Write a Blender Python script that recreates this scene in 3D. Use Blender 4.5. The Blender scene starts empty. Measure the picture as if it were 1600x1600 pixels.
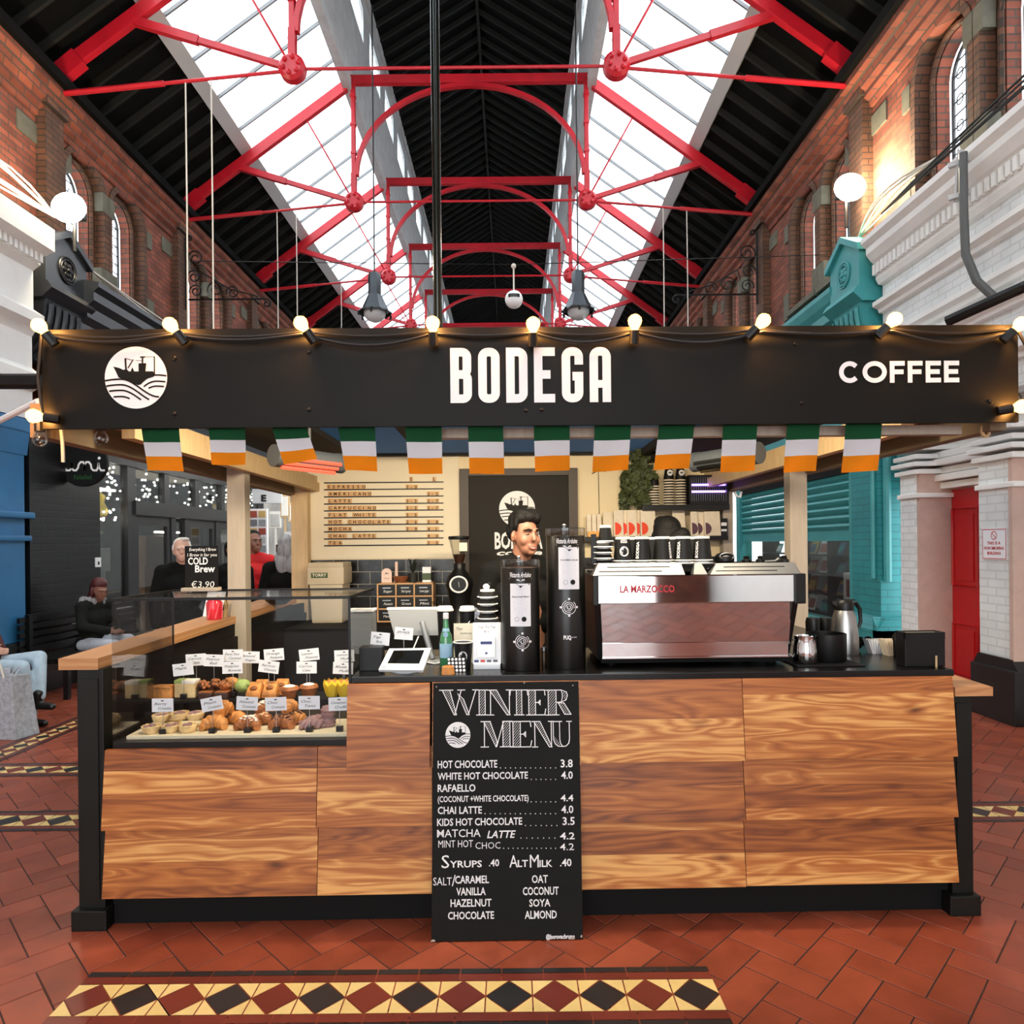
import bpy, bmesh, math, random
from mathutils import Vector, Matrix
R = math.radians
PI = math.pi
rnd = random.Random(7)
SC = bpy.context.scene
COL = SC.collection

# ------------------------------------------------------------------ camera
F = 1066.0                     # focal length in pixels of the 1600 px frame
TR = math.tan(R(0.55))         # the photographer's slight roll
cam_data = bpy.data.cameras.new('camera')
cam_data.sensor_width = 36.0
cam_data.lens = 36.0 * F / 1600.0
cam_data.shift_y = 50.0 / 1600.0
cam_data.clip_start = 0.05
cam = bpy.data.objects.new('camera', cam_data)
COL.objects.link(cam)
cam.matrix_world = Matrix.Translation((0, 0, 1.6)) @ Matrix.Rotation(R(90), 4, 'X') @ Matrix.Rotation(R(-0.55), 4, 'Z')
SC.camera = cam

# ------------------------------------------------------------------ world and exposure
world = bpy.data.worlds.new('overcast_sky')
SC.world = world
world.use_nodes = True
wn = world.node_tree
wn.nodes['Background'].inputs['Color'].default_value = (0.93, 0.97, 1.0, 1)
wn.nodes['Background'].inputs['Strength'].default_value = 2.6
vs = SC.view_settings
vs.view_transform = 'Standard'
vs.look = 'None'
vs.exposure = 0.95
vs.gamma = 1.0
vs.use_curve_mapping = False
cy = SC.cycles
cy.use_denoising = True
cy.max_bounces = 8
cy.diffuse_bounces = 4
cy.glossy_bounces = 4
cy.transmission_bounces = 6
cy.transparent_max_bounces = 16
cy.sample_clamp_indirect = 6.0
cy.caustics_reflective = False
cy.caustics_refractive = False


def lamp(name, kind, loc, energy, color, size=0.1, rot=None, sy=None, label=None):
    d = bpy.data.lights.new(name, kind)
    d.energy = energy
    d.color = color
    if kind == 'AREA':
        d.size = size
        if sy:
            d.shape = 'RECTANGLE'
            d.size_y = sy
    elif kind in ('POINT', 'SPOT'):
        d.shadow_soft_size = size
    o = bpy.data.objects.new(name, d)
    o.location = loc
    if rot:
        o.rotation_euler = rot
    COL.objects.link(o)
    return o


# ------------------------------------------------------------------ pixel <-> place
SROT = R(0.8)
SY0 = 2.9


def S(px, py, y):
    """a point of the stall (stall coordinates) at depth y behind its front"""
    ux = (px + (850 - py) * TR - 800) / F
    uz = (850 - (py + (px - 800) * TR)) / F
    c, s = math.cos(SROT), math.sin(SROT)
    x = (ux * (SY0 + y * c) + y * s) / (c - ux * s)
    Y = SY0 + x * s + y * c
    return x, 1.6 + uz * Y


def W(px, py, d):
    """a point of the hall at distance d down its length"""
    ux = (px + (850 - py) * TR - 800) / F
    uz = (850 - (py + (px - 800) * TR)) / F
    return ux * d, 1.6 + uz * d


# ------------------------------------------------------------------ materials
def lin(v):
    v /= 255.0
    return v / 12.92 if v <= 0.04045 else ((v + 0.055) / 1.055) ** 2.4


def rgb(r, g, b):
    return (lin(r), lin(g), lin(b), 1.0)


MATS = {}


def newmat(name):
    m = bpy.data.materials.new(name)
    m.use_nodes = True
    nt = m.node_tree
    b = nt.nodes['Principled BSDF']
    MATS[name] = m
    return m, nt, b


def node(nt, kind, **kw):
    n = nt.nodes.new(kind)
    for k, v in kw.items():
        if hasattr(n, k) and not k.startswith('i_'):
            setattr(n, k, v)
        else:
            n.inputs[k[2:] if k.startswith('i_') else k].default_value = v
    return n


def ramp(nt, stops):
    n = nt.nodes.new('ShaderNodeValToRGB')
    e = n.color_ramp.elements
    e[0].position, e[0].color = stops[0]
    e[1].position, e[1].color = stops[-1]
    for p, c in stops[1:-1]:
        x = e.new(p)
        x.color = c
    return n


def mat(name, col, rough=0.5, metal=0.0, var=0.0, scale=6.0, bump=0.0, emit=None, es=0.0, spec=None, stretch=None, coat=0.0):
    m, nt, b = newmat(name)
    b.inputs['Base Color'].default_value = col
    b.inputs['Roughness'].default_value = rough
    b.inputs['Metallic'].default_value = metal
    if spec is not None:
        b.inputs['Specular IOR Level'].default_value = spec
    if coat:
        b.inputs['Coat Weight'].default_value = coat
    if emit is not None:
        b.inputs['Emission Color'].default_value = emit
        b.inputs['Emission Strength'].default_value = es
    if var or bump:
        tc = node(nt, 'ShaderNodeTexCoord')
        mp = node(nt, 'ShaderNodeMapping')
        if stretch:
            mp.inputs['Scale'].default_value = stretch
        nt.links.new(tc.outputs['Object'], mp.inputs['Vector'])
        nz = node(nt, 'ShaderNodeTexNoise', i_Scale=scale, i_Detail=5.0, i_Roughness=0.6)
        nt.links.new(mp.outputs['Vector'], nz.inputs['Vector'])
        if var:
            lo = tuple(max(0, c * (1 - var)) for c in col[:3]) + (1,)
            hi = tuple(min(1, c * (1 + var)) for c in col[:3]) + (1,)
            r = ramp(nt, [(0.3, lo), (0.7, hi)])
            nt.links.new(nz.outputs['Fac'], r.inputs['Fac'])
            nt.links.new(r.outputs['Color'], b.inputs['Base Color'])
        if bump:
            bp = node(nt, 'ShaderNodeBump', i_Strength=bump, i_Distance=0.01)
            nt.links.new(nz.outputs['Fac'], bp.inputs['Height'])
            nt.links.new(bp.outputs['Normal'], b.inputs['Normal'])
    return m


def island_mat(name, cols, rough=0.5, var=0.25, bump=0.15):
    """tiles: every loose piece of the mesh takes its own tone, with a little dirt"""
    m, nt, b = newmat(name)
    g = node(nt, 'ShaderNodeNewGeometry')
    r = ramp(nt, [(i / (len(cols) - 1), c) for i, c in enumerate(cols)])
    nt.links.new(g.outputs['Random Per Island'], r.inputs['Fac'])
    tc = node(nt, 'ShaderNodeTexCoord')
    nz = node(nt, 'ShaderNodeTexNoise', i_Scale=7.0, i_Detail=6.0, i_Roughness=0.65)
    nt.links.new(tc.outputs['Object'], nz.inputs['Vector'])
    mr = node(nt, 'ShaderNodeMapRange')
    mr.inputs['From Min'].default_value = 0.3
    mr.inputs['From Max'].default_value = 0.7
    mr.inputs['To Min'].default_value = 1 - var
    mr.inputs['To Max'].default_value = 1 + var
    nt.links.new(nz.outputs['Fac'], mr.inputs['Value'])
    mx = node(nt, 'ShaderNodeMix', data_type='RGBA', blend_type='MULTIPLY')
    mx.inputs[0].default_value = 1
    nt.links.new(r.outputs['Color'], mx.inputs[6])
    nt.links.new(mr.outputs['Result'], mx.inputs[7])
    nt.links.new(mx.outputs[2], b.inputs['Base Color'])
    rr = node(nt, 'ShaderNodeMapRange')
    rr.inputs['To Min'].default_value = rough - 0.15
    rr.inputs['To Max'].default_value = rough + 0.2
    nt.links.new(nz.outputs['Fac'], rr.inputs['Value'])
    nt.links.new(rr.outputs['Result'], b.inputs['Roughness'])
    bp = node(nt, 'ShaderNodeBump', i_Strength=bump, i_Distance=0.004)
    nt.links.new(nz.outputs['Fac'], bp.inputs['Height'])
    nt.links.new(bp.outputs['Normal'], b.inputs['Normal'])
    return m


def brick_mat(name, c1, c2, mortar, bw=0.22, bh=0.075, rough=0.8, bump=0.4, ms=0.008, dirt=0.35):
    m, nt, b = newmat(name)
    tc = node(nt, 'ShaderNodeTexCoord')
    sp = node(nt, 'ShaderNodeSeparateXYZ')
    nt.links.new(tc.outputs['Object'], sp.inputs[0])
    ad = node(nt, 'ShaderNodeMath', operation='ADD')
    nt.links.new(sp.outputs['X'], ad.inputs[0])
    nt.links.new(sp.outputs['Y'], ad.inputs[1])
    cb = node(nt, 'ShaderNodeCombineXYZ')
    nt.links.new(ad.outputs[0], cb.inputs['X'])
    nt.links.new(sp.outputs['Z'], cb.inputs['Y'])
    bt = node(nt, 'ShaderNodeTexBrick', i_Scale=1.0)
    bt.inputs['Color1'].default_value = c1
    bt.inputs['Color2'].default_value = c2
    bt.inputs['Mortar'].default_value = mortar
    bt.inputs['Mortar Size'].default_value = ms
    bt.inputs['Brick Width'].default_value = bw
    bt.inputs['Row Height'].default_value = bh
    nt.links.new(cb.outputs[0], bt.inputs['Vector'])
    nz = node(nt, 'ShaderNodeTexNoise', i_Scale=3.0, i_Detail=6.0)
    nt.links.new(tc.outputs['Object'], nz.inputs['Vector'])
    mr = node(nt, 'ShaderNodeMapRange')
    mr.inputs['From Min'].default_value = 0.3
    mr.inputs['From Max'].default_value = 0.7
    mr.inputs['To Min'].default_value = 1 - dirt
    mr.inputs['To Max'].default_value = 1 + dirt
    nt.links.new(nz.outputs['Fac'], mr.inputs['Value'])
    mx = node(nt, 'ShaderNodeMix', data_type='RGBA', blend_type='MULTIPLY')
    mx.inputs[0].default_value = 1
    nt.links.new(bt.outputs['Color'], mx.inputs[6])
    nt.links.new(mr.outputs['Result'], mx.inputs[7])
    nt.links.new(mx.outputs[2], b.inputs['Base Color'])
    b.inputs['Roughness'].default_value = rough
    bp = node(nt, 'ShaderNodeBump', i_Strength=bump, i_Distance=0.01)
    bp.invert = True
    nt.links.new(bt.outputs['Fac'], bp.inputs['Height'])
    nt.links.new(bp.outputs['Normal'], b.inputs['Normal'])
    return m


def walnut_mat(name, stops, seed_scale=40.0, rough=0.42, lam=0.095):
    """jointed walnut boards: long figured grain, knots, glued staves of different tone"""
    m, nt, b = newmat(name)
    L = nt.links.new
    tc = node(nt, 'ShaderNodeTexCoord')
    oi = node(nt, 'ShaderNodeObjectInfo')
    mul = node(nt, 'ShaderNodeMath', operation='MULTIPLY')
    mul.inputs[1].default_value = seed_scale
    L(oi.outputs['Random'], mul.inputs[0])
    sp = node(nt, 'ShaderNodeSeparateXYZ')
    L(tc.outputs['Object'], sp.inputs[0])
    dz = node(nt, 'ShaderNodeMath', operation='DIVIDE')
    dz.inputs[1].default_value = lam
    L(sp.outputs['Z'], dz.inputs[0])
    fl = node(nt, 'ShaderNodeMath', operation='FLOOR')
    L(dz.outputs[0], fl.inputs[0])
    st = node(nt, 'ShaderNodeMath', operation='ADD')
    L(fl.outputs[0], st.inputs[0])
    L(mul.outputs[0], st.inputs[1])
    wn_ = node(nt, 'ShaderNodeTexWhiteNoise', noise_dimensions='1D')
    L(st.outputs[0], wn_.inputs['W'])
    st2 = node(nt, 'ShaderNodeMath', operation='MULTIPLY')
    st2.inputs[1].default_value = 17.0
    L(wn_.outputs['Value'], st2.inputs[0])
    ax = node(nt, 'ShaderNodeMath', operation='ADD')
    L(sp.outputs['X'], ax.inputs[0])
    L(st2.outputs[0], ax.inputs[1])
    cb = node(nt, 'ShaderNodeCombineXYZ')
    L(ax.outputs[0], cb.inputs['X'])
    L(mul.outputs[0], cb.inputs['Y'])
    L(sp.outputs['Z'], cb.inputs['Z'])
    m1 = node(nt, 'ShaderNodeMapping')
    m1.inputs['Scale'].default_value = (0.62, 1.0, 5.0)
    L(cb.outputs[0], m1.inputs['Vector'])
    n1 = node(nt, 'ShaderNodeTexNoise', i_Scale=1.8, i_Detail=2.0, i_Roughness=0.45)
    n1.inputs['Distortion'].default_value = 0.35
    L(m1.outputs[0], n1.inputs['Vector'])
    rings = node(nt, 'ShaderNodeMath', operation='MULTIPLY')
    rings.inputs[1].default_value = 12.0
    L(n1.outputs['Fac'], rings.inputs[0])
    pp = node(nt, 'ShaderNodeMath', operation='PINGPONG')
    pp.inputs[1].default_value = 0.5
    L(rings.outputs[0], pp.inputs[0])
    m2 = node(nt, 'ShaderNodeMapping')
    m2.inputs['Scale'].default_value = (2.5, 1.0, 70.0)
    L(cb.outputs[0], m2.inputs['Vector'])
    n2 = node(nt, 'ShaderNodeTexNoise', i_Scale=2.0, i_Detail=4.0)
    L(m2.outputs[0], n2.inputs['Vector'])
    # a b c weighted: 0.45 rings + 0.35 stave tone + 0.3 broad noise + fibre
    def lincomb(pairs):
        cur = None
        for sock, w in pairs:
            k = node(nt, 'ShaderNodeMath', operation='MULTIPLY')
            k.inputs[1].default_value = w
            L(sock, k.inputs[0])
            if cur is None:
                cur = k.outputs[0]
            else:
                a = node(nt, 'ShaderNodeMath', operation='ADD')
                L(cur, a.inputs[0])
                L(k.outputs[0], a.inputs[1])
                cur = a.outputs[0]
        return cur
    fac = lincomb([(pp.outputs[0], 0.46), (wn_.outputs['Value'], 0.42), (n1.outputs['Fac'], 0.34), (n2.outputs['Fac'], 0.34)])
    r = ramp(nt, stops)
    L(fac, r.inputs['Fac'])
    vo = node(nt, 'ShaderNodeTexVoronoi', i_Scale=1.0)
    m3 = node(nt, 'ShaderNodeMapping')
    m3.inputs['Scale'].default_value = (2.6, 1.0, 6.5)
    L(cb.outputs[0], m3.inputs['Vector'])
    L(m3.outputs[0], vo.inputs['Vector'])
    kr = ramp(nt, [(0.03, (0.10, 0.05, 0.03, 1)), (0.07, (0.45, 0.32, 0.25, 1)), (0.16, (1, 1, 1, 1))])
    L(vo.outputs['Distance'], kr.inputs['Fac'])
    mx = node(nt, 'ShaderNodeMix', data_type='RGBA', blend_type='MULTIPLY')
    mx.inputs[0].default_value = 0.75
    L(r.outputs['Color'], mx.inputs[6])
    L(kr.outputs['Color'], mx.inputs[7])
    L(mx.outputs[2], b.inputs['Base Color'])
    b.inputs['Roughness'].default_value = rough
    return m


def glass_mat(name, tint=(1, 1, 1, 1), refl=0.08, rough=0.02):
    m, nt, b = newmat(name)
    nt.nodes.remove(b)
    out = nt.nodes['Material Output']
    tr = node(nt, 'ShaderNodeBsdfTransparent')
    tr.inputs[0].default_value = tint
    gl = node(nt, 'ShaderNodeBsdfGlossy')
    gl.inputs['Roughness'].default_value = rough
    lw = node(nt, 'ShaderNodeLayerWeight')
    lw.inputs['Blend'].default_value = 0.25
    mr = node(nt, 'ShaderNodeMapRange')
    mr.inputs['To Min'].default_value = refl
    mr.inputs['To Max'].default_value = 0.45
    nt.links.new(lw.outputs['Fresnel'], mr.inputs['Value'])
    mx = node(nt, 'ShaderNodeMixShader')
    nt.links.new(mr.outputs[0], mx.inputs[0])
    nt.links.new(tr.outputs[0], mx.inputs[1])
    nt.links.new(gl.outputs[0], mx.inputs[2])
    nt.links.new(mx.outputs[0], out.inputs['Surface'])
    return m


def pane_mat(name, tint, diff=0.25):
    """weathered roof glass: lets the sky through, a little milky"""
    m, nt, b = newmat(name)
    nt.nodes.remove(b)
    out = nt.nodes['Material Output']
    tr = node(nt, 'ShaderNodeBsdfTransparent')
    tr.inputs[0].default_value = tint
    tl = node(nt, 'ShaderNodeBsdfTranslucent')
    tl.inputs[0].default_value = tint
    mx = node(nt, 'ShaderNodeMixShader')
    mx.inputs[0].default_value = diff
    nt.links.new(tr.outputs[0], mx.inputs[1])
    nt.links.new(tl.outputs[0], mx.inputs[2])
    nt.links.new(mx.outputs[0], out.inputs['Surface'])
    return m


def emis(name, col, st):
    return mat(name, (0.05, 0.05, 0.05, 1), emit=col, es=st)


def glow_mat(name, col, st):
    """glowing clear glass: gives light and lets the filament's light through"""
    m, nt, b = newmat(name)
    nt.nodes.remove(b)
    e = node(nt, 'ShaderNodeEmission')
    e.inputs[0].default_value = col
    e.inputs[1].default_value = st
    t = node(nt, 'ShaderNodeBsdfTransparent')
    mx = node(nt, 'ShaderNodeMixShader')
    mx.inputs[0].default_value = 0.5
    nt.links.new(e.outputs[0], mx.inputs[1])
    nt.links.new(t.outputs[0], mx.inputs[2])
    nt.links.new(mx.outputs[0], nt.nodes['Material Output'].inputs['Surface'])
    return m


def cloth_mat(name, col, thru=0.5):
    """thin sheet: part of the light comes through it"""
    m, nt, b = newmat(name)
    b.inputs['Base Color'].default_value = col
    b.inputs['Roughness'].default_value = 0.9
    tl = node(nt, 'ShaderNodeBsdfTranslucent')
    tl.inputs[0].default_value = col
    mx = node(nt, 'ShaderNodeMixShader')
    mx.inputs[0].default_value = thru
    nt.links.new(b.outputs[0], mx.inputs[1])
    nt.links.new(tl.outputs[0], mx.inputs[2])
    nt.links.new(mx.outputs[0], nt.nodes['Material Output'].inputs['Surface'])
    return m


# ------------------------------------------------------------------ mesh builder
class MB:
    def __init__(s):
        s.bm = bmesh.new()
        s.mi = 0

    def _f(s, vs_):
        try:
            f = s.bm.faces.new(vs_)
            f.material_index = s.mi
            return f
        except ValueError:
            return None

    def add(s, verts, faces, fn=None):
        vv = [s.bm.verts.new(fn(*v) if fn else v) for v in verts]
        for f in faces:
            s._f([vv[i] for i in f])
        return s

    def hexa(s, p, bev=0.0):
        v = [s.bm.verts.new(q) for q in p]
        fs = [s._f([v[i] for i in f]) for f in ((0, 3, 2, 1), (4, 5, 6, 7), (0, 1, 5, 4), (1, 2, 6, 5), (2, 3, 7, 6), (3, 0, 4, 7))]
        if bev:
            ed = list({e for f in fs if f for e in f.edges})
            r = bmesh.ops.bevel(s.bm, geom=ed, offset=bev, segments=2, profile=0.7, affect='EDGES')
            for f in r['faces']:
                f.material_index = s.mi
        return s

    def box(s, x0, x1, y0, y1, z0, z1, bev=0.0):
        x0, x1 = min(x0, x1), max(x0, x1)
        y0, y1 = min(y0, y1), max(y0, y1)
        z0, z1 = min(z0, z1), max(z0, z1)
        return s.hexa([(x0, y0, z0), (x1, y0, z0), (x1, y1, z0), (x0, y1, z0), (x0, y0, z1), (x1, y0, z1), (x1, y1, z1), (x0, y1, z1)], bev)

    def bar(s, p, q, w, h, up=(0, 0, 1), bev=0.0):
        p, q = Vector(p), Vector(q)
        d = (q - p).normalized()
        u = Vector(up)
        a = d.cross(u)
        if a.length < 1e-4:
            a = d.cross(Vector((1, 0, 0)))
        a.normalize()
        b = a.cross(d).normalized()
        a *= w / 2
        b *= h / 2
        return s.hexa([p - a - b, p + a - b, p + a + b, p - a + b, q - a - b, q + a - b, q + a + b, q - a + b], bev)

    def tube(s, pts, r, n=8, closed=False, cap=True):
        pts = [Vector(p) for p in pts]
        m = len(pts)
        rad = r if isinstance(r, (list, tuple)) else [r] * m
        rings = []
        prev = None
        for i, p in enumerate(pts):
            if closed:
                d = pts[(i + 1) % m] - pts[i - 1]
            else:
                d = pts[min(i + 1, m - 1)] - pts[max(i - 1, 0)]
            if d.length < 1e-9:
                d = Vector((0, 0, 1))
            d.normalize()
            if prev is None:
                t = Vector((0, 0, 1)) if abs(d.z) < 0.9 else Vector((1, 0, 0))
                a = d.cross(t).normalized()
            else:
                a = prev - d * prev.dot(d)
                if a.length < 1e-6:
                    a = d.cross(Vector((0.3, 1, 0.2)))
                a.normalize()
            prev = a
            b = d.cross(a)
            rings.append([s.bm.verts.new(p + (a * math.cos(2 * PI * k / n) + b * math.sin(2 * PI * k / n)) * rad[i]) for k in range(n)])
        for i in range(m if closed else m - 1):
            A, B = rings[i], rings[(i + 1) % m]
            for k in range(n):
                s._f([A[k], A[(k + 1) % n], B[(k + 1) % n], B[k]])
        if cap and not closed:
            s._f(rings[0][::-1])
            s._f(rings[-1])
        return s

    def lathe(s, prof, c=(0, 0, 0), n=24, axis='z', rx=1.0, ry=1.0, cap=True, sweep=1.0, a0=0.0):
        rings = []
        full = sweep >= 0.999
        k = n if full else n + 1
        for r, h in prof:
            ring = []
            for i in range(k):
                a = a0 + 2 * PI * sweep * i / n
                u, v = r * math.cos(a) * rx, r * math.sin(a) * ry
                if axis == 'z':
                    q = (c[0] + u, c[1] + v, c[2] + h)
                elif axis == 'y':
                    q = (c[0] + u, c[1] + h, c[2] + v)
                else:
                    q = (c[0] + h, c[1] + u, c[2] + v)
                ring.append(s.bm.verts.new(q))
            rings.append(ring)
        for A, B in zip(rings, rings[1:]):
            for i in range(n):
                j = (i + 1) % k
                s._f([A[i], A[j], B[j], B[i]])
        if cap:
            s._f(rings[0][::-1])
            s._f(rings[-1])
        return s

    def cyl(s, c, r, h, n=20, axis='z', r2=None):
        return s.lathe([(r, 0), (r if r2 is None else r2, h)], c, n, axis)

    def ball(s, c, r, n=14, m=9, squash=(1, 1, 1)):
        vs_ = []
        faces = []
        top = s.bm.verts.new((c[0], c[1], c[2] + r * squash[2]))
        rings = []
        for j in range(1, m):
            t = PI * j / m
            rings.append([s.bm.verts.new((c[0] + r * squash[0] * math.sin(t) * math.cos(2 * PI * i / n), c[1] + r * squash[1] * math.sin(t) * math.sin(2 * PI * i / n), c[2] + r * squash[2] * math.cos(t))) for i in range(n)])
        bot = s.bm.verts.new((c[0], c[1], c[2] - r * squash[2]))
        for i in range(n):
            s._f([top, rings[0][i], rings[0][(i + 1) % n]])
            s._f([bot, rings[-1][(i + 1) % n], rings[-1][i]])
        for A, B in zip(rings, rings[1:]):
            for i in range(n):
                s._f([A[i], B[i], B[(i + 1) % n], A[(i + 1) % n]])
        return s

    def prism(s, poly, axis, a, b):
        def P(u, v, t):
            return (u, t, v) if axis == 'y' else ((t, u, v) if axis == 'x' else (u, v, t))
        A = [s.bm.verts.new(P(u, v, a)) for u, v in poly]
        B = [s.bm.verts.new(P(u, v, b)) for u, v in poly]
        n = len(poly)
        s._f(A)
        s._f(B[::-1])
        for i in range(n):
            s._f([A[i], B[i], B[(i + 1) % n], A[(i + 1) % n]])
        return s

    def quad(s, *p):
        s._f([s.bm.verts.new(q) for q in p])
        return s

    def ribbon(s, pts, w, y, closed=False, th=0.0015, fn=None):
        """a flat painted stroke standing in the x-z plane, facing -y"""
        n = len(pts)
        P = [Vector((p[0], p[1])) for p in pts]
        L_, R_ = [], []
        for i in range(n):
            if closed:
                d0, d1 = P[i] - P[i - 1], P[(i + 1) % n] - P[i]
            else:
                d0 = P[i] - P[max(i - 1, 0)] if i else P[1] - P[0]
                d1 = P[min(i + 1, n - 1)] - P[i] if i < n - 1 else P[i] - P[i - 1]
            d0 = d0.normalized() if d0.length else Vector((1, 0))
            d1 = d1.normalized() if d1.length else d0
            t = d0 + d1
            t = t.normalized() if t.length > 1e-6 else d0
            nn = Vector((-t.y, t.x))
            k = max(0.5, nn.dot(Vector((-d0.y, d0.x))))
            ww = (w[i] if isinstance(w, (list, tuple)) else w) / 2 / k
            L_.append(P[i] + nn * ww)
            R_.append(P[i] - nn * ww)
        g = fn or (lambda x, yy, z: (x, yy, z))
        a = [s.bm.verts.new(g(q.x, y, q.y)) for q in L_]
        b = [s.bm.verts.new(g(q.x, y, q.y)) for q in R_]
        for i in range(n if closed else n - 1):
            j = (i + 1) % n
            s._f([b[i], b[j], a[j], a[i]])
        return s

    def flat(s, poly, y, fn=None):
        g = fn or (lambda x, yy, z: (x, yy, z))
        s._f([s.bm.verts.new(g(p[0], y, p[1])) for p in poly])
        return s

    def rot(s, ang, axis, about, start=0):
        s.bm.verts.ensure_lookup_table()
        M_ = Matrix.Translation(about) @ Matrix.Rotation(ang, 4, axis) @ Matrix.Translation(-Vector(about))
        for v in s.bm.verts[start:]:
            v.co = M_ @ v.co
        return s

    def count(s):
        return len(s.bm.verts)


STALL = []
IN_STALL = [False]


def finish(name, me, mats, parent, smooth, angle=35):
    for m in (mats if isinstance(mats, (list, tuple)) else [mats]):
        me.materials.append(m)
    if smooth:
        me.shade_smooth()
        me.set_sharp_from_angle(angle=R(angle))
    o = bpy.data.objects.new(name, me)
    COL.objects.link(o)
    if parent is not None:
        o.parent = parent
    return o


def build(name, mb, mats, parent=None, smooth=False, angle=35, keep=False):
    """link a builder as ONE mesh object; coordinates are the place's, origins move to the base"""
    bm = mb.bm
    if not keep:
        bmesh.ops.recalc_face_normals(bm, faces=bm.faces[:])
    loc = Vector((0, 0, 0))
    if parent is not None:
        off = Vector((0, 0, 0))
        q = parent
        while q is not None:
            off += q.location
            q = q.parent
        bmesh.ops.translate(bm, verts=bm.verts[:], vec=-off)
    elif len(bm.verts):
        xs = [v.co.x for v in bm.verts]
        ys = [v.co.y for v in bm.verts]
        loc = Vector(((min(xs) + max(xs)) / 2, (min(ys) + max(ys)) / 2, min(v.co.z for v in bm.verts)))
        bmesh.ops.translate(bm, verts=bm.verts[:], vec=-loc)
    me = bpy.data.meshes.new(name)
    bm.to_mesh(me)
    bm.free()
    o = finish(name, me, mats, parent, smooth, angle)
    if parent is None:
        o.location = loc
        if IN_STALL[0]:
            STALL.append(o)
    return o


def tag(o, label, cat, group=None, kind=None):
    o['label'] = label
    o['category'] = cat
    if group:
        o['group'] = group
    if kind:
        o['kind'] = kind
    return o


def thing(name, label, cat, loc, group=None):
    o = bpy.data.objects.new(name, None)
    o.empty_display_size = 0.05
    COL.objects.link(o)
    o.location = loc
    if IN_STALL[0]:
        STALL.append(o)
    return tag(o, label, cat, group)


def struct(name, mb, mats, parent=None, smooth=False):
    o = build(name, mb, mats, parent, smooth)
    if parent is None:
        o['kind'] = 'structure'
    return o


def kids(o):
    return [c for c in bpy.data.objects if c.parent == o]


def dup(o, loc, label=None, group=None, rotz=None, scale=None, _top=True):
    c = o.copy()
    COL.objects.link(c)
    if _top:
        c.location = loc
        if rotz is not None:
            c.rotation_euler.z = rotz
        if scale is not None:
            c.scale = scale if isinstance(scale, (list, tuple)) else (scale,) * 3
        if label:
            c['label'] = label
        if group:
            c['group'] = group
        if IN_STALL[0]:
            STALL.append(c)
    for ch in kids(o):
        if ch == c:
            continue
        d = dup(ch, None, _top=False)
        d.parent = c
    return c


def curve_mesh(cu):
    ob = bpy.data.objects.new('outline', cu)
    me = bpy.data.meshes.new_from_object(ob)
    vs_ = [v.co[:] for v in me.vertices]
    fs = [tuple(p.vertices) for p in me.polygons]
    bpy.data.objects.remove(ob)
    bpy.data.curves.remove(cu)
    bpy.data.meshes.remove(me)
    return vs_, fs


TXT = {}


def glyphs(s, bold=0.0, shear=0.0, spacing=1.0):
    key = (s, bold, shear, spacing)
    if key in TXT:
        return TXT[key]
    cu = bpy.data.curves.new('lettering', 'FONT')
    cu.body = s
    cu.size = 1.0
    cu.offset = bold
    cu.shear = shear
    cu.space_character = spacing
    cu.resolution_u = 2
    cu.fill_mode = 'BOTH'
    TXT[key] = curve_mesh(cu)
    return TXT[key]


def put_text(mb, s, x0, z0, w, h, y, bold=0.0, shear=0.0, spacing=1.0, fn=None, tilt=0.0):
    """lettering of cap height h and width w (either None) whose lower left corner is x0, z0"""
    vs_, fs = glyphs(s, bold, shear, spacing)
    if not vs_:
        return mb
    xs = [v[0] for v in vs_]
    ax, bx = min(xs), max(xs)
    cap = 0.72
    if h is None:
        sx = sz = w / max(1e-6, bx - ax)
    elif w is None:
        sx = sz = h / cap
    else:
        sx, sz = w / max(1e-6, bx - ax), h / cap
    ct, st = math.cos(tilt), math.sin(tilt)
    out = []
    for v in vs_:
        X, Z = (v[0] - ax) * sx, v[1] * sz
        X, Z = X * ct - Z * st, X * st + Z * ct
        q = (x0 + X, y, z0 + Z)
        out.append(fn(*q) if fn else q)
    return mb.add(out, fs)


def plate(mb, outer, holes, t, fn):
    """a slab of thickness t with holes; fn(u, v, w) gives the place, w in 0..t"""
    cu = bpy.data.curves.new('outline', 'CURVE')
    cu.dimensions = '2D'
    cu.fill_mode = 'BOTH'
    cu.extrude = t / 2
    for loop in [outer] + holes:
        sp = cu.splines.new('POLY')
        sp.points.add(len(loop) - 1)
        for p, q in zip(sp.points, loop):
            p.co = (q[0], q[1], 0, 1)
        sp.use_cyclic_u = True
    vs_, fs = curve_mesh(cu)
    return mb.add([(v[0], v[1], v[2] + t / 2) for v in vs_], fs, fn)


def arc(cx, cz, r, a0, a1, n, rz=None):
    rz = r if rz is None else rz
    return [(cx + r * math.cos(R(a0 + (a1 - a0) * i / n)), cz + rz * math.sin(R(a0 + (a1 - a0) * i / n))) for i in range(n + 1)]


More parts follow.
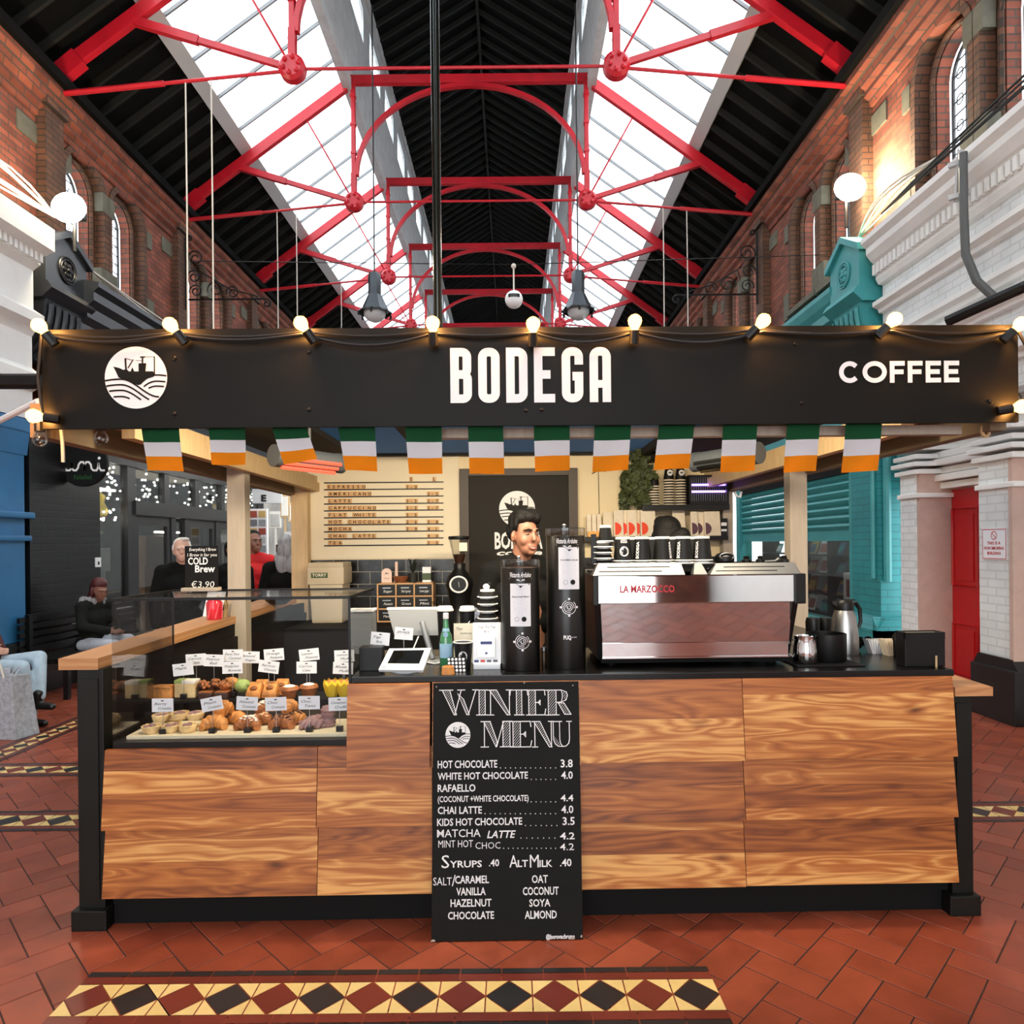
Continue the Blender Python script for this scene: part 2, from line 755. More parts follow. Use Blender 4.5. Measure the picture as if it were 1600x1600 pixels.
def fused(name, blobs, mats, parent, voxel=0.012, smooth=4):
    """one continuous surface grown over tapered limbs: blobs are (p, q, r0, r1) or (centre, (rx, ry, rz))"""
    mb = MB()
    for b in blobs:
        if len(b) == 2:
            mb.ball(b[0], 1.0, 20, 14, b[1])
        else:
            p, q, r0, r1 = Vector(b[0]), Vector(b[1]), b[2], b[3]
            d = (q - p)
            L_ = d.length
            d.normalize()
            pts, rr = [], []
            for k in range(5):
                a = PI / 2 * k / 5
                pts.append(p - d * r0 * math.cos(a))
                rr.append(max(1e-4, r0 * math.sin(a)))
            pts += [p, q]
            rr += [r0, r1]
            for k in range(4, -1, -1):
                a = PI / 2 * k / 5
                pts.append(q + d * r1 * math.cos(a))
                rr.append(max(1e-4, r1 * math.sin(a)))
            mb.tube(pts, rr, 14)
    bmesh.ops.recalc_face_normals(mb.bm, faces=mb.bm.faces[:])
    me = bpy.data.meshes.new(name)
    mb.bm.to_mesh(me)
    mb.bm.free()
    ob = bpy.data.objects.new('growing', me)
    COL.objects.link(ob)
    md = ob.modifiers.new('r', 'REMESH')
    md.mode = 'VOXEL'
    md.voxel_size = voxel
    if smooth:
        sm = ob.modifiers.new('s', 'SMOOTH')
        sm.iterations = smooth
        sm.factor = 0.5
    dg = bpy.context.evaluated_depsgraph_get()
    me2 = bpy.data.meshes.new_from_object(ob.evaluated_get(dg))
    bpy.data.objects.remove(ob)
    if parent is not None:
        me2.transform(Matrix.Translation(-parent.location))
    me2.materials.clear()
    o = finish(name, me2, mats, parent, True, 80)
    return o
# ------------------------------------------------------------------ the palette
RED_IRON = mat('red_paint', rgb(190, 22, 38), 0.4, var=0.15, scale=3)
BLACK = mat('black_paint', rgb(11, 11, 11), 0.4, spec=0.35)
BLACKM = mat('matt_black', rgb(8, 8, 8), 0.75, spec=0.25)
SIGNBLK = mat('sign_black', rgb(19, 18, 14), 0.5, var=0.1, scale=2, spec=0.16)
GREENBLK = mat('dark_green_black_paint', rgb(14, 17, 12), 0.5, var=0.2, scale=8, spec=0.35)
WHITE = mat('white_paint', rgb(235, 235, 232), 0.5, var=0.05, scale=3)
VINYL = mat('white_vinyl', rgb(245, 244, 244), 0.5)
CHALK = mat('white_chalk_pen', rgb(240, 240, 238), 0.8)
CHALKDIM = mat('thin_chalk', rgb(130, 130, 126), 0.9)
WHITEBRICK = brick_mat('white_painted_brick', rgb(226, 230, 230), rgb(220, 224, 224), rgb(206, 210, 210), bump=0.12, dirt=0.08)
PINKSTONE = mat('pink_beige_painted_stone', rgb(196, 168, 155), 0.7, var=0.1, scale=6)
TEAL = mat('teal_paint', rgb(60, 150, 152), 0.45, var=0.1, scale=3)
TEALBRICK = brick_mat('teal_painted_brick', rgb(40, 140, 144), rgb(37, 133, 137), rgb(28, 112, 116), 0.3, 0.085, 0.5, 0.25, 0.006, 0.12)
BLUE = mat('blue_paint', rgb(38, 110, 160), 0.45, var=0.12, scale=3)
REDDOOR = mat('red_door_paint', rgb(190, 16, 26), 0.35, var=0.06, scale=4)
BRICK = brick_mat('red_brick', rgb(154, 84, 62), rgb(116, 61, 46), rgb(82, 70, 60), 0.235, 0.078, 0.8, 0.5, 0.008, 0.3)
BROWNBRICK = brick_mat('brown_brick', rgb(112, 74, 52), rgb(86, 60, 44), rgb(58, 48, 40), 0.235, 0.078, 0.75, 0.4, 0.008, 0.25)
STONE = mat('grey_green_stone', rgb(104, 102, 88), 0.8, var=0.2, scale=6, bump=0.2)
BLKBRICK = brick_mat('black_painted_brick', rgb(17, 18, 19), rgb(12, 13, 14), rgb(6, 6, 7), 0.22, 0.075, 0.32, 0.5, 0.008, 0.3)
ROOFBLK = mat('dark_roof_boards', rgb(9, 10, 9), 0.9, var=0.3, scale=5, spec=0.15)
ROOFRIB = mat('dark_roof_rafters', rgb(34, 35, 32), 0.8, spec=0.2)
GREY = mat('grey_painted_timber', rgb(186, 188, 188), 0.6, var=0.15, scale=4)
KERB = mat('pale_grey_kerb', rgb(188, 190, 190), 0.6)
PANE = pane_mat('roof_glass', (0.93, 0.96, 0.98, 1), 0.3)
GLAZEBAR = mat('glazing_bar', rgb(120, 122, 124), 0.5)
LEAD = mat('lead_came', rgb(70, 72, 74), 0.6)
SHOPGREY = mat('charcoal_joinery', rgb(40, 42, 44), 0.45, var=0.08, scale=4)
CORBELBLK = mat('gloss_black_corbel', rgb(34, 38, 44), 0.3, var=0.1, scale=4)
GLASS = glass_mat('clear_glass', (0.985, 0.99, 0.988, 1), 0.0)
DARKGLASS = glass_mat('shop_glass', (0.8, 0.82, 0.81, 1), 0.02, 0.03)
CLEARPLAS = glass_mat('clear_plastic', (0.86, 0.86, 0.84, 1), 0.06, 0.08)
SMOKED = glass_mat('smoked_plastic', (0.5, 0.48, 0.44, 1), 0.08, 0.08)
_walnut = [(0.2, rgb(74, 36, 16)), (0.38, rgb(124, 66, 30)), (0.55, rgb(160, 92, 42)), (0.72, rgb(186, 114, 54)), (0.92, rgb(230, 172, 100))]
WALNUT = walnut_mat('walnut_boards', _walnut)
OAK = walnut_mat('light_oak', [(0.2, rgb(150, 98, 58)), (0.5, rgb(190, 136, 88)), (0.9, rgb(216, 170, 120))], 23.0, 0.45, 0.3)
PINE = mat('pale_pine', rgb(206, 176, 132), 0.6, var=0.12, scale=4, stretch=(8, 8, 0.8))
PINEG = mat('weathered_pine', rgb(176, 164, 148), 0.65, var=0.1, scale=4, stretch=(8, 8, 0.8))
COUNTER = mat('black_worktop', rgb(10, 10, 10), 0.25, spec=0.4)
STEEL = mat('brushed_steel', rgb(176, 176, 174), 0.36, 1.0)
TRAY = mat('satin_steel_tray', rgb(128, 128, 128), 0.5, 0.9)
MIRROR = mat('mirror_steel', rgb(215, 215, 214), 0.04, 1.0)
ALU = mat('aluminium', rgb(150, 154, 158), 0.45, 0.5)
GREYPLAS = mat('grey_plastic', rgb(120, 124, 128), 0.5)
WHITEPLAS = mat('white_plastic', rgb(236, 238, 240), 0.35)
CREAMWALL = mat('cream_plaster', rgb(240, 220, 180), 0.8, var=0.05, scale=2)
BOARDCREAM = mat('cream_menu_board', rgb(244, 230, 200), 0.7, var=0.03, scale=2)
BROWNFRAME = mat('dark_brown_timber', rgb(58, 44, 32), 0.5)
BROWNPANEL = mat('black_brown_panel', rgb(28, 22, 13), 0.6, spec=0.25)
GLOSSTILE = island_mat('gloss_black_tile', [rgb(6, 6, 6), rgb(12, 11, 10)], 0.25, 0.1, 0.05)
GROUT = mat('pale_grout', rgb(176, 172, 164), 0.8)
SCRABBLE = mat('letter_tile', rgb(222, 176, 122), 0.6)
CUPBLK = mat('black_card', rgb(20, 20, 20), 0.5, spec=0.3)
CUPLID = mat('white_cup_lid', rgb(240, 238, 232), 0.45)
FLAGG = mat('flag_green', rgb(20, 92, 52), 0.9)
FLAGW = cloth_mat('flag_white', rgb(246, 246, 250), 0.25)
FLAGO = cloth_mat('flag_orange', rgb(255, 168, 20), 0.25)
BULB = glow_mat('warm_filament_bulb', (1.0, 0.40, 0.07, 1), 9.0)
FLOOD = emis('floodlight_face_glare', (1.0, 0.86, 0.62, 1), 60.0)
FAIRY = emis('fairy_light', (1.0, 0.97, 0.9, 1), 9.0)
HEAT = emis('glowing_heater_tube', (1.0, 0.07, 0.02, 1), 0.9)
UVTUBE = emis('violet_tube', (0.34, 0.16, 1.0, 1), 4.0)
SHOPLAMP = emis('shop_strip_light', (1.0, 0.92, 0.8, 1), 8.0)
IRON = mat('black_iron', rgb(20, 20, 20), 0.55, 0.3)
CABLEW = mat('white_cable', rgb(214, 208, 196), 0.6)
CABLEK = mat('black_cable', rgb(16, 16, 16), 0.6)
LEADGREY = mat('grey_pipe_paint', rgb(84, 86, 86), 0.55)
SKIN = mat('skin', rgb(140, 96, 76), 0.5, var=0.06, scale=12)
SKINL = mat('pale_skin', rgb(206, 160, 138), 0.5, var=0.06, scale=12)
HAIRK = mat('black_hair', rgb(9, 8, 7), 0.65, var=0.4, scale=90, bump=0.6, spec=0.25)
HAIRR = mat('dark_red_hair', rgb(74, 22, 22), 0.5, var=0.3, scale=60, bump=0.4)
HAIRG = mat('grey_hair', rgb(150, 150, 152), 0.5, var=0.35, scale=40, bump=0.4, stretch=(1, 1, 0.2))
HAIRW = mat('white_hair', rgb(220, 216, 208), 0.6, var=0.1, scale=60, bump=0.4)
CLOTHK = mat('black_cloth', rgb(12, 12, 12), 0.9, var=0.3, scale=12, spec=0.15)
CLOTHG = mat('dark_olive_cloth', rgb(24, 26, 22), 0.9, var=0.3, scale=12, spec=0.2)
CLOTHR = mat('red_cloth', rgb(214, 20, 24), 0.7, var=0.15, scale=10)
CLOTHW = mat('pale_grey_cloth', rgb(196, 200, 210), 0.85, var=0.12, scale=14)
JEANS = mat('pale_denim', rgb(170, 192, 208), 0.85, var=0.15, scale=14)
MAROON = mat('maroon_cloth', rgb(70, 18, 24), 0.85, var=0.2, scale=10)
SILVERBAG = mat('silver_grey_bag', rgb(160, 166, 174), 0.6, var=0.3, scale=30)
LEATHER = mat('black_leather', rgb(16, 16, 16), 0.3)
PAPER = mat('white_paper', rgb(238, 240, 244), 0.7)
CARD = mat('cream_card', rgb(234, 226, 206), 0.7)
INK = mat('black_ink', rgb(16, 16, 16), 0.8)
INKG = mat('grey_ink', rgb(110, 110, 116), 0.8)
PASTRY = mat('golden_pastry', rgb(204, 136, 70), 0.5, var=0.45, scale=22, bump=0.3)
PASTRYD = mat('dark_baked_pastry', rgb(160, 96, 50), 0.5, var=0.5, scale=24, bump=0.4)
PASTRYL = mat('pale_pastry', rgb(226, 196, 142), 0.6, var=0.2, scale=24, bump=0.3)
SUGAR = mat('sugar_icing', rgb(240, 232, 220), 0.6, var=0.05)
ALMOND = mat('almond_topping', rgb(226, 190, 150), 0.65, var=0.25, scale=60, bump=0.5)
CHOCO = mat('chocolate', rgb(62, 34, 22), 0.45, var=0.3, scale=30, bump=0.4)
BERRY = mat('mauve_filling', rgb(150, 116, 116), 0.6, var=0.2, scale=40, bump=0.4)
PISTA = mat('pistachio_glaze', rgb(150, 170, 96), 0.5, var=0.2, scale=30)
YELLOWP = mat('yellow_paper', rgb(240, 200, 40), 0.7, var=0.06)
BOARDWOOD = mat('pale_serving_board', rgb(222, 208, 176), 0.6, var=0.08, scale=3, stretch=(1, 8, 8))
GREENGLASS = mat('green_bottle_glass', rgb(60, 130, 84), 0.08, coat=1.0)
PALEBLUE = mat('pale_blue_label', rgb(150, 190, 214), 0.5)
CORK = mat('cork', rgb(206, 140, 78), 0.8, var=0.15, scale=40)
BEIGEPLAS = mat('beige_plastic', rgb(196, 180, 152), 0.45, var=0.05)
GREENLAB = mat('dark_green_label', rgb(60, 80, 40), 0.6)
PINKP = mat('pale_pink_plastic', rgb(236, 204, 190), 0.5)
BROWNBOWL = mat('brown_bowl', rgb(128, 74, 44), 0.5)
IVY = mat('ivy_leaf', rgb(56, 66, 26), 0.6, var=0.5, scale=18)
ORANGER = mat('orange_red_print', rgb(240, 70, 30), 0.6)
PURPLE = mat('dull_purple_print', rgb(96, 64, 78), 0.6)
KRAFT = mat('kraft_paper_bag', rgb(234, 220, 196), 0.7, var=0.08, scale=20, bump=0.3)
REDTXT = mat('red_lettering', rgb(200, 30, 40), 0.4)
CEILBLUE = cloth_mat('blue_grey_canopy_sheet', rgb(128, 158, 182), 0.5)
TARP = mat('dark_canopy_timber', rgb(22, 19, 16), 0.8)
BEAM = mat('aged_canopy_beam', rgb(124, 106, 82), 0.7, var=0.15, scale=3, stretch=(6, 1, 6))
FTILE = island_mat('red_quarry_tile', [rgb(122, 54, 36), rgb(148, 70, 46), rgb(134, 62, 40), rgb(156, 76, 52)], 0.36, 0.22, 0.12)
FGROUT = mat('dark_floor_joint', rgb(48, 28, 24), 0.8, var=0.2)
TYELLOW = island_mat('buff_tile', [rgb(226, 196, 124), rgb(236, 208, 140)], 0.35, 0.1, 0.05)
TBLACK = island_mat('black_tile', [rgb(30, 30, 32), rgb(40, 40, 42)], 0.35, 0.15, 0.05)
TRED = island_mat('oxblood_tile', [rgb(104, 40, 30), rgb(120, 48, 36)], 0.35, 0.15, 0.05)
LAMPGREY = mat('lantern_grey_metal', rgb(66, 72, 78), 0.35, 0.4)
MILKGLASS = mat('frosted_lamp_glass', rgb(200, 206, 210), 0.25)
CARDBLUE = mat('navy_print', rgb(36, 50, 110), 0.5)
CARDRED = mat('card_red', rgb(210, 60, 40), 0.5)
# ================================================================== THE ARCADE
XC = -0.67                     # middle of the arcade
HALF = 5.2
XL, XR = XC - HALF, XC + HALF
TY0, TDY, NT = 8.64, 3.365, 8
YB, YE = -9.0, 40.0

# ---- floor: herringbone quarry tiles with encaustic borders laid in
TL, TW, JG = 0.27, 0.135, 0.008
bands = [  # (x0, x1, y0, y1): the patterned strips, outer size
    (-1.60, 0.72, 2.255, 2.57), (-1.60, -1.285, -1.0, 2.255), (0.405, 0.72, -1.0, 2.255),
    (-5.6, 4.3, 3.86, 4.16), (-5.6, -2.3, 4.79, 5.08), (-4.14, -3.86, 5.08, 14.0)]


def in_band(x, y, m=0.0):
    return any(a - m < x < b + m and c - m < y < d + m for a, b, c, d in bands)


mb = MB()
mb.box(XL - 0.4, XR + 0.4, YB, YE, -0.1, -0.002)
floor = struct('floor', mb, [FGROUT])
mb = MB()
c45 = math.sqrt(0.5)


def tile(u0, v0, lu, lv):
    """one tile of the herringbone, its frame turned 45 degrees"""
    cxm, cym = u0 + lu / 2, v0 + lv / 2
    x, y = (cxm - cym) * c45, (cxm + cym) * c45
    if not (-5.9 < x < 4.6 and -7.0 < y < 11.0):
        return
    if -1.55 < x < 1.7 and 3.3 < y < 6.0:
        return
    g = JG / 2
    P = [(u0 + g, v0 + g), (u0 + lu - g, v0 + g), (u0 + lu - g, v0 + lv - g), (u0 + g, v0 + lv - g)]
    hz = rnd.uniform(-0.0006, 0.0006)
    top = [((a - b) * c45, (a + b) * c45, hz) for a, b in P]
    e = 0.003
    P2 = [(u0 + g - e, v0 + g - e), (u0 + lu - g + e, v0 + g - e), (u0 + lu - g + e, v0 + lv - g + e), (u0 + g - e, v0 + lv - g + e)]
    bot = [((a - b) * c45, (a + b) * c45, -0.004) for a, b in P2]
    mb.add(top + bot, [(0, 1, 2, 3), (4, 5, 1, 0), (5, 6, 2, 1), (6, 7, 3, 2), (7, 4, 0, 3)])


for j in range(-120, 120):
    for i in range(-60, 70):
        u = i * 4 * TW + j * TW
        v = j * TW
        tile(u, v, TL, TW)
        tile(u + TL, v - TW, TW, TL)
tiles = build('floor_tiles', mb, [FTILE], floor)


def border(mb, x0, x1, y0, y1, along):
    """strip: black line, oxblood line, buff triangles about alternate black and oxblood diamonds"""
    L0, L1 = (x0, x1) if along == 'x' else (y0, y1)
    A0, A1 = (y0, y1) if along == 'x' else (x0, x1)
    Wd = A1 - A0

    def q(pts, m, z=0.0022):
        mb.mi = m
        o = [((l, A0 + a, z) if along == 'x' else (A0 + a, l, z)) for l, a in pts]
        mb.add(o, [tuple(range(len(o)))])
    b1, b2 = 0.032, 0.075
    n = max(1, round((L1 - L0) / 0.15))
    st = (L1 - L0) / n
    for k in range(n):
        a, b = L0 + k * st + 0.002, L0 + (k + 1) * st - 0.002
        q([(a, 0), (b, 0), (b, b1 - 0.003), (a, b1 - 0.003)], 0)
        q([(a, Wd - b1 + 0.003), (b, Wd - b1 + 0.003), (b, Wd), (a, Wd)], 0)
        q([(a, b1), (b, b1), (b, b2 - 0.003), (a, b2 - 0.003)], 2)
        q([(a, Wd - b2 + 0.003), (b, Wd - b2 + 0.003), (b, Wd - b1), (a, Wd - b1)], 2)
    w = Wd - 2 * b2
    n = max(1, round((L1 - L0) / w))
    st = (L1 - L0) / n
    mid = Wd / 2
    g = 0.0025
    for k in range(n):
        a, c = L0 + k * st, L0 + (k + 0.5) * st
        b = L0 + (k + 1) * st
        q([(a + g, mid), (c, b2 + g), (b - g, mid), (c, Wd - b2 - g)], 0 if k % 2 else 2)
        q([(a + g, b2), (a + g, mid - 2 * g), (c - 2 * g, b2)], 1)
        q([(b - g, b2), (c + 2 * g, b2), (b - g, mid - 2 * g)], 1)
        q([(a + g, Wd - b2), (c - 2 * g, Wd - b2), (a + g, mid + 2 * g)], 1)
        q([(b - g, Wd - b2), (b - g, mid + 2 * g), (c + 2 * g, Wd - b2)], 1)


mb = MB()
for x0, x1, y0, y1 in bands:
    border(mb, x0, x1, y0, y1, 'x' if (x1 - x0) > (y1 - y0) else 'y')
build('floor_border', mb, [TBLACK, TYELLOW, TRED], floor)
mb = MB()
for x0, x1, y0, y1 in [(-1.285, 0.405, -0.5, 2.255)]:
    pass

# ---- upper brick walls with arched leaded windows
Z_EAVE = 7.35
OFFS = (0.8, 1.85)


def arch_loop(c, z0, zs, r, n=14):
    return [(c - r, z0), (c + r, z0)] + arc(c, zs, r, 0, 180, n)


win_no = [0]
for side, X, sg in (('left', XL, -1), ('right', XR, 1)):
    mb = MB()
    holes = []
    cents = []
    for k in range(-1, 8):
        for o in OFFS:
            cents.append(TY0 + (k - 1) * TDY + TDY * 0 + o)
    cents = [c for c in cents if c > 4.5]
    outer = [(YB, 3.3), (YE, 3.3), (YE, Z_EAVE + 0.3), (YB, Z_EAVE + 0.3)]
    plate(mb, outer, [arch_loop(c, 5.35, 6.58, 0.45) for c in cents], 0.16, lambda u, v, w: (X + sg * w, u, v))
    wall = struct('wall_' + side, mb, [BRICK])
    mb = MB()
    plate(mb, outer, [arch_loop(c, 5.35, 6.58, 0.33) for c in cents], 0.14, lambda u, v, w: (X + sg * (0.16 + w), u, v))
    build('inner_skin', mb, [BRICK], wall)
    # dark brick outer order and reveals
    mb = MB()
    for c in cents:
        pin = [(c + 0.435, 5.35)] + arc(c, 6.58, 0.435, 0, 180, 14) + [(c - 0.435, 5.35)]
        pout = [(c + 0.52, 5.35)] + arc(c, 6.58, 0.52, 0, 180, 14) + [(c - 0.52, 5.35)]
        for a in range(len(pin) - 1):
            p0, p1, q0, q1 = pin[a], pin[a + 1], pout[a], pout[a + 1]
            xf, xb = X - sg * 0.025, X + sg * 0.155
            mb.hexa([(xf, p0[0], p0[1]), (xf, q0[0], q0[1]), (xf, q1[0], q1[1]), (xf, p1[0], p1[1]), (xb, p0[0], p0[1]), (xb, q0[0], q0[1]), (xb, q1[0], q1[1]), (xb, p1[0], p1[1])])
        # roll moulding of the inner order
        mb.tube([(X + sg * 0.13, y, z) for y, z in [(c + 0.36, 5.4)] + arc(c, 6.58, 0.36, 0, 180, 12) + [(c - 0.36, 5.4)]], 0.03, 6)
    build('arch_surround', mb, [BROWNBRICK], wall)
    # stone: impost blocks, sills, pier bands
    mb = MB()
    for c in cents:
        xf, xb = X - sg * 0.03, X + sg * 0.1
        for e in (-1, 1):
            y0 = c + e * 0.52
            mb.box(xf, xb, y0, y0 + e * 0.15, 6.45, 6.72)
            mb.box(xf, xb, y0, y0 + e * 0.2, 5.2, 5.62)
        mb.prism([(xf - sg * 0.05, 5.2), (X + sg * 0.3, 5.2), (X + sg * 0.3, 5.44), (xf - sg * 0.05, 5.28)], 'y', c - 0.5, c + 0.5)
    for k in range(-1, 9):
        y = TY0 + (k - 1) * TDY
        if y > 4:
            mb.box(X - sg * 0.02, X + sg * 0.1, y - 0.5, y + 0.5, 6.62, 6.86)
    build('stone_dressing', mb, [STONE], wall)
    mb = MB()
    for k in range(-1, 9):
        y = TY0 + (k - 1) * TDY
        mb.box(X - sg * 0.13, X + sg * 0.1, y - 0.17, y + 0.17, 3.3, 7.12)
        mb.box(X - sg * 0.18, X + sg * 0.1, y - 0.21, y + 0.21, 7.12, 7.24)
    build('brick_pier', mb, [BROWNBRICK], wall)
    mb = MB()   # moulded brick eaves
    prof = [(0.1, 6.98), (-0.03, 6.98), (-0.05, 7.05), (-0.11, 7.09), (-0.11, 7.15), (-0.17, 7.19), (-0.19, 7.27), (-0.26, 7.32), (-0.26, 7.40), (0.1, 7.40)]
    mb.prism([(X + sg * a, b) for a, b in prof], 'y', YB, YE)
    build('brick_eaves', mb, [BRICK], wall)
    mb = MB()
    mb.prism([(X + sg * 0.1, 7.40), (X - sg * 0.34, 7.40), (X - sg * 0.36, 7.50), (X - sg * 0.22, 7.56), (X + sg * 0.1, 7.62)], 'y', YB, YE)
    build('wall_plate', mb, [ROOFBLK], wall)
    # the windows
    for c in cents:
        win_no[0] += 1
        xg = X + sg * 0.34
        mb = MB()
        mb.prism(arch_loop(c, 5.36, 6.58, 0.32), 'x', xg, xg + sg * 0.008)
        w = struct('window_%d' % win_no[0], mb, [PANE])
        mb = MB()
        lp = arch_loop(c, 5.38, 6.58, 0.315)
        mb.tube([(xg - sg * 0.01, y, z) for y, z in lp], 0.022, 6, closed=True)
        for e in (-0.105, 0.105):
            mb.bar((xg - sg * 0.008, c + e, 5.38), (xg - sg * 0.008, c + e, 6.58 + math.sqrt(0.32 ** 2 - e * e)), 0.014, 0.014)
        z = 5.5
        while z < 6.85:
            hw = 0.31 if z < 6.58 else math.sqrt(max(0.001, 0.31 ** 2 - (z - 6.58) ** 2))
            mb.bar((xg - sg * 0.008, c - hw, z), (xg - sg * 0.008, c + hw, z), 0.012, 0.012)
            z += 0.14
        for z in [5.43 + 0.28 * i for i in range(5)]:
            for e in (-0.21, 0, 0.21):
                mb.tube([(xg - sg * 0.008, c + e + 0.055 * math.cos(a), z + 0.07 + 0.055 * math.sin(a)) for a in [2 * PI * t / 8 for t in range(8)]], 0.007, 4, closed=True)
        build('leading', mb, [LEAD], w)

# ---- the roof
SLOPE = 0.727
ZR0 = 7.55


def roof_z(off):
    """underside of the boards at a distance off from the middle"""
    return ZR0 + 0.2 + SLOPE * (HALF - abs(off))


OUT, INN, MON = 3.93, 2.14, 2.12
ceil_mb = MB()
ceil_mb.mi = 0
for sg in (-1, 1):
    a, b = HALF + 0.5, OUT + 0.02
    pts = [(XC + sg * a, roof_z(a)), (XC + sg * b, roof_z(b)), (XC + sg * b, roof_z(b) + 0.12), (XC + sg * a, roof_z(a) + 0.12)]
    ceil_mb.prism(pts, 'y', YB, YE)
    pts = [(XC + sg * 2.2, 12.5), (XC, 13.85), (XC, 13.97), (XC + sg * 2.2, 12.62)]
    ceil_mb.prism(pts, 'y', YB, YE)
ceiling = struct('ceiling', ceil_mb, [ROOFBLK])
mb = MB()
y = YB + 0.2
while y < YE:
    for sg in (-1, 1):
        a, b = HALF + 0.1, OUT
        mb.bar((XC + sg * a, y, roof_z(a) - 0.05), (XC + sg * (b + 0.14), y, roof_z(b + 0.14) - 0.05), 0.045, 0.1)
        mb.bar((XC + sg * 2.12, y, 12.48), (XC, y, 13.78), 0.045, 0.1)
    y += 0.42
build('rafters', mb, [ROOFRIB], ceiling)
mb = MB()
mb.bar((XC, YB, 13.72), (XC, YE, 13.72), 0.06, 0.16)
build('ridge_board', mb, [ROOFRIB], ceiling)
for n, sg in ((41, -1), (42, 1)):
    mb = MB()
    pts = [(XC + sg * OUT, roof_z(OUT) + 0.08), (XC + sg * INN, roof_z(INN) + 0.08), (XC + sg * INN, roof_z(INN) + 0.09), (XC + sg * OUT, roof_z(OUT) + 0.09)]
    mb.prism(pts, 'y', YB, YE)
    sky = struct('window_%d' % n, mb, [PANE])
    mb = MB()
    y = YB + 0.5
    while y < YE:
        mb.bar((XC + sg * OUT, y, roof_z(OUT) + 0.05), (XC + sg * INN, y, roof_z(INN) + 0.05), 0.028, 0.05)
        y += 0.84
    build('glazing_bar', mb, [GLAZEBAR], sky)
    mb = MB()
    mb.bar((XC + sg * (OUT + 0.05), YB, roof_z(OUT + 0.05) - 0.02), (XC + sg * (OUT + 0.05), YE, roof_z(OUT + 0.05) - 0.02), 0.22, 0.12, up=(sg * SLOPE, 0, 1))
    build('kerb', mb, [KERB], sky)
    # side of the raised lantern, with a strip of lights
    mb = MB()
    X = XC + sg * MON
    wl = []
    y = YB + 1.0
    while y < YE - 2:
        wl.append([(y, 11.35), (y + 1.1, 11.35), (y + 1.1, 12.0), (y, 12.0)])
        y += 1.68
    plate(mb, [(YB, 9.62), (YE, 9.62), (YE, 12.62), (YB, 12.62)], wl, 0.1, lambda u, v, w: (X + sg * w, u, v))
    mb.box(X - sg * 0.05, X + sg * 0.02, YB, YE, 9.6, 9.8)
    mb.box(X - sg * 0.05, X + sg * 0.02, YB, YE, 12.3, 12.5)
    tr = struct('trim_%d' % (n - 40), mb, [GREY])
    mb = MB()
    for q in wl:
        mb.box(X + sg * 0.05, X + sg * 0.056, q[0][0], q[1][0], 11.35, 12.0)
    build('lantern_glass', mb, [PANE], tr)

# ---- the entrance end, behind the photographer
mb = MB()
plate(mb, [(XL - 0.4, 0), (XC - 4.2, 0)] + arc(XC, 4.4, 4.2, 180, 0, 16) + [(XC + 4.2, 0), (XR + 0.4, 0), (XR + 0.4, 14.2), (XL - 0.4, 14.2)], [], 0.3, lambda u, v, w: (u, YB - w, v))
struct('wall_front', mb, [BRICK])
mb = MB()
mb.box(XL - 0.1, XL, YB, 7.4, 0, 3.4)
struct('wall_left_shops', mb, [WHITE])
mb = MB()
plate(mb, [(XL - 0.4, 0), (XR + 0.4, 0), (XR + 0.4, 14.2), (XL - 0.4, 14.2)], [], 0.3, lambda u, v, w: (u, YE + w, v))
struct('wall_back', mb, [WHITE])

# ---- red iron trusses
ORD = ['nearest the stall', 'second from the stall', 'third from the stall', 'fourth from the stall', 'fifth from the stall', 'sixth from the stall', 'seventh from the stall', 'deepest in the arcade']
RZ = 7.64


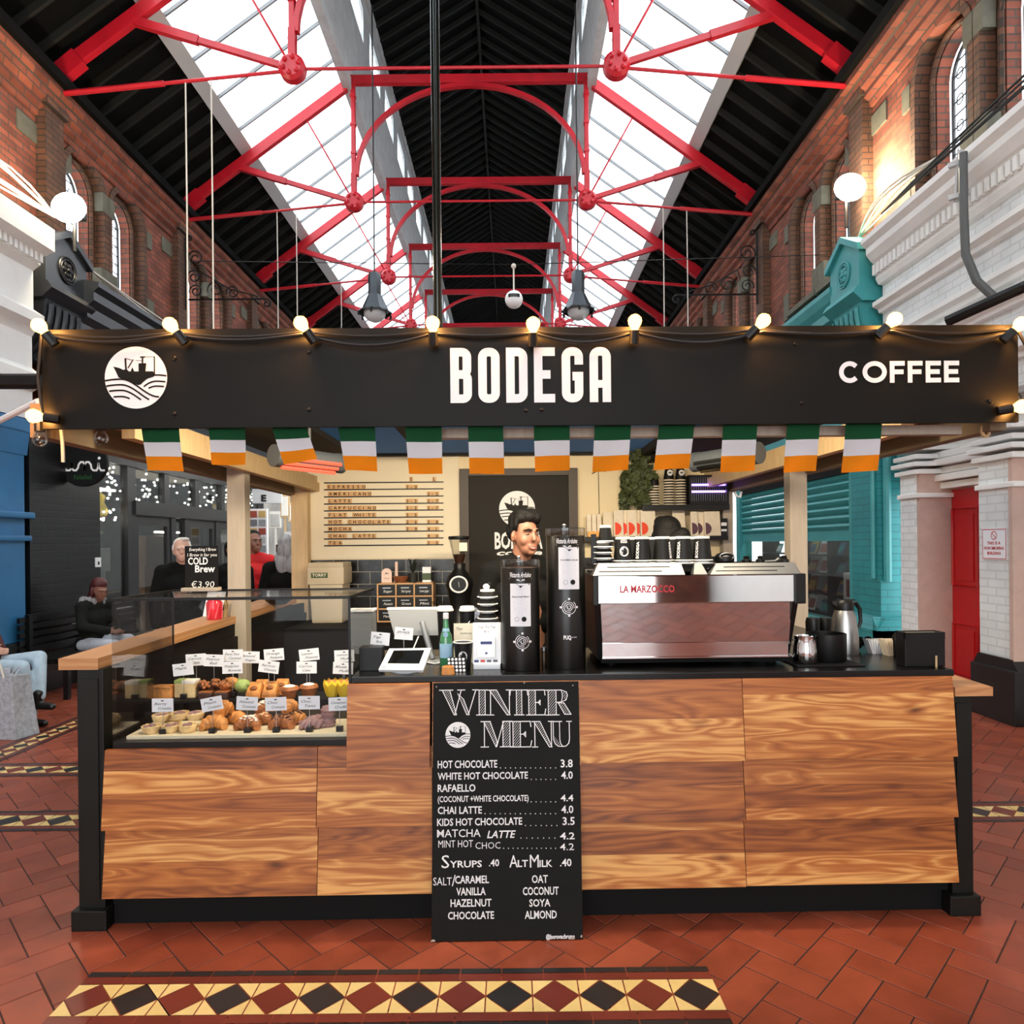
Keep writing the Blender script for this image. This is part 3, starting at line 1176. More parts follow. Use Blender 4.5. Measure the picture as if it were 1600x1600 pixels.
def make_truss(y):
    t = thing('roof_truss', 'red iron roof truss ' + ORD[0] + ', cut off by the picture top', 'roof truss', (XC, y, RZ - 0.4), 'red iron trusses across the arcade')
    for sg in (-1, 1):
        mb = MB()
        foot = Vector((XC + sg * (HALF - 0.02), y, 7.50))
        top = Vector((XC + sg * 2.02, y, 9.80))
        mb.bar(foot, top, 0.09, 0.17, bev=0.012)
        mb.bar(foot + Vector((sg * 0, 0, -0.05)), foot + (top - foot) * 0.14 + Vector((0, 0, -0.02)), 0.13, 0.22)
        mb.box(foot.x - sg * 0.02, foot.x - sg * 0.14, y - 0.05, y + 0.05, 7.2, 7.5)
        build('rafter', mb, [RED_IRON], t)
        mb = MB()
        px = XC + sg * 2.05
        mb.bar((px, y, RZ + 0.1), (px, y, 9.76), 0.075, 0.075, bev=0.01)
        mb.bar((px, y, RZ + 0.5), (px, y, RZ + 0.12), 0.1, 0.09)
        for zz in (8.0, 8.5, 9.0, 9.5):
            mb.box(px - 0.048, px + 0.048, y - 0.048, y + 0.048, zz - 0.02, zz + 0.02)
        build('post', mb, [RED_IRON], t)
        mb = MB()
        mb.lathe([(0.02, -0.09), (0.13, -0.09), (0.17, -0.05), (0.17, 0.05), (0.13, 0.09), (0.02, 0.09)], (px, y, RZ), 18, axis='y')
        for k in range(6):
            a = 2 * PI * k / 6 + 0.3
            mb.ball((px + 0.1 * math.cos(a), y - 0.095, RZ + 0.1 * math.sin(a)), 0.032, 8, 5)
        build('ring_node', mb, [RED_IRON], t, True)
        mb = MB()   # strut to the rafter, ties to the wall and upward brace
        mid = foot.lerp(top, 0.34)
        mb.bar((px + sg * 0.12, y, RZ + 0.04), mid, 0.06, 0.075)
        mb.bar(Vector((px + sg * 0.12, y, RZ + 0.04)).lerp(mid, 0.55), mid, 0.08, 0.1)
        build('strut', mb, [RED_IRON], t)
        mb = MB()
        mb.tube([(px + sg * 0.15, y, RZ - 0.03), (XC + sg * (HALF - 0.04), y, 7.34)], 0.022, 6)
        mb.tube([Vector((px + sg * 0.15, y, RZ - 0.03)).lerp(Vector((XC + sg * (HALF - 0.04), y, 7.34)), 0.5), (XC + sg * (HALF - 0.04), y, 7.34)], 0.034, 6)
        u2 = foot.lerp(top, 0.72)
        mb.tube([(px + sg * 0.08, y, RZ + 0.14), u2], 0.017, 6)
        build('tie_rod', mb, [RED_IRON], t)
    mb = MB()
    mb.bar((XC - 2.08, y, 9.78), (XC + 2.08, y, 9.78), 0.1, 0.15, bev=0.012)
    build('collar_beam', mb, [RED_IRON], t)
    mb = MB()
    pa = arc(XC, 8.1, 2.0, 0, 180, 26, 1.58)
    for a, b in zip(pa, pa[1:]):
        mb.bar((a[0], y, a[1]), (b[0], y, b[1]), 0.07, 0.085, up=(0, 1, 0))
    build('arch_brace', mb, [RED_IRON], t)
    mb = MB()
    mb.tube([(XC - 1.9, y, RZ), (XC + 1.9, y, RZ)], 0.02, 6)
    build('cross_tie', mb, [RED_IRON], t)
    return t


tr0 = make_truss(TY0)
for k in range(1, NT):
    dup(tr0, (XC, TY0 + k * TDY, RZ - 0.4), 'red iron roof truss ' + ORD[k])

# ---- things that hang from the trusses
def W3(px, py, d):
    x, z = W(px, py, d)
    return (x, d, z)


LBL = ['pale thin hanging rod left of the arcade, longer of the left front pair', 'pale thin hanging rod right of the longest rod in the left front pair',
       'pale thin rod hanging left of the left lantern', 'pale thin rod hanging close beside the left lantern',
       'pale thin rod hanging beside the teal shopfront, left of its pair', 'pale thin rod hanging beside the teal shopfront, right of its pair',
       'short pale rod hanging left of the scroll bracket row far down the left side']
for i, (px, y1, y2, d) in enumerate([(290, 138, 505, TY0), (330, 133, 505, TY0), (433, 345, 505, TY0 + TDY), (463, 342, 505, TY0 + TDY), (1036, 337, 505, TY0 + TDY), (1073, 336, 505, TY0 + TDY), (533, 455, 505, TY0 + 2 * TDY)]):
    p, q = W3(px, y1, d), W3(px, y2, d)
    mb = MB()
    f_ = (abs(p[0] - XC) - 2.2) / (HALF - 0.04 - 2.2)
    zt_ = RZ - 0.03 + (7.34 - RZ + 0.03) * f_
    mb.tube([(p[0], d, zt_), (p[0] + 0.004, d, (p[2] + q[2]) / 2), (p[0], d, q[2] - 0.9)], 0.010, 5)
    tag(build('hanging_rod', mb, [CABLEW]), LBL[i], 'hanging rod', 'rods hanging from the roof trusses')


def lantern(px, topy, d, label):
    x, z0 = W(px, topy, d)
    t = thing('pendant_lantern', label, 'lantern', (x, d, z0 - 0.7), 'street lanterns hung over the stall')
    q_ = 0.70
    mb = MB()
    mb.lathe([(0.155, -0.02), (0.14, 0.0), (0.14, 0.40), (0.12, 0.47), (0.02, 0.5)], (x, d, z0 - 0.50), 6)
    [setattr(v, 'co', Vector((x + (v.co.x - x) * q_, d + (v.co.y - d) * q_, z0 + (v.co.z - z0) * q_))) for v in mb.bm.verts]
    build('housing', mb, [LAMPGREY], t, True, 20)
    mb = MB()
    mb.lathe([(0.15, 0.0), (0.30, -0.32), (0.31, -0.36), (0.26, -0.36), (0.13, -0.02)], (x, d, z0 - 0.50), 6, cap=False)
    [setattr(v, 'co', Vector((x + (v.co.x - x) * q_, d + (v.co.y - d) * q_, z0 + (v.co.z - z0) * q_))) for v in mb.bm.verts]
    build('skirt', mb, [LAMPGREY], t, True, 20)
    mb = MB()
    for k in range(6):
        a = 2 * PI * k / 6 + 0.5
        p = (x + 0.3 * math.cos(a), d + 0.3 * math.sin(a), z0 - 0.86)
        mb.tube([p, (x + 0.36 * math.cos(a), d + 0.36 * math.sin(a), z0 - 0.90), (x + 0.35 * math.cos(a), d + 0.35 * math.sin(a), z0 - 0.97)], 0.025, 5)
    mb.lathe([(0.38, -0.40), (0.36, -0.36), (0.31, -0.36)], (x, d, z0 - 0.5), 6, cap=False)
    [setattr(v, 'co', Vector((x + (v.co.x - x) * q_, d + (v.co.y - d) * q_, z0 + (v.co.z - z0) * q_))) for v in mb.bm.verts]
    build('crown', mb, [BLACK], t)
    mb = MB()
    mb.ball((x, d, z0 - 0.88), 0.24, 18, 10, (1, 1, 0.85))
    [setattr(v, 'co', Vector((x + (v.co.x - x) * q_, d + (v.co.y - d) * q_, z0 + (v.co.z - z0) * q_))) for v in mb.bm.verts]
    build('globe', mb, [MILKGLASS], t, True)
    mb = MB()
    mb.tube([(x, d, z0 - 0.05), (x, d, 9.75)], 0.012, 5)
    build('suspension_cable', mb, [CABLEK], t)
    return t


lantern(585, 425, 10.3, 'grey and black street lantern hung left of the black pole')
lantern(903, 422, 10.3, 'grey and black street lantern hung right of the white ball speaker')
x, z = W(803, 468, 9.0)
t = thing('ball_speaker', 'white ball speaker hanging above the BODEGA sign', 'speaker', (x, 9.0, z - 0.12))
mb = MB()
mb.ball((x, 9.0, z), 0.118, 22, 14)
build('shell', mb, [WHITEPLAS], t, True)
mb = MB()
for k in range(-4, 5):
    a = -PI / 2 + k * 0.15
    mb.hexa([(x + 0.121 * math.cos(a + e) * f, 9.0 + 0.121 * math.sin(a + e) * f, zz) for zz in (z - 0.005, z + 0.04) for e, f in ((-0.055, 0.95), (0.055, 0.95), (0.055, 1.0), (-0.055, 1.0))])
build('grille', mb, [BLACKM], t)
mb = MB()
mb.tube([(x, 9.0, z + 0.11), (x, 9.0, z + 0.42)], 0.012, 6)
mb.ball((x, 9.0, z + 0.44), 0.035, 10, 6)
build('drop_rod', mb, [CABLEW], t)
p, q = W3(300, 408, 8.9), W3(1290, 398, 8.9)
mb = MB()
mb.tube([p, (x, 9.0, z + 0.46), q], 0.006, 4)
tag(build('catenary_wire', mb, [CABLEK]), 'thin dark wire stretched across the arcade carrying the ball speaker', 'wire')

# ---- wrought iron scroll brackets high on the walls
def spiral(cx, cz, r0, r1, a0, a1, n=26):
    return [(cx + (r0 + (r1 - r0) * i / n) * math.cos(R(a0 + (a1 - a0) * i / n)), cz + (r0 + (r1 - r0) * i / n) * math.sin(R(a0 + (a1 - a0) * i / n))) for i in range(n + 1)]


def bracket(X, d, sg, zb, label):
    t = thing('scroll_bracket', label, 'iron bracket', (X, d, zb), 'wrought iron scroll brackets on the brick walls')
    fn = lambda p: (X + sg * p[0], d, zb + p[1])
    mb = MB()
    mb.tube([fn(p) for p in [(0.03, -0.05), (0.03, 1.2)]], 0.018, 6)
    mb.tube([fn(p) for p in spiral(0.09, 1.2, 0.06, 0.02, 180, -200)], 0.014, 5)
    build('upright', mb, [IRON], t)
    mb = MB()
    mb.tube([fn(p) for p in [(0.03, 0.12), (1.45, 0.12)] + spiral(1.45, 0.04, 0.08, 0.02, 90, -270)], 0.016, 6)
    mb.tube([fn(p) for p in [(0.3, 0.6), (0.8, 0.3), (1.3, 0.16)]], 0.012, 5)
    build('arm', mb, [IRON], t)
    mb = MB()
    for cx, cz, r in ((0.2, 0.85, 0.15), (0.17, 0.52, 0.13), (0.2, 0.27, 0.12), (0.55, 0.3, 0.15), (0.85, 0.24, 0.12)):
        mb.tube([fn(p) for p in spiral(cx, cz, r, 0.03, 200, 200 - 560)], 0.012, 5)
    build('scrollwork', mb, [IRON], t)
    return t


bracket(XL + 0.13, 12.05, 1, 5.85, 'black wrought iron scroll bracket on the left brick pier')
bracket(XR - 0.13, 12.05, -1, 5.85, 'black wrought iron scroll bracket on the right brick pier')

# ---- floodlights and bundles of cable on the shop cornices
def floodlight(px, py, d, sg, label):
    x, z = W(px, py, d)
    t = thing('floodlight', label, 'floodlight', (x, d, z - 0.16), 'glaring floodlights on the shop cornices')
    mb = MB()
    mb.box(x - 0.13, x + 0.13, d - 0.02, d + 0.08, z - 0.1, z + 0.1, 0.015)
    build('housing', mb, [BLACK], t)
    mb = MB()
    mb.box(x - 0.115, x + 0.115, d - 0.03, d - 0.02, z - 0.085, z + 0.085)
    mb.ball((x, d - 0.05, z), 0.165, 18, 12, (1.15, 0.6, 1))  # glowing dome, larger than the lamp face, shaped as its round glare
    build('lit_face_glare', mb, [FLOOD], t)
    mb = MB()
    mb.tube([(x, d + 0.05, z - 0.1), (x, d + 0.05, z - 0.45)], 0.02, 6)
    build('yoke', mb, [BLACK], t)
    lamp('floodlight_beam', 'POINT', (x, d - 0.25, z), 45, (1.0, 0.78, 0.5), 0.1)
    return t


floodlight(112, 328, 7.7, -1, 'glaring warm floodlight above the black corbel')
floodlight(1325, 296, 8.4, 1, 'glaring warm floodlight above the teal corbel')


def cables(name, label, p0, p1, n, sag, m, spread):
    mb = MB()
    r2 = random.Random(len(label))
    for k in range(n):
        pts = []
        ox, oz, oy = r2.uniform(-spread, spread), r2.uniform(-spread, spread), r2.uniform(-spread, spread)
        for i in range(9):
            f = i / 8
            e = math.sin(PI * f)
            pts.append((p0[0] + (p1[0] - p0[0]) * f + ox * e, p0[1] + (p1[1] - p0[1]) * f + oy * e, p0[2] + (p1[2] - p0[2]) * f + oz * e - sag * e))
        mb.tube(pts, 0.011, 5)
    return tag(build(name, mb, m), label, 'cables')


# ================================================================== THE RIGHT-HAND SHOPS
XS = 4.32                      # plane of the shop piers on the right


def along(name, prof, y0, y1, m, label=None, cat=None, parent=None, kind=None):
    mb = MB()
    mb.prism(prof, 'y', y0, y1)
    if kind == 'structure':
        return struct(name, mb, m, parent)
    o = build(name, mb, m, parent)
    if label:
        tag(o, label, cat)
    return o


# white shopfront entablature, nearest part
sh = thing('shop_entablature', 'white painted brick and moulded entablature above the red door', 'shopfront', (XS, 5.0, 3.0))
mb = MB()
mb.prism([(XS, 2.9), (XS + 0.2, 2.9), (XS + 0.2, 5.0), (XS, 5.0)], 'y', 1.0, 7.9)
build('brick_band', mb, [WHITEBRICK], sh)
for zz, d in ((3.12, 0.1), (3.58, 0.13), (3.80, 0.10), (4.22, 0.12)):
    mb = MB()
    mb.prism([(XS + 0.02, zz), (XS - d * 0.4, zz + 0.01), (XS - d * 0.5, zz + 0.05), (XS - d, zz + 0.08), (XS - d, zz + 0.13), (XS + 0.02, zz + 0.18)], 'y', 1.0, 7.9)
    build('string_moulding', mb, [WHITE], sh)
mb = MB()
mb.prism([(XS + 0.02, 4.55), (XS - 0.05, 4.56), (XS - 0.08, 4.62), (XS - 0.08, 4.78), (XS - 0.13, 4.82), (XS - 0.19, 4.9), (XS - 0.19, 4.97), (XS - 0.25, 5.02), (XS - 0.25, 5.08), (XS + 0.2, 5.2)], 'y', 1.0, 7.9)
build('cornice', mb, [WHITE], sh)
mb = MB()
y = 3.0
while y < 7.85:
    mb.box(XS - 0.085, XS - 0.125, y, y + 0.045, 4.66, 4.78)
    y += 0.085
build('dentil_course', mb, [WHITE], sh)

# arch and piers of the red door
mb = MB()
mb.box(XS, XS + 0.4, 5.91, 6.31, 0.42, 2.36)
pier = struct('trim_3', mb, [WHITEBRICK])
mb = MB()
mb.box(XS - 0.02, XS + 0.42, 5.86, 5.905, 0.42, 2.36)
build('painted_side', mb, [PINKSTONE], pier)
mb = MB()
mb.box(XS + 0.0, XS + 0.4, 7.30, 7.58, 0.1, 2.36)
pier2 = struct('trim_4', mb, [WHITEBRICK])
mb = MB()
mb.box(XS + 0.015, XS + 0.42, 7.255, 7.30, 0.1, 2.36)
build('painted_side', mb, [PINKSTONE], pier2)
for py0, py1, z0 in ((5.86, 6.31, 2.05), (7.25, 7.58, 2.05)):
    mb = MB()
    for dz, e in ((0, 0.03), (0.25, 0.05), (0.33, 0.08), (0.41, 0.06), (0.5, 0.1)):
        mb.box(XS - e, XS + 0.44, py0 - e, py1 + e * 0.6, z0 + dz, z0 + dz + 0.05, 0.012)
    struct('trim_5' if py0 < 6 else 'trim_6', mb, [WHITE])
mb = MB()   # plinth of the near pier
mb.box(XS - 0.06, XS + 0.45, 5.80, 6.36, 0.0, 0.47, 0.01)
mb.prism([(5.80, 0.47), (6.36, 0.47), (6.30, 0.56), (5.87, 0.56)], 'x', XS - 0.03, XS + 0.4)
struct('trim_7', mb, [mat('gloss_black_plinth', rgb(20, 20, 20), 0.35, var=0.3, scale=5)])
mb = MB()   # transom mouldings and tympanum over the door
XD = 4.70
for dz, e in ((2.14, 0.04), (2.22, 0.1), (2.30, 0.06), (2.38, 0.14), (2.46, 0.1)):
    mb.box(XD - e - 0.1, XD + 0.1, 6.2, 7.35, dz, dz + 0.07, 0.012)
struct('trim_8', mb, [WHITE])
mb = MB()
mb.box(XD, XD + 0.1, YB, 8.0, 2.12, 3.4)
mb.box(XD, XD + 0.1, YB, 6.1, 0.0, 2.2)
for r in (0.62, 0.72, 0.84):
    mb.tube([(XD - 0.25 + r * 0.3, 6.78 + y, 2.55 + z) for y, z in [(r * math.cos(a), r * math.sin(a)) for a in [PI * k / 14 for k in range(15)]]], 0.045, 6)
struct('wall_right_tympanum', mb, [WHITE])
# red door
mb = MB()
mb.box(XD - 0.02, XD + 0.03, 6.25, 7.36, 0.02, 2.13)
dr = struct('door_1', mb, [REDDOOR])
mb = MB()
for z0, z1 in ((0.2, 0.72), (1.12, 1.92)):
    for y0, y1 in ((6.36, 6.74), (6.86, 7.24)):
        lp = [(y0, z0), (y1, z0), (y1, z1), (y0, z1)]
        mb.tube([(XD - 0.025, y, z) for y, z in lp], 0.016, 4, closed=True)
        mb.box(XD - 0.03, XD, y0 + 0.05, y1 - 0.05, z0 + 0.05, z1 - 0.05, 0.01)
build('raised_panel', mb, [REDDOOR], dr)
mb = MB()
mb.box(XD - 0.06, XD + 0.05, 7.36, 7.42, 0.0, 2.14)
build('frame', mb, [WHITE], dr)
# no smoking sign
t = thing('notice_sign', 'white no smoking notice with red border on the white pier', 'sign', (XS - 0.005, 6.09, 1.45))
fnX = lambda x, yy, z: (XS - 0.012 - (yy * 1e-3), 6.255 - x, z)
mb = MB()
mb.box(XS - 0.01, XS - 0.001, 5.945, 6.255, 1.42, 1.70)
build('plate', mb, [PAPER], t)
mb = MB()
mb.ribbon([(0.008, 1.43), (0.302, 1.43), (0.302, 1.69), (0.008, 1.69)], 0.006, 0, closed=True, fn=fnX)
mb.ribbon([(0.155 + 0.035 * math.cos(a), 1.635 + 0.035 * math.sin(a)) for a in [2 * PI * k / 16 for k in range(16)]], 0.007, 0, closed=True, fn=fnX)
mb.ribbon([(0.13, 1.66), (0.18, 1.61)], 0.007, 0, fn=fnX)
for i, s in enumerate(('THIS IS A', 'NON SMOKING', 'BUILDING')):
    w = (0.17, 0.25, 0.17)[i]
    put_text(mb, s, 0.155 - w / 2, 1.555 - i * 0.045, w, 0.026, 1, bold=0.02, fn=fnX)
build('red_lettering', mb, [REDTXT], t)

# grey pipe down the white cornice
pts = [W3(1500, 265, 6.05), W3(1509, 290, 6.05), W3(1512, 330, 6.05), W3(1520, 420, 6.05), W3(1527, 440, 6.0), W3(1540, 480, 5.95)]
pts = [(4.03 if i < 4 else 4.1, p[1], p[2]) for i, p in enumerate(pts)]
t = thing('downpipe', 'bent grey pipe with bracket on the white cornice', 'pipe', pts[-1])
mb = MB()
mb.tube([(4.0, 6.0, 5.0), (4.0, 6.0, 4.5), (4.0, 5.98, 4.1), (4.06, 5.93, 3.85), (4.16, 5.86, 3.68)], 0.035, 8)
build('pipe', mb, [LEADGREY], t, True)
mb = MB()
mb.bar((4.0, 6.04, 5.05), (4.0, 6.1, 4.62), 0.03, 0.03)
mb.bar((4.06, 6.0, 4.95), (3.95, 6.12, 4.95), 0.05, 0.04)
mb.bar((4.06, 6.0, 4.66), (3.95, 6.12, 4.66), 0.05, 0.04)
build('clamp', mb, [GREY], t)
mb = MB()
mb.tube([W3(1480, 502, 4.9), W3(1600, 448, 4.5), W3(1640, 430, 4.3)], 0.04, 8)
tag(build('awning_bar', mb, [BLACK]), 'thick black bar slanting up behind the COFFEE end of the sign', 'bar')

# teal corbel: gabled block with rosette over a fluted bracket
def corbel(X, y0, y1, sg, zt, m, mdark, label, cat):
    """sg = +1 on the right wall (front of the block faces -x)"""
    t = thing('corbel', label, cat, (X, (y0 + y1) / 2, zt - 1.3), 'gabled corbels at the shop ends')
    ym = (y0 + y1) / 2
    xw = X + sg * 0.55
    mb = MB()
    mb.prism([(y0, zt - 0.72), (y1, zt - 0.72), (y1, zt - 0.22), (ym, zt), (y0, zt - 0.22)], 'x', X, xw)
    build('block', mb, [m], t)
    mb = MB()
    e = 0.05
    mb.prism([(y0 - e, zt - 0.25), (y0 - e, zt - 0.17), (ym, zt + 0.07), (y1 + e, zt - 0.17), (y1 + e, zt - 0.25), (ym, zt - 0.01)], 'x', X - sg * 0.05, xw)
    build('gable_moulding', mb, [m], t)
    mb = MB()
    mb.prism([(X - sg * 0.04, zt - 0.66), (X - sg * 0.09, zt - 0.74), (X - sg * 0.02, zt - 0.80), (X + sg * 0.02, zt - 0.84), (xw, zt - 0.84), (xw, zt - 0.66)], 'y', y0 - 0.03, y1 + 0.03)
    build('base_moulding', mb, [m], t)
    mb = MB()
    for rr in (0.15, 0.12):
        mb.tube([(X - sg * 0.012, ym + rr * math.cos(a), zt - 0.40 + rr * math.sin(a)) for a in [2 * PI * k / 22 for k in range(22)]], 0.012, 6, closed=True)
    for k in range(6):
        a = 2 * PI * k / 6
        mb.ball((X - sg * 0.01, ym + 0.06 * math.cos(a), zt - 0.40 + 0.06 * math.sin(a)), 0.034, 8, 6, (0.5, 1, 1))
    mb.ball((X - sg * 0.015, ym, zt - 0.40), 0.03, 8, 6)
    build('rosette', mb, [mdark], t, True)
    mb = MB()
    prof = [(X + sg * 0.02, zt - 0.84)] + [(X + sg * (0.04 + 0.34 * (1 - math.cos(R(a)))), zt - 0.88 - 0.55 * math.sin(R(a))) for a in range(0, 91, 10)] + [(xw, zt - 1.43), (xw, zt - 0.84)]
    mb.prism(prof, 'y', y0 + 0.03, y1 - 0.03)
    n = 5
    for k in range(n):
        yy = y0 + 0.06 + (y1 - y0 - 0.12) * (k + 0.5) / n
        mb.tube([(p[0] - sg * 0.012, yy, p[1]) for p in prof[1:-2]], 0.03, 6)
    build('fluted_bracket', mb, [m], t, True, 30)
    return t


corbel(4.1, 8.0, 8.72, 1, 5.25, TEAL, TEAL, 'teal painted gabled corbel with rosette and fluted bracket', 'corbel')
# teal entablature beyond
sh = thing('teal_shopfront', 'teal painted shopfront with roller shutter and cornice', 'shopfront', (4.4, 9.5, 0))
mb = MB()
prof = [(XS + 0.2, 3.6), (XS, 3.6), (XS, 4.25), (XS - 0.06, 4.3), (XS - 0.06, 4.42), (XS - 0.14, 4.48), (XS - 0.14, 4.6), (XS - 0.2, 4.68), (XS - 0.24, 4.78), (XS - 0.24, 4.84), (XS + 0.2, 4.95)]
mb.prism(prof, 'y', 8.7, 15.5)
build('cornice', mb, [TEAL], sh)
mb = MB()
y = 8.75
while y < 15.4:
    mb.box(XS - 0.06, XS - 0.12, y, y + 0.05, 4.31, 4.42)
    y += 0.1
build('dentil_course', mb, [TEAL], sh)
mb = MB()
mb.box(XS, XS + 0.3, 8.7, 15.5, 2.62, 3.6)
build('fascia_board', mb, [TEAL], sh)
mb = MB()   # brick pier with chamfered plinth and drainpipe groove
mb.box(XS, XS + 0.35, 8.0, 8.67, 0.0, 4.0)
build('brick_pier', mb, [TEALBRICK], sh)
mb = MB()
mb.prism([(XS - 0.10, 0.0), (XS - 0.10, 0.55), (XS, 0.70), (XS + 0.3, 0.70), (XS + 0.3, 0.0)], 'y', 7.9, 8.67)
mb.prism([(7.9, 0.0), (7.9, 0.55), (8.0, 0.70), (8.0, 0.0)], 'x', XS - 0.1, XS + 0.35)
build('plinth', mb, [TEALBRICK], sh)
mb = MB()
mb.tube([(XS + 0.06, 7.96, 4.0), (XS + 0.06, 7.96, 1.12)], 0.045, 8)
mb.tube([(XS - 0.02, 8.12, 4.0), (XS - 0.02, 8.12, 1.15)], 0.03, 8)
mb.tube([(XS + 0.2, 7.97, 3.5), (XS + 0.2, 7.97, 2.45), (XS + 0.24, 7.9, 2.32), (XS + 0.4, 7.75, 2.3)], 0.022, 6)
build('rainwater_pipe', mb, [TEAL], sh, True)
mb = MB()
mb.box(XS + 0.02, XS + 0.25, 8.67, 8.78, 0.0, 2.62)
build('jamb', mb, [TEAL], sh)
mb = MB()
mb.box(XS + 0.02, XS + 0.25, 13.0, 13.2, 0.0, 2.62)
build('jamb', mb, [TEAL], sh)
mb = MB()   # roller shutter, part-way down
z = 1.72
mb.box(XS + 0.08, XS + 0.12, 8.78, 13.0, 1.60, 1.74)
while z < 2.46:
    mb.prism([(XS + 0.1, z), (XS + 0.07, z + 0.03), (XS + 0.045, z + 0.075), (XS + 0.07, z + 0.105), (XS + 0.1, z + 0.11)], 'y', 8.78, 13.0)
    z += 0.112
build('roller_shutter', mb, [TEAL], sh)
mb = MB()
mb.box(XS + 0.03, XS + 0.25, 8.78, 13.0, 2.48, 2.62)
build('shutter_box', mb, [BLACKM], sh)
mb = MB()
mb.box(XS + 0.14, XS + 0.148, 8.78, 13.0, 0.5, 1.65)
build('shop_window_pane', mb, [DARKGLASS], sh)
mb = MB()
mb.box(XS + 0.05, XS + 0.3, 8.78, 13.0, 0.0, 0.5)
build('stall_riser', mb, [TEAL], sh)
mb = MB()
mb.box(XS + 1.1, XS + 1.2, 8.0, 13.3, 0.0, 2.7)
mb.box(XS + 0.1, XS + 1.2, 8.67, 8.7, 0.0, 2.7)
build('shop_interior', mb, [mat('dark_shop_wall', rgb(52, 48, 46), 0.8)], sh)
# goods in the teal shop's window
rg = random.Random(4)
goods = [('picture_card', PAPER), ('picture_card', mat('print_blue', rgb(60, 90, 130), 0.6)), ('picture_card', mat('print_rust', rgb(150, 66, 50), 0.6)), ('picture_card', mat('print_teal', rgb(70, 150, 150), 0.6)), ('picture_card', mat('print_ochre', rgb(190, 160, 100), 0.6))]
ROWN = ['bottom', 'second', 'third', 'top']
COLN = ['nearest teal pier', 'second from teal pier', 'third from teal pier', 'fourth from teal pier', 'fifth from teal pier', 'sixth from teal pier', 'seventh from teal pier', 'farthest from teal pier']
mb = MB()
for zz in (0.52, 0.82, 1.12, 1.40):
    mb.box(XS + 0.3, XS + 0.62, 8.75, 12.6, zz - 0.02, zz)
for yy in (8.75, 10.0, 11.3, 12.6):
    mb.box(XS + 0.3, XS + 0.62, yy - 0.012, yy + 0.012, 0.0, 1.65)
tag(build('display_rack', mb, [BLACKM]), 'dark tiered display rack behind the teal shop window', 'display rack')
CN = {0: 'white', 1: 'blue', 2: 'rust red', 3: 'teal', 4: 'ochre'}
for r_ in range(4):
    for c_ in range(8):
        k = rg.randrange(5)
        y = 8.86 + c_ * 0.45 + rg.uniform(-0.03, 0.03)
        h = rg.uniform(0.16, 0.25)
        w = rg.uniform(0.16, 0.3)
        mb = MB()
        z0 = (0.52, 0.82, 1.12, 1.40)[r_]
        mb.hexa([(XS + 0.40, y, z0), (XS + 0.41, y, z0), (XS + 0.41, y + w, z0), (XS + 0.40, y + w, z0), (XS + 0.46, y, z0 + h), (XS + 0.47, y, z0 + h), (XS + 0.47, y + w, z0 + h), (XS + 0.46, y + w, z0 + h)])
        mb.mi = 1
        mb.hexa([(XS + 0.397, y + 0.03, z0 + 0.03), (XS + 0.40, y + 0.03, z0 + 0.03), (XS + 0.40, y + w - 0.03, z0 + 0.03), (XS + 0.397, y + w - 0.03, z0 + 0.03), (XS + 0.44, y + 0.03, z0 + h * 0.75), (XS + 0.443, y + 0.03, z0 + h * 0.75), (XS + 0.443, y + w - 0.03, z0 + h * 0.75), (XS + 0.44, y + w - 0.03, z0 + h * 0.75)])
        tag(build('picture_card', mb, [goods[k][1], goods[(k + 2) % 5][1]]), '%s framed picture, %s shelf of teal shop window, %s' % (CN[k], ROWN[r_], COLN[c_]), 'picture', 'pictures in the teal shop window')
mb = MB()
mb.box(XS + 0.16, XS + 0.29, 8.80, 9.24, 0.5, 1.17, 0.01)
t = tag(build('white_box_display', mb, [WHITE]), 'white box with a rust red picture beside the teal pier', 'box')
mb = MB()
mb.box(XS + 0.15, XS + 0.16, 8.90, 9.14, 0.85, 1.08)
build('picture', mb, [goods[2][1]], t)
lamp('shop_ceiling_lamp', 'AREA', (XS + 0.6, 10.5, 2.55), 25, (1, 0.9, 0.75), 0.4, None, 3.5)
# beyond the teal shop
mb = MB()
mb.box(XS, XS + 0.3, 15.5, 40, 0, 5.0)
struct('wall_right_far', mb, [WHITE])

# ================================================================== THE LEFT-HAND SHOPS
XQ = -5.2
mb = MB()
mb.prism([(XQ - 0.5, 3.0), (XQ, 3.0), (XQ + 0.0, 3.3), (XQ + 0.1, 3.36), (XQ + 0.1, 3.48), (XQ, 3.56), (XQ, 3.9), (XQ + 0.05, 3.98), (XQ + 0.14, 4.02), (XQ + 0.14, 4.12), (XQ + 0.02, 4.2), (XQ + 0.02, 4.62), (XQ + 0.1, 4.68), (XQ + 0.1, 4.76), (XQ + 0.26, 4.82), (XQ + 0.26, 5.06), (XQ - 0.5, 5.12)], 'y', 2.0, 7.42)
t = tag(build('white_entablature', mb, [WHITE]), 'white moulded entablature above the blue pillar', 'shopfront')
mb = MB()
y = 3.0
while y < 7.4:
    mb.box(XQ + 0.02, XQ + 0.15, y, y + 0.04, 4.69, 4.80)
    y += 0.075
build('dentil_course', mb, [WHITE], t)
t = thing('blue_pillar', 'blue painted pillar below the white entablature', 'pillar', (XQ, 7.2, 0))
mb = MB()
mb.box(XQ - 0.3, XQ - 0.01, 6.6, 7.3, 0.55, 3.0, 0.01)
build('shaft', mb, [BLUE], t)
mb = MB()
mb.box(XQ - 0.3, XQ + 0.04, 6.5, 7.36, 2.84, 2.98, 0.02)
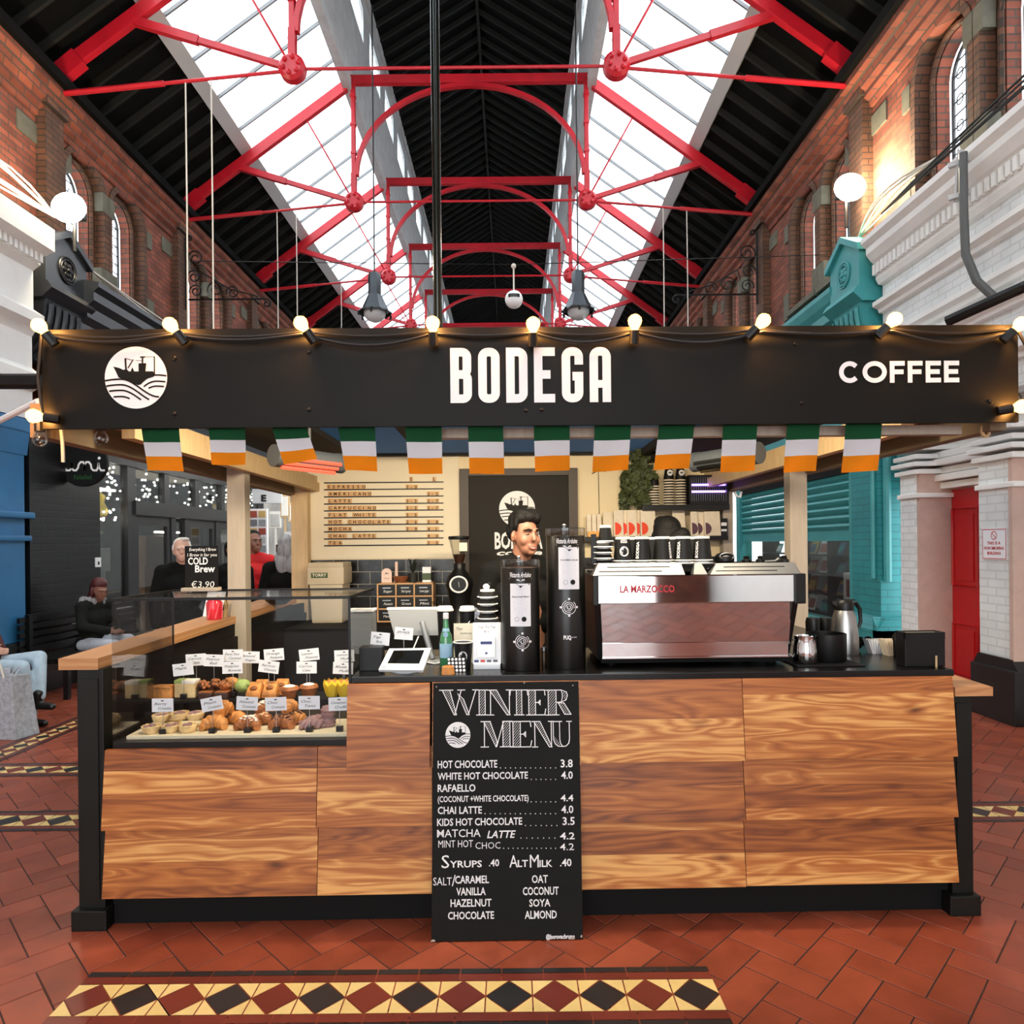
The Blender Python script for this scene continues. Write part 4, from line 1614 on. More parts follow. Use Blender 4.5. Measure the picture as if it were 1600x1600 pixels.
mb.prism([(XQ - 0.3, 2.6), (XQ + 0.0, 2.6), (XQ + 0.03, 2.84), (XQ - 0.3, 2.84)], 'y', 6.55, 7.33)
mb.box(XQ - 0.3, XQ + 0.05, 6.5, 7.38, 1.92, 1.99, 0.02)
mb.box(XQ - 0.3, XQ + 0.03, 6.5, 7.36, 1.68, 1.74, 0.02)
build('moulded_band', mb, [BLUE], t)
mb = MB()
mb.box(XQ - 0.3, XQ + 0.05, 6.5, 7.5, 0, 0.62, 0.02)
build('plinth', mb, [BLACK], t)

corbel(XQ + 0.02, 7.62, 8.36, -1, 5.25, CORBELBLK, BLACK, 'gloss black gabled corbel with rosette, left of the stall', 'corbel')
sh = thing('black_shopfront', 'black shopfront with grey joinery and fairy lights, left of the stall', 'shopfront', (XQ, 9.5, 0))
mb = MB()
prof = [(XQ - 0.5, 3.0), (XQ - 0.08, 3.0), (XQ - 0.08, 3.9), (XQ - 0.02, 3.95), (XQ - 0.02, 4.35), (XQ + 0.06, 4.42), (XQ + 0.06, 4.55), (XQ + 0.14, 4.62), (XQ + 0.14, 4.72), (XQ + 0.2, 4.78), (XQ + 0.2, 4.84), (XQ - 0.5, 4.95)]
mb.prism(prof, 'y', 8.3, 15.4)
build('cornice', mb, [CORBELBLK], sh)
mb = MB()
y = 8.4
while y < 15.3:
    mb.box(XQ - 0.02, XQ + 0.05, y, y + 0.05, 4.42, 4.54)
    y += 0.1
build('dentil_course', mb, [BLACK], sh)
mb = MB()
mb.box(XQ - 0.35, XQ, 7.36, 8.62, 0.0, 3.0)
mb.box(XQ - 0.3, XQ - 0.06, 8.62, 9.35, 0.0, 0.72)
build('brick_pier', mb, [BLKBRICK], sh)
mb = MB()
mb.box(XQ - 0.3, XQ - 0.02, 8.60, 9.35, 0.72, 0.80)
build('sill', mb, [GREY], sh)
mb = MB()   # joinery
XJ = XQ - 0.06
mb.box(XJ - 0.1, XJ, 9.35, 9.55, 0.0, 3.0)
mb.box(XJ - 0.1, XJ + 0.02, 8.62, 14.4, 2.72, 3.0)
mb.box(XJ - 0.1, XJ + 0.03, 9.5, 13.1, 2.06, 2.26)
for yy in (10.42, 11.42, 12.45):
    mb.box(XJ - 0.08, XJ, yy - 0.07, yy + 0.07, 2.2, 2.75)
for yy in (10.62, 11.05, 12.2, 13.2, 14.4):
    mb.box(XJ - 0.08, XJ, yy - 0.07, yy + 0.07, 0.0, 2.1 if yy < 13 else 3.0)
for y0, y1 in ((9.55, 10.55), (11.12, 12.13), (12.27, 13.13)):
    mb.box(XJ - 0.07, XJ - 0.02, y0, y1, 0.0, 0.3)
    mb.box(XJ - 0.07, XJ - 0.02, y0, y1, 1.92, 2.06)
    mb.box(XJ - 0.07, XJ - 0.02, y0, y0 + 0.1, 0.3, 1.92)
    mb.box(XJ - 0.07, XJ - 0.02, y1 - 0.1, y1, 0.3, 1.92)
build('joinery', mb, [SHOPGREY], sh)
mb = MB()
mb.box(XJ - 0.05, XJ - 0.044, 8.62, 9.35, 0.8, 2.72)
mb.box(XJ - 0.05, XJ - 0.044, 9.55, 14.3, 2.26, 2.72)
mb.box(XJ - 0.05, XJ - 0.044, 9.55, 14.3, 0.3, 2.0)
build('shop_window_pane', mb, [DARKGLASS], sh)
mb = MB()
mb.box(XQ - 2.2, XQ - 2.1, 8.0, 14.6, 0, 3.0)
mb.box(XQ - 2.2, XQ - 0.2, 8.0, 8.05, 0, 3.0)
mb.box(XQ - 2.2, XQ - 0.2, 14.5, 14.6, 0, 3.0)
mb.box(XQ - 2.2, XQ - 0.2, 8.0, 14.6, 2.95, 3.0)
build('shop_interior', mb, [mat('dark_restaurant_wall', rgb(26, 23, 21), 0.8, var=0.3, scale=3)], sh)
mb = MB()
rf = random.Random(11)
n = 0
for k in range(120):
    y = rf.uniform(9.0, 14.2)
    z = rf.uniform(2.28, 2.7)
    mb.ball((XJ - 0.10, y, z), 0.016, 6, 4)
for k in range(26):
    mb.ball((XJ - 0.12, rf.uniform(8.7, 9.33), rf.uniform(1.95, 2.65)), 0.016, 6, 4)
fl = build('fairy_lights', mb, [FAIRY], sh)
fl['kind'] = 'stuff'
# inside: counter, strip lamp, coloured goods
for i, (y0, y1, z0, z1, xx, m, lb, nm) in enumerate([
        (8.7, 9.3, 0.9, 1.35, 0.55, mat('oxblood_counter', rgb(110, 24, 18), 0.5), 'oxblood red counter behind the falafel shop window', 'shop_counter'),
        (8.75, 9.2, 1.72, 1.98, 0.5, mat('dull_orange_lamp', rgb(190, 110, 50), 0.6), 'dull orange hanging shelf lamp in the falafel shop window', 'shelf_lamp'),
        (9.7, 10.3, 1.25, 1.6, 0.8, GREY, 'grey cabinet behind the first glazed shop door', 'cabinet'),
        (11.3, 12.0, 1.3, 1.8, 0.8, mat('brown_cabinet', rgb(110, 80, 56), 0.6), 'brown cabinet behind the middle glazed shop door', 'cabinet'),
        (9.7, 10.4, 0.75, 0.95, 0.5, STEEL, 'steel counter edge behind the first glazed shop door', 'counter')]):
    mb = MB()
    mb.box(XJ - xx - 0.3, XJ - xx, y0, y1, z0, z1, 0.02)
    mb.box(XJ - xx - 0.25, XJ - xx - 0.05, y0 + 0.05, y1 - 0.05, *((z1, 2.9) if nm == 'shelf_lamp' else (0.0, z0)))
    tag(build(nm, mb, [m]), lb, 'shop fitting')
mb = MB()
mb.lathe([(0.03, 0), (0.09, 0.03), (0.10, 0.12), (0.06, 0.2), (0.07, 0.3), (0.02, 0.34)], (XJ - 0.25, 9.12, 2.0), 12)
tag(build('yellow_lantern', mb, [mat('yellow_glaze', rgb(220, 190, 60), 0.4)]), 'yellow hanging ornament in the falafel shop window', 'ornament')
mb = MB()
mb.lathe([(0.01, 0), (0.12, 0.02), (0.14, 0.05), (0.03, 0.1), (0.03, 0.2)], (XJ - 0.3, 9.02, 1.76), 12)
tag(build('green_lamp_shade', mb, [mat('green_glaze', rgb(110, 160, 60), 0.4)]), 'green shade hanging below the yellow ornament', 'lamp')
mb = MB()
mb.box(XJ - 0.36, XJ - 0.3, 8.7, 9.32, 1.98, 2.02)
tag(build('strip_lamp', mb, [SHOPLAMP]), 'bright strip lamp across the falafel shop window', 'lamp')
for k, (yy, zz) in enumerate([(10.1, 2.46), (12.1, 1.85)]):
    mb = MB()
    mb.box(XJ - 0.9, XJ - 0.8, yy - 0.35, yy + 0.35, zz, zz + 0.03)
    tag(build('strip_lamp', mb, [SHOPLAMP]), ['strip lamp glowing behind the transom with fairy lights', 'strip lamp glowing behind the glazed doors'][k], 'lamp')
lamp('restaurant_lamp', 'AREA', (XQ - 1.1, 11.3, 2.85), 16, (1, 0.82, 0.6), 0.8, None, 4.0)
mb = MB()
mb.box(XJ + 0.001, XJ + 0.015, 13.16, 13.3, 1.5, 1.85)
tag(build('teal_notice', mb, [TEAL]), 'small teal notice on the grey shop frame', 'notice')
mb = MB()
mb.box(XQ + 0.001, XQ + 0.02, 8.5, 8.6, 1.36, 1.48, 0.004)
t = tag(build('door_bell', mb, [WHITEPLAS]), 'small white entry plate on the black brick pier', 'plate')
mb = MB()
mb.box(XQ + 0.02, XQ + 0.024, 8.53, 8.56, 1.39, 1.43)
build('button', mb, [BLACK], t)
# round hanging sign of the falafel shop
x, z = W(131, 722, 8.0)
t = thing('hanging_sign', 'round black falafel shop sign on a wall bracket', 'sign', (x, 8.0, z - 0.29))
mb = MB()
mb.lathe([(0.285, -0.03), (0.29, -0.02), (0.29, 0.02), (0.285, 0.03)], (x, 8.0, z), 40, axis='y')
build('disc', mb, [BLACK], t, True)
mb = MB()
def umi(px, py):
    X, Z = W(px, py, 7.965)
    return (X, Z)
w1 = [umi(97, 735), umi(100, 734), umi(100, 722)]
mb.ribbon([umi(*p) for p in [(95, 735), (99, 735), (101, 731), (101, 723)]], 0.022, 7.964)
mb.ribbon([umi(*p) for p in [(101, 723), (101, 731), (104, 735), (109, 735), (112, 731), (112, 723)]], 0.022, 7.964)
mb.ribbon([umi(*p) for p in [(112, 723), (112, 731), (115, 735), (119, 735), (122, 731), (123, 726), (126, 722), (130, 722), (132, 726), (132, 735)]], 0.022, 7.964)
mb.ribbon([umi(*p) for p in [(132, 735), (132, 727), (135, 722), (139, 722), (142, 726), (143, 732), (146, 735), (151, 735), (153, 731), (154, 723)]], 0.022, 7.964)
mb.ribbon([umi(*p) for p in [(154, 723), (155, 731), (158, 735), (164, 735)]], 0.022, 7.964)
X, Z = umi(155, 716)
mb.ball((X, 7.964, Z), 0.018, 8, 6, (1, 0.2, 1))
build('white_lettering', mb, [VINYL], t)
mb = MB()
X, Z = umi(115, 749)
put_text(mb, 'falafel', X, Z, 0.21, 0.055, 7.964)
build('green_lettering', mb, [mat('dim_green_print', rgb(30, 92, 40), 0.6)], t)
mb = MB()
mb.bar((XQ + 0.02, 8.0, z + 0.3), (XQ + 0.02, 8.0, z - 0.15), 0.03, 0.03)
mb.bar((XQ, 8.0, z + 0.24), (x, 8.0, z + 0.3), 0.025, 0.025)
mb.bar((XQ, 8.0, z - 0.06), (x - 0.26, 8.0, z - 0.06), 0.02, 0.02)
build('wall_bracket', mb, [IRON], t)

# brightly lit shops farther down on the left
mb = MB()
mb.box(XQ - 0.5, XQ - 0.3, 15.4, 40.0, 0, 5.0)
mb.box(XQ - 0.3, XQ - 0.1, 14.5, 15.0, 0, 3.6)
struct('wall_left_far', mb, [mat('bright_far_shop_wall', rgb(206, 202, 194), 0.7, var=0.25, scale=2)])
x, z = W(397, 760, 13.2)
t = thing('far_shop_sign', 'pale sign board with a black letter E beyond the stall', 'sign', (x, 13.2, z))
mb = MB()
a, b = W(394, 764, 13.2), W(436, 786, 13.2)
mb.box(a[0], b[0] + 0.05, 13.2, 13.25, b[1], a[1])
build('board', mb, [mat('pale_grey_sign', rgb(196, 200, 204), 0.6)], t)
mb = MB()
q = W(408, 783, 13.19)
put_text(mb, 'E', q[0], q[1], 0.1, 0.12, 13.19, bold=0.06)
build('letter', mb, [INK], t)
t = thing('postcard_stand', 'tall white stand of postcards beside the man in red', 'postcard stand', (W(405, 900, 12.6)[0], 12.6, 0))
mb = MB()
a, b = W(388, 795, 12.6), W(418, 880, 12.6)
mb.box(a[0], b[0], 12.6, 12.66, 0.0, a[1])
build('panel', mb, [PAPER], t)
for r_ in range(6):
    for c_ in range(2):
        mb = MB()
        x0 = a[0] + 0.03 + c_ * 0.16
        z0 = a[1] - 0.16 - r_ * 0.16
        mb.box(x0, x0 + 0.13, 12.585, 12.6, z0, z0 + 0.12)
        build('postcard', mb, [[GREY, goods[2][1], INKG, GREY, goods[4][1], ALU][(r_ * 2 + c_ * 3 + (r_ == 0)) % 6]], t)
for i, (px, py, w, h, m, lb) in enumerate([(430, 812, 0.25, 0.35, WHITE, 'white hanging print next to the postcard stand'), (445, 790, 0.2, 0.5, PINE, 'warm lit hanging shelf far down the left side'), (455, 840, 0.3, 0.25, GREY, 'grey framed display far down the left side'), (437, 862, 0.16, 0.3, mat('rosette_board', rgb(60, 30, 30), 0.6), 'dark red board of rosettes far down the left side'), (460, 800, 0.25, 0.4, mat('warm_print', rgb(230, 200, 150), 0.6), 'cream print high on the far left shops')]):
    x, z = W(px, py, 14.2)
    mb = MB()
    mb.box(x - w / 2, x + w / 2, 14.2, 14.24, z - h / 2, z + h / 2, 0.01)
    mb.mi = 1
    mb.box(x - w / 2 + 0.03, x + w / 2 - 0.03, 14.19, 14.2, z - h / 2 + 0.04, z + h / 2 - 0.06)
    mb.mi = 0
    mb.box(x - 0.02, x + 0.02, 14.21, 14.24, 0.0, z - h / 2)
    tag(build('display_print', mb, [m, [GREY, WHITE, PAPER, CARDRED, WHITE][i]]), lb, 'display')
lamp('far_shop_lamp', 'AREA', (-3.6, 13.0, 3.2), 40, (1, 0.95, 0.85), 1.2, None, 2.0)

# low things at the far left edge
mb = MB()
a, b = W(-40, 596, 4.0), W(64, 596, 4.0)
mb.tube([(a[0], 4.0, a[1]), (b[0], 4.0, b[1])], 0.045, 10)
tag(build('canopy_pole', mb, [BLACK]), 'thick black bar running left from the sign end', 'bar')
a, b = W(-30, 672, 3.4), W(60, 627, 3.0)
mb = MB()
mb.tube([(a[0], 3.4, a[1]), (b[0], 3.0, b[1])], 0.014, 8)
tag(build('stay_rod', mb, [WHITEPLAS]), 'white rod slanting down left from the sign end', 'rod')
t1 = cables('cable_bundle', 'tangle of pale cables above the white entablature at left', (-5.35, 5.2, 5.22), (-5.15, 7.75, 5.36), 9, -0.12, [CABLEW], 0.2)
t2 = cables('cable_bundle', 'bundle of grey cables looping over the teal corbel', (4.15, 6.6, 5.3), (4.35, 8.5, 5.36), 8, -0.16, [CABLEW], 0.14)
t3 = cables('cable_bundle', 'black cables clipped along the white cornice edge', (4.2, 3.0, 5.22), (4.15, 7.6, 5.24), 5, -0.04, [CABLEK], 0.06)
t4 = cables('cable_bundle', 'loose pale wires along the black shopfront cornice', (-5.15, 8.4, 5.02), (-5.0, 13.5, 5.0), 6, 0.12, [CABLEW], 0.1)

# black bench by the falafel shop
t = thing('slatted_bench', 'black slatted bench with curved metal arm against the black brick', 'bench', (-4.95, 8.4, 0))
mb = MB()
for k in range(5):
    mb.box(-5.12 + k * 0.09, -5.05 + k * 0.09, 7.1, 9.4, 0.42, 0.45)
build('seat', mb, [BLACK], t)
mb = MB()
for k in range(5):
    mb.box(-5.16, -5.13, 7.1, 9.4, 0.5 + k * 0.08, 0.555 + k * 0.08)
build('backrest', mb, [BLACK], t)
for yy in (7.2, 8.2, 9.3):
    mb = MB()
    mb.box(-5.15, -5.1, yy, yy + 0.05, 0, 0.9)
    mb.box(-4.75, -4.7, yy, yy + 0.05, 0, 0.42)
    mb.box(-5.1, -4.7, yy, yy + 0.05, 0.38, 0.42)
    build('leg', mb, [BLACK], t)
mb = MB()
mb.tube([(-5.1, 7.9, 0.72), (-4.9, 7.9, 0.74), (-4.72, 7.9, 0.70), (-4.66, 7.9, 0.58), (-4.68, 7.9, 0.42)], 0.018, 8)
build('armrest', mb, [STEEL], t, True)
# ================================================================== THE COFFEE STALL
IN_STALL[0] = True
CT = 1.045                     # top of the worktop


def Sx(px, y, py=850):
    return S(px, py, y)[0]


def Sz(py, y, px=800):
    return S(px, py, y)[1]


# ---- counter carcass with posts, plinth and flared walnut panels
ct = thing('counter', 'black framed stall counter clad in sloping walnut panels', 'counter', (0.1, 0.4, 0))
mb = MB()
xl, xr = Sx(170, 0, 1300), Sx(1490, 0, 1300)
xg = Sx(548, 0.0, 1120)
mb.box(xl, xr, 0.03, 0.68, 0.0, 0.15)
mb.box(xl, xr, 0.06, 0.66, 0.15, 0.745)
mb.box(xg, xr, 0.06, 0.66, 0.745, CT - 0.03)
build('carcass', mb, [BLACKM], ct)
for px0, px1, bx0, bx1 in ((122, 163, 113, 168), (1487, 1520, 1483, 1531)):
    mb = MB()
    zt = 1.09 if px0 < 500 else 0.94
    a, b = Sx(px0, 0, 1250), Sx(px1, 0, 1250)
    mb.box(a, b, 0.0, 0.1, 0.0, zt, 0.004)
    mb.box(a + 0.02, b - 0.02, -0.006, 0.0, 0.12, zt - 0.04)
    p = build('corner_post', mb, [GREENBLK], ct)
    mb = MB()
    mb.box(Sx(bx0, -0.02, 1430), Sx(bx1, -0.02, 1430), -0.03, 0.13, 0.0, 0.085, 0.006)
    build('foot_block', mb, [GREENBLK], p)


def panel(px0, px1, z0, z1, y0=0.0, fl=0.045):
    a, b = Sx(px0, -0.02, 1230), Sx(px1, -0.02, 1230)
    mb = MB()
    g = 0.0012
    mb.hexa([(a + g, y0 - fl, z0), (b - g, y0 - fl, z0), (b - g, y0 - fl + 0.02, z0), (a + g, y0 - fl + 0.02, z0), (a + g, y0 - 0.012, z1), (b - g, y0 - 0.012, z1), (b - g, y0 + 0.01, z1), (a + g, y0 + 0.01, z1)], 0.0015)
    return build('walnut_panel', mb, [WALNUT], ct)


for args in ((162, 496, 0.425, 0.75), (496, 676, 0.425, 0.75), (162, 496, 0.142, 0.428), (496, 676, 0.142, 0.428),
             (545, 674, 0.668, 1.018, -0.025), (676, 908, 0.668, 1.018), (676, 908, 0.40, 0.67), (676, 908, 0.142, 0.405), (906, 1162, 0.678, 1.018), (1162, 1492, 0.684, 1.018), (906, 1162, 0.425, 0.682), (1162, 1492, 0.428, 0.688),
             (906, 1162, 0.148, 0.43), (1162, 1492, 0.152, 0.432)):
    panel(*args)
mb = MB()
xw = Sx(1489, 0.0, 1058)
mb.box(xg + 0.005, xw, -0.008, 0.72, CT - 0.028, CT, 0.003)
mb.box(1.45, xw, 0.70, 2.6, CT - 0.028, CT, 0.003)
tag(build('worktop', mb, [COUNTER]), 'black laminate worktop of the stall counter', 'worktop')
mb = MB()
mb.box(1.5, xw - 0.03, 0.74, 2.55, 0.0, CT - 0.03)
tag(build('side_counter', mb, [BLACKM]), 'black counter running back along the right side of the stall', 'counter')
# ledges
mb = MB()
l0 = S(91, 1024, 0.0)
zt = 1.135
mb.prism([(Sx(91, 0.0, 1025), 0.0), (Sx(153, 0.0, 1030), 0.0), (-1.92, 3.5), (-2.2, 3.5)], 'z', zt - 0.048, zt)
t = thing('bar_ledge', 'light wooden bar ledge along the left side of the stall', 'ledge', (-1.95, 1.7, 1.08))
build('ledge_board', mb, [OAK], t)
mb = MB()
for yy in (1.0, 2.2, 3.3):
    mb.bar((-1.86, yy, 0.75), (-2.0, yy, 1.08), 0.04, 0.04)
mb.box(-1.88, -1.84, 0.12, 3.45, 1.0, 1.085)
build('ledge_bracket', mb, [BLACKM], t)
mb = MB()
mb.prism([(xw + 0.002, -0.01), (Sx(1549, 0.0, 1082), -0.01), (2.2, 2.5), (xw + 0.002, 2.5)], 'z', 0.93, 0.968)
tag(build('bar_ledge', mb, [OAK]), 'short light wooden ledge at the right end of the counter', 'ledge')
mb = MB()
mb.box(-1.86, -1.82, 0.1, 3.45, 0.0, 1.0)
tag(build('side_cladding', mb, [BLACKM]), 'black side cladding under the left bar ledge', 'panel')

# ---- canopy: posts, beams, sheets
def post(px0, px1, y, z0, z1, m, label, light=None):
    a, b = Sx(px0, y, 850), Sx(px1, y, 850)
    mb = MB()
    mb.box(a, b, y, y + 0.1, z0, z1, 0.004)
    return tag(build('timber_post', mb, m), label, 'post', 'timber posts of the stall')


post(355, 383, 1.7, 0.0, 2.16, [PINEG], 'pale timber post beside the red jacket, middle of the left side')
post(1235, 1262, 1.7, 0.0, 2.16, [PINEG], 'pale timber post in front of the teal roller shutter')
post(455, 481, 3.3, 0.0, 2.16, [PINE], 'pale timber post at the rear left, beside the cream menu board')
post(1130, 1146, 3.3, 0.0, 2.16, [PINEG], 'pale timber post at the rear right, beside the teal shutter')
cn = thing('canopy', 'timber canopy with blue grey sheets over the stall', 'canopy', (0, 1.6, 2.1))
for sg, x in ((-1, -1.92), (1, 2.02)):
    mb = MB()
    mb.box(x, x + sg * 0.07, -0.05, 3.6, 2.06, 2.2)
    build('side_beam', mb, [BEAM], cn)
    mb = MB()
    mb.box(x - sg * 0.18, x - sg * 0.02, -0.05, 3.6, 2.17, 2.24)
    mb.box(x - sg * 0.20, x - sg * 0.14, 0.25, 3.6, 2.10, 2.18)
    build('edge_rail', mb, [PINE], cn)
mb = MB()
mb.hexa([(-1.9, 0.3, 2.47), (2.0, 0.3, 2.47), (2.0, 3.6, 2.43), (-1.9, 3.6, 2.43), (-1.9, 0.3, 2.49), (2.0, 0.3, 2.49), (2.0, 3.6, 2.45), (-1.9, 3.6, 2.45)])
build('roof_sheet', mb, [CEILBLUE], cn)
mb = MB()
for yy in (0.3, 3.3):
    mb.box(-1.9, 2.0, yy, yy + 0.05, 2.41, 2.46)
for xx in (-1.55, -0.75, 1.2, 1.6):
    mb.box(xx, xx + 0.06, 0.1, 3.6, 2.38, 2.44)
mb.box(-1.9, -1.25, 0.3, 3.55, 2.34, 2.38)
mb.box(1.3, 2.0, 0.3, 3.55, 2.34, 2.38)
build('rafter', mb, [TARP], cn)
mb = MB()
mb.box(-1.9, 2.0, -0.09, -0.03, 2.12, 2.44)
build('front_beam', mb, [TARP], cn)
mb = MB()
mb.box(-0.3, 1.9, -0.05, 0.0, 2.045, 2.085)
build('front_batten', mb, [PINEG], cn)

# infra-red heaters under the canopy
def heater(p, q, label):
    mb = MB()
    t = thing('patio_heater', label, 'heater', p, 'infrared heaters under the canopy')
    p, q = Vector(p), Vector(q)
    mb.tube([p, q], 0.058, 16)
    mb.tube([p - (q - p).normalized() * 0.02, p + (q - p).normalized() * 0.02], 0.064, 16)
    mb.tube([q - (q - p).normalized() * 0.02, q + (q - p).normalized() * 0.02], 0.062, 16)
    build('housing', mb, [mat('heater_grey', rgb(70, 74, 78), 0.5)], t, True)
    d = (q - p)
    return t, p, q, d


def heater_glow(t, p, q, d, lit, side):
    up = Vector((side * 0.5, -0.5, -0.75)).normalized()
    mb = MB()
    a, b = p + d * 0.08, p + d * 0.92
    for k in (-1, 0, 1):
        o = up * 0.056 + Vector((0, 0, 0.025 * k)) + Vector((side * 0.02 * k, 0, 0))
        mb.tube([a + o, b + o], 0.012, 6)
    build('heating_tube', mb, [HEAT if lit else SMOKED], t)
    mb = MB()
    mb.tube([p.lerp(q, 0.5) + Vector((0, 0, 0.06)), p.lerp(q, 0.5) + Vector((0, 0, 0.3))], 0.015, 6)
    build('hanger', mb, [BLACK], t)


x0, z0 = S(432, 712, 1.0)
x1, z1 = S(530, 724, 1.35)
h = heater((x0, 1.0, z0), (x1, 1.35, z1), 'glowing red infrared heater behind the third flag from the left')
heater_glow(*h, True, 1)
x0, z0 = S(1182, 708, 1.0)
x1, z1 = S(1088, 722, 1.35)
h = heater((x0, 1.0, z0), (x1, 1.35, z1), 'unlit infrared heater behind the flags on the right')
heater_glow(*h, False, -1)

# ---- the sign board
YS = -0.15
sxa, sza = S(65, 515, YS)
sxb, szb = S(1592, 660, YS)
z_lo = (S(65, 670, YS)[1] + szb) / 2
z_hi = (sza + S(1588, 507, YS)[1]) / 2
sg_ = thing('sign_board', 'long matt black BODEGA COFFEE sign above the counter', 'sign', ((sxa + sxb) / 2, YS, z_lo))
mb = MB()
mb.box(sxa, sxb, YS, YS + 0.02, z_lo, z_hi, 0.002)
build('board', mb, [SIGNBLK], sg_)


def Ly(y):
    return lambda px, py: S(px, py, y)


def logo(parent, cx, cz, r, y, name='ship_logo', white=None, dark=None, fnx=None):
    """white roundel: a trawler riding striped waves"""
    mb = MB()
    mb.mi = 0
    mb.flat([(cx + r * math.cos(2 * PI * k / 48), cz + r * math.sin(2 * PI * k / 48)) for k in range(48)], y, fnx)
    mb.mi = 1
    q = lambda u, v: (cx + u * r, cz + v * r)
    e = y - 0.0012
    # hull
    mb.flat([q(*p) for p in [(-0.72, 0.36), (-0.52, 0.31), (-0.40, 0.25), (-0.30, 0.28), (-0.22, 0.2), (0.08, 0.2), (0.55, 0.2), (0.62, 0.1), (0.56, 0.02), (0.3, -0.06), (0.14, -0.22), (0.08, -0.25), (-0.2, -0.12), (-0.55, 0.0), (-0.64, 0.2)]], e, fnx)
    mb.flat([q(*p) for p in [(0.09, 0.2), (0.09, 0.46), (0.34, 0.46), (0.31, 0.2)]], e - 0.0002, fnx)
    mb.flat([q(*p) for p in [(-0.16, 0.2), (-0.11, 0.34), (-0.05, 0.2)]], e - 0.0002, fnx)
    for pts, w in (([(-0.33, 0.62), (-0.31, 0.24)], 0.055), ([(-0.33, 0.62), (-0.12, 0.56)], 0.02), ([(-0.25, 0.3), (-0.08, 0.58)], 0.035), ([(0.22, 0.45), (0.22, 0.66)], 0.05), ([(0.14, 0.66), (0.3, 0.66)], 0.04), ([(0.3, 0.66), (0.6, 0.66)], 0.015), ([(0.6, 0.68), (0.6, 0.1)], 0.035), ([(0.0, 0.55), (0.2, 0.54)], 0.015)):
        mb.ribbon([q(*p) for p in pts], w * r, e - 0.0004, fn=fnx)
    # sea
    def wv(f, a, b, n=16, w=0.055):
        pts = [q(a + (b - a) * i / n, f(a + (b - a) * i / n)) for i in range(n + 1)]
        mb.ribbon(pts, w * r, e - 0.0002, fn=fnx)
    for dz, a, b in ((0.0, -0.985, 0.74), (-0.18, -0.95, 0.42), (-0.36, -0.86, 0.16), (-0.56, -0.72, -0.2)):
        def f(x, dz=dz):
            s = x + 0.48
            u = -0.05 + dz - 0.09 * (s * s) * 2.2 if s < 0 else -0.05 + dz - 0.58 * (1 - math.cos(min(PI, max(0, s) / 1.22 * PI))) / 2
            return u
        wv(f, a, b)
    for r0, a, b in ((0.0, 0.13, 0.98), (-0.2, 0.25, 0.95), (-0.36, 0.4, 0.9)):
        wv(lambda x: (0.08 + r0) - 1.05 * max(0, 0.66 - x) ** 2 - 0.3 * max(0, x - 0.66) ** 2, a, b, 10, 0.05)
    return build(name, mb, [white or VINYL, dark or SIGNBLK], parent, keep=True)


cx, cz = S(212.5, 590, YS - 0.004)
logo(sg_, cx, cz, 48 / F * (SY0 + YS), YS - 0.004)

# BODEGA in tall condensed letters
yl = YS - 0.004
mb = MB()
x0, zb = S(704, 629, yl)
x1, _ = S(955, 629, yl)
_, ztp = S(830, 543, yl)
_, zb = S(830, 629, yl)
H_ = ztp - zb
Wd = x1 - x0
lw = Wd / 6.0 * 0.80
gap = (Wd - 6 * lw) / 5
th = 0.155 * H_


def ring_pts(x, z, w, h, r, corners):
    """rounded outline, corners = (bl, br, tr, tl) rounded or not"""
    P = []
    for (cx_, cz_, a0), on in zip(((x + r, z + r, 180), (x + w - r, z + r, 270), (x + w - r, z + h - r, 0), (x + r, z + h - r, 90)), corners):
        if on:
            P += arc(cx_, cz_, r, a0, a0 + 90, 5)
        else:
            P.append({180: (x, z), 270: (x + w, z), 0: (x + w, z + h), 90: (x, z + h)}[a0])
    return P


i0 = th / 2
for k, chh in enumerate('BODEGA'):
    X = x0 + k * (lw + gap) + i0
    Zb = zb + i0
    w, h = lw - th, H_ - th
    r = w * 0.42
    if chh == 'O':
        mb.ribbon(ring_pts(X, Zb, w, h, r, (1, 1, 1, 1)), th, yl, closed=True)
    elif chh == 'D':
        mb.ribbon(ring_pts(X, Zb, w, h, r, (0, 1, 1, 0)), th, yl, closed=True)
    elif chh == 'B':
        mb.ribbon(ring_pts(X, Zb, w, h * 0.52, r * 0.9, (0, 1, 1, 0)), th, yl, closed=True)
        mb.ribbon(ring_pts(X, Zb + h * 0.52, w * 0.96, h * 0.48, r * 0.9, (0, 1, 1, 0)), th, yl - 0.0002, closed=True)
    elif chh == 'E':
        mb.ribbon([(X + w + i0 * 0.9, Zb), (X, Zb), (X, Zb + h), (X + w + i0 * 0.9, Zb + h)], th, yl)
        mb.ribbon([(X, Zb + h * 0.51), (X + w * 0.95, Zb + h * 0.51)], th, yl - 0.0002)
    elif chh == 'G':
        mb.ribbon([(X + w, Zb + h * 0.72)] + arc(X + w - r, Zb + h - r, r, 0, 90, 5) + arc(X + r, Zb + h - r, r, 90, 180, 5) + arc(X + r, Zb + r, r, 180, 270, 5) + arc(X + w - r, Zb + r, r, 270, 360, 5) + [(X + w, Zb + h * 0.47), (X + w * 0.5, Zb + h * 0.47)], th, yl)
    else:
        mb.ribbon([(X, Zb - i0)] + arc(X + r, Zb + h - r, r, 180, 90, 5) + arc(X + w - r, Zb + h - r, r, 90, 0, 5) + [(X + w, Zb - i0)], th, yl)
        mb.ribbon([(X, Zb + h * 0.3), (X + w, Zb + h * 0.3)], th * 0.9, yl - 0.0002)
build('bodega_lettering', mb, [VINYL], sg_, keep=True)
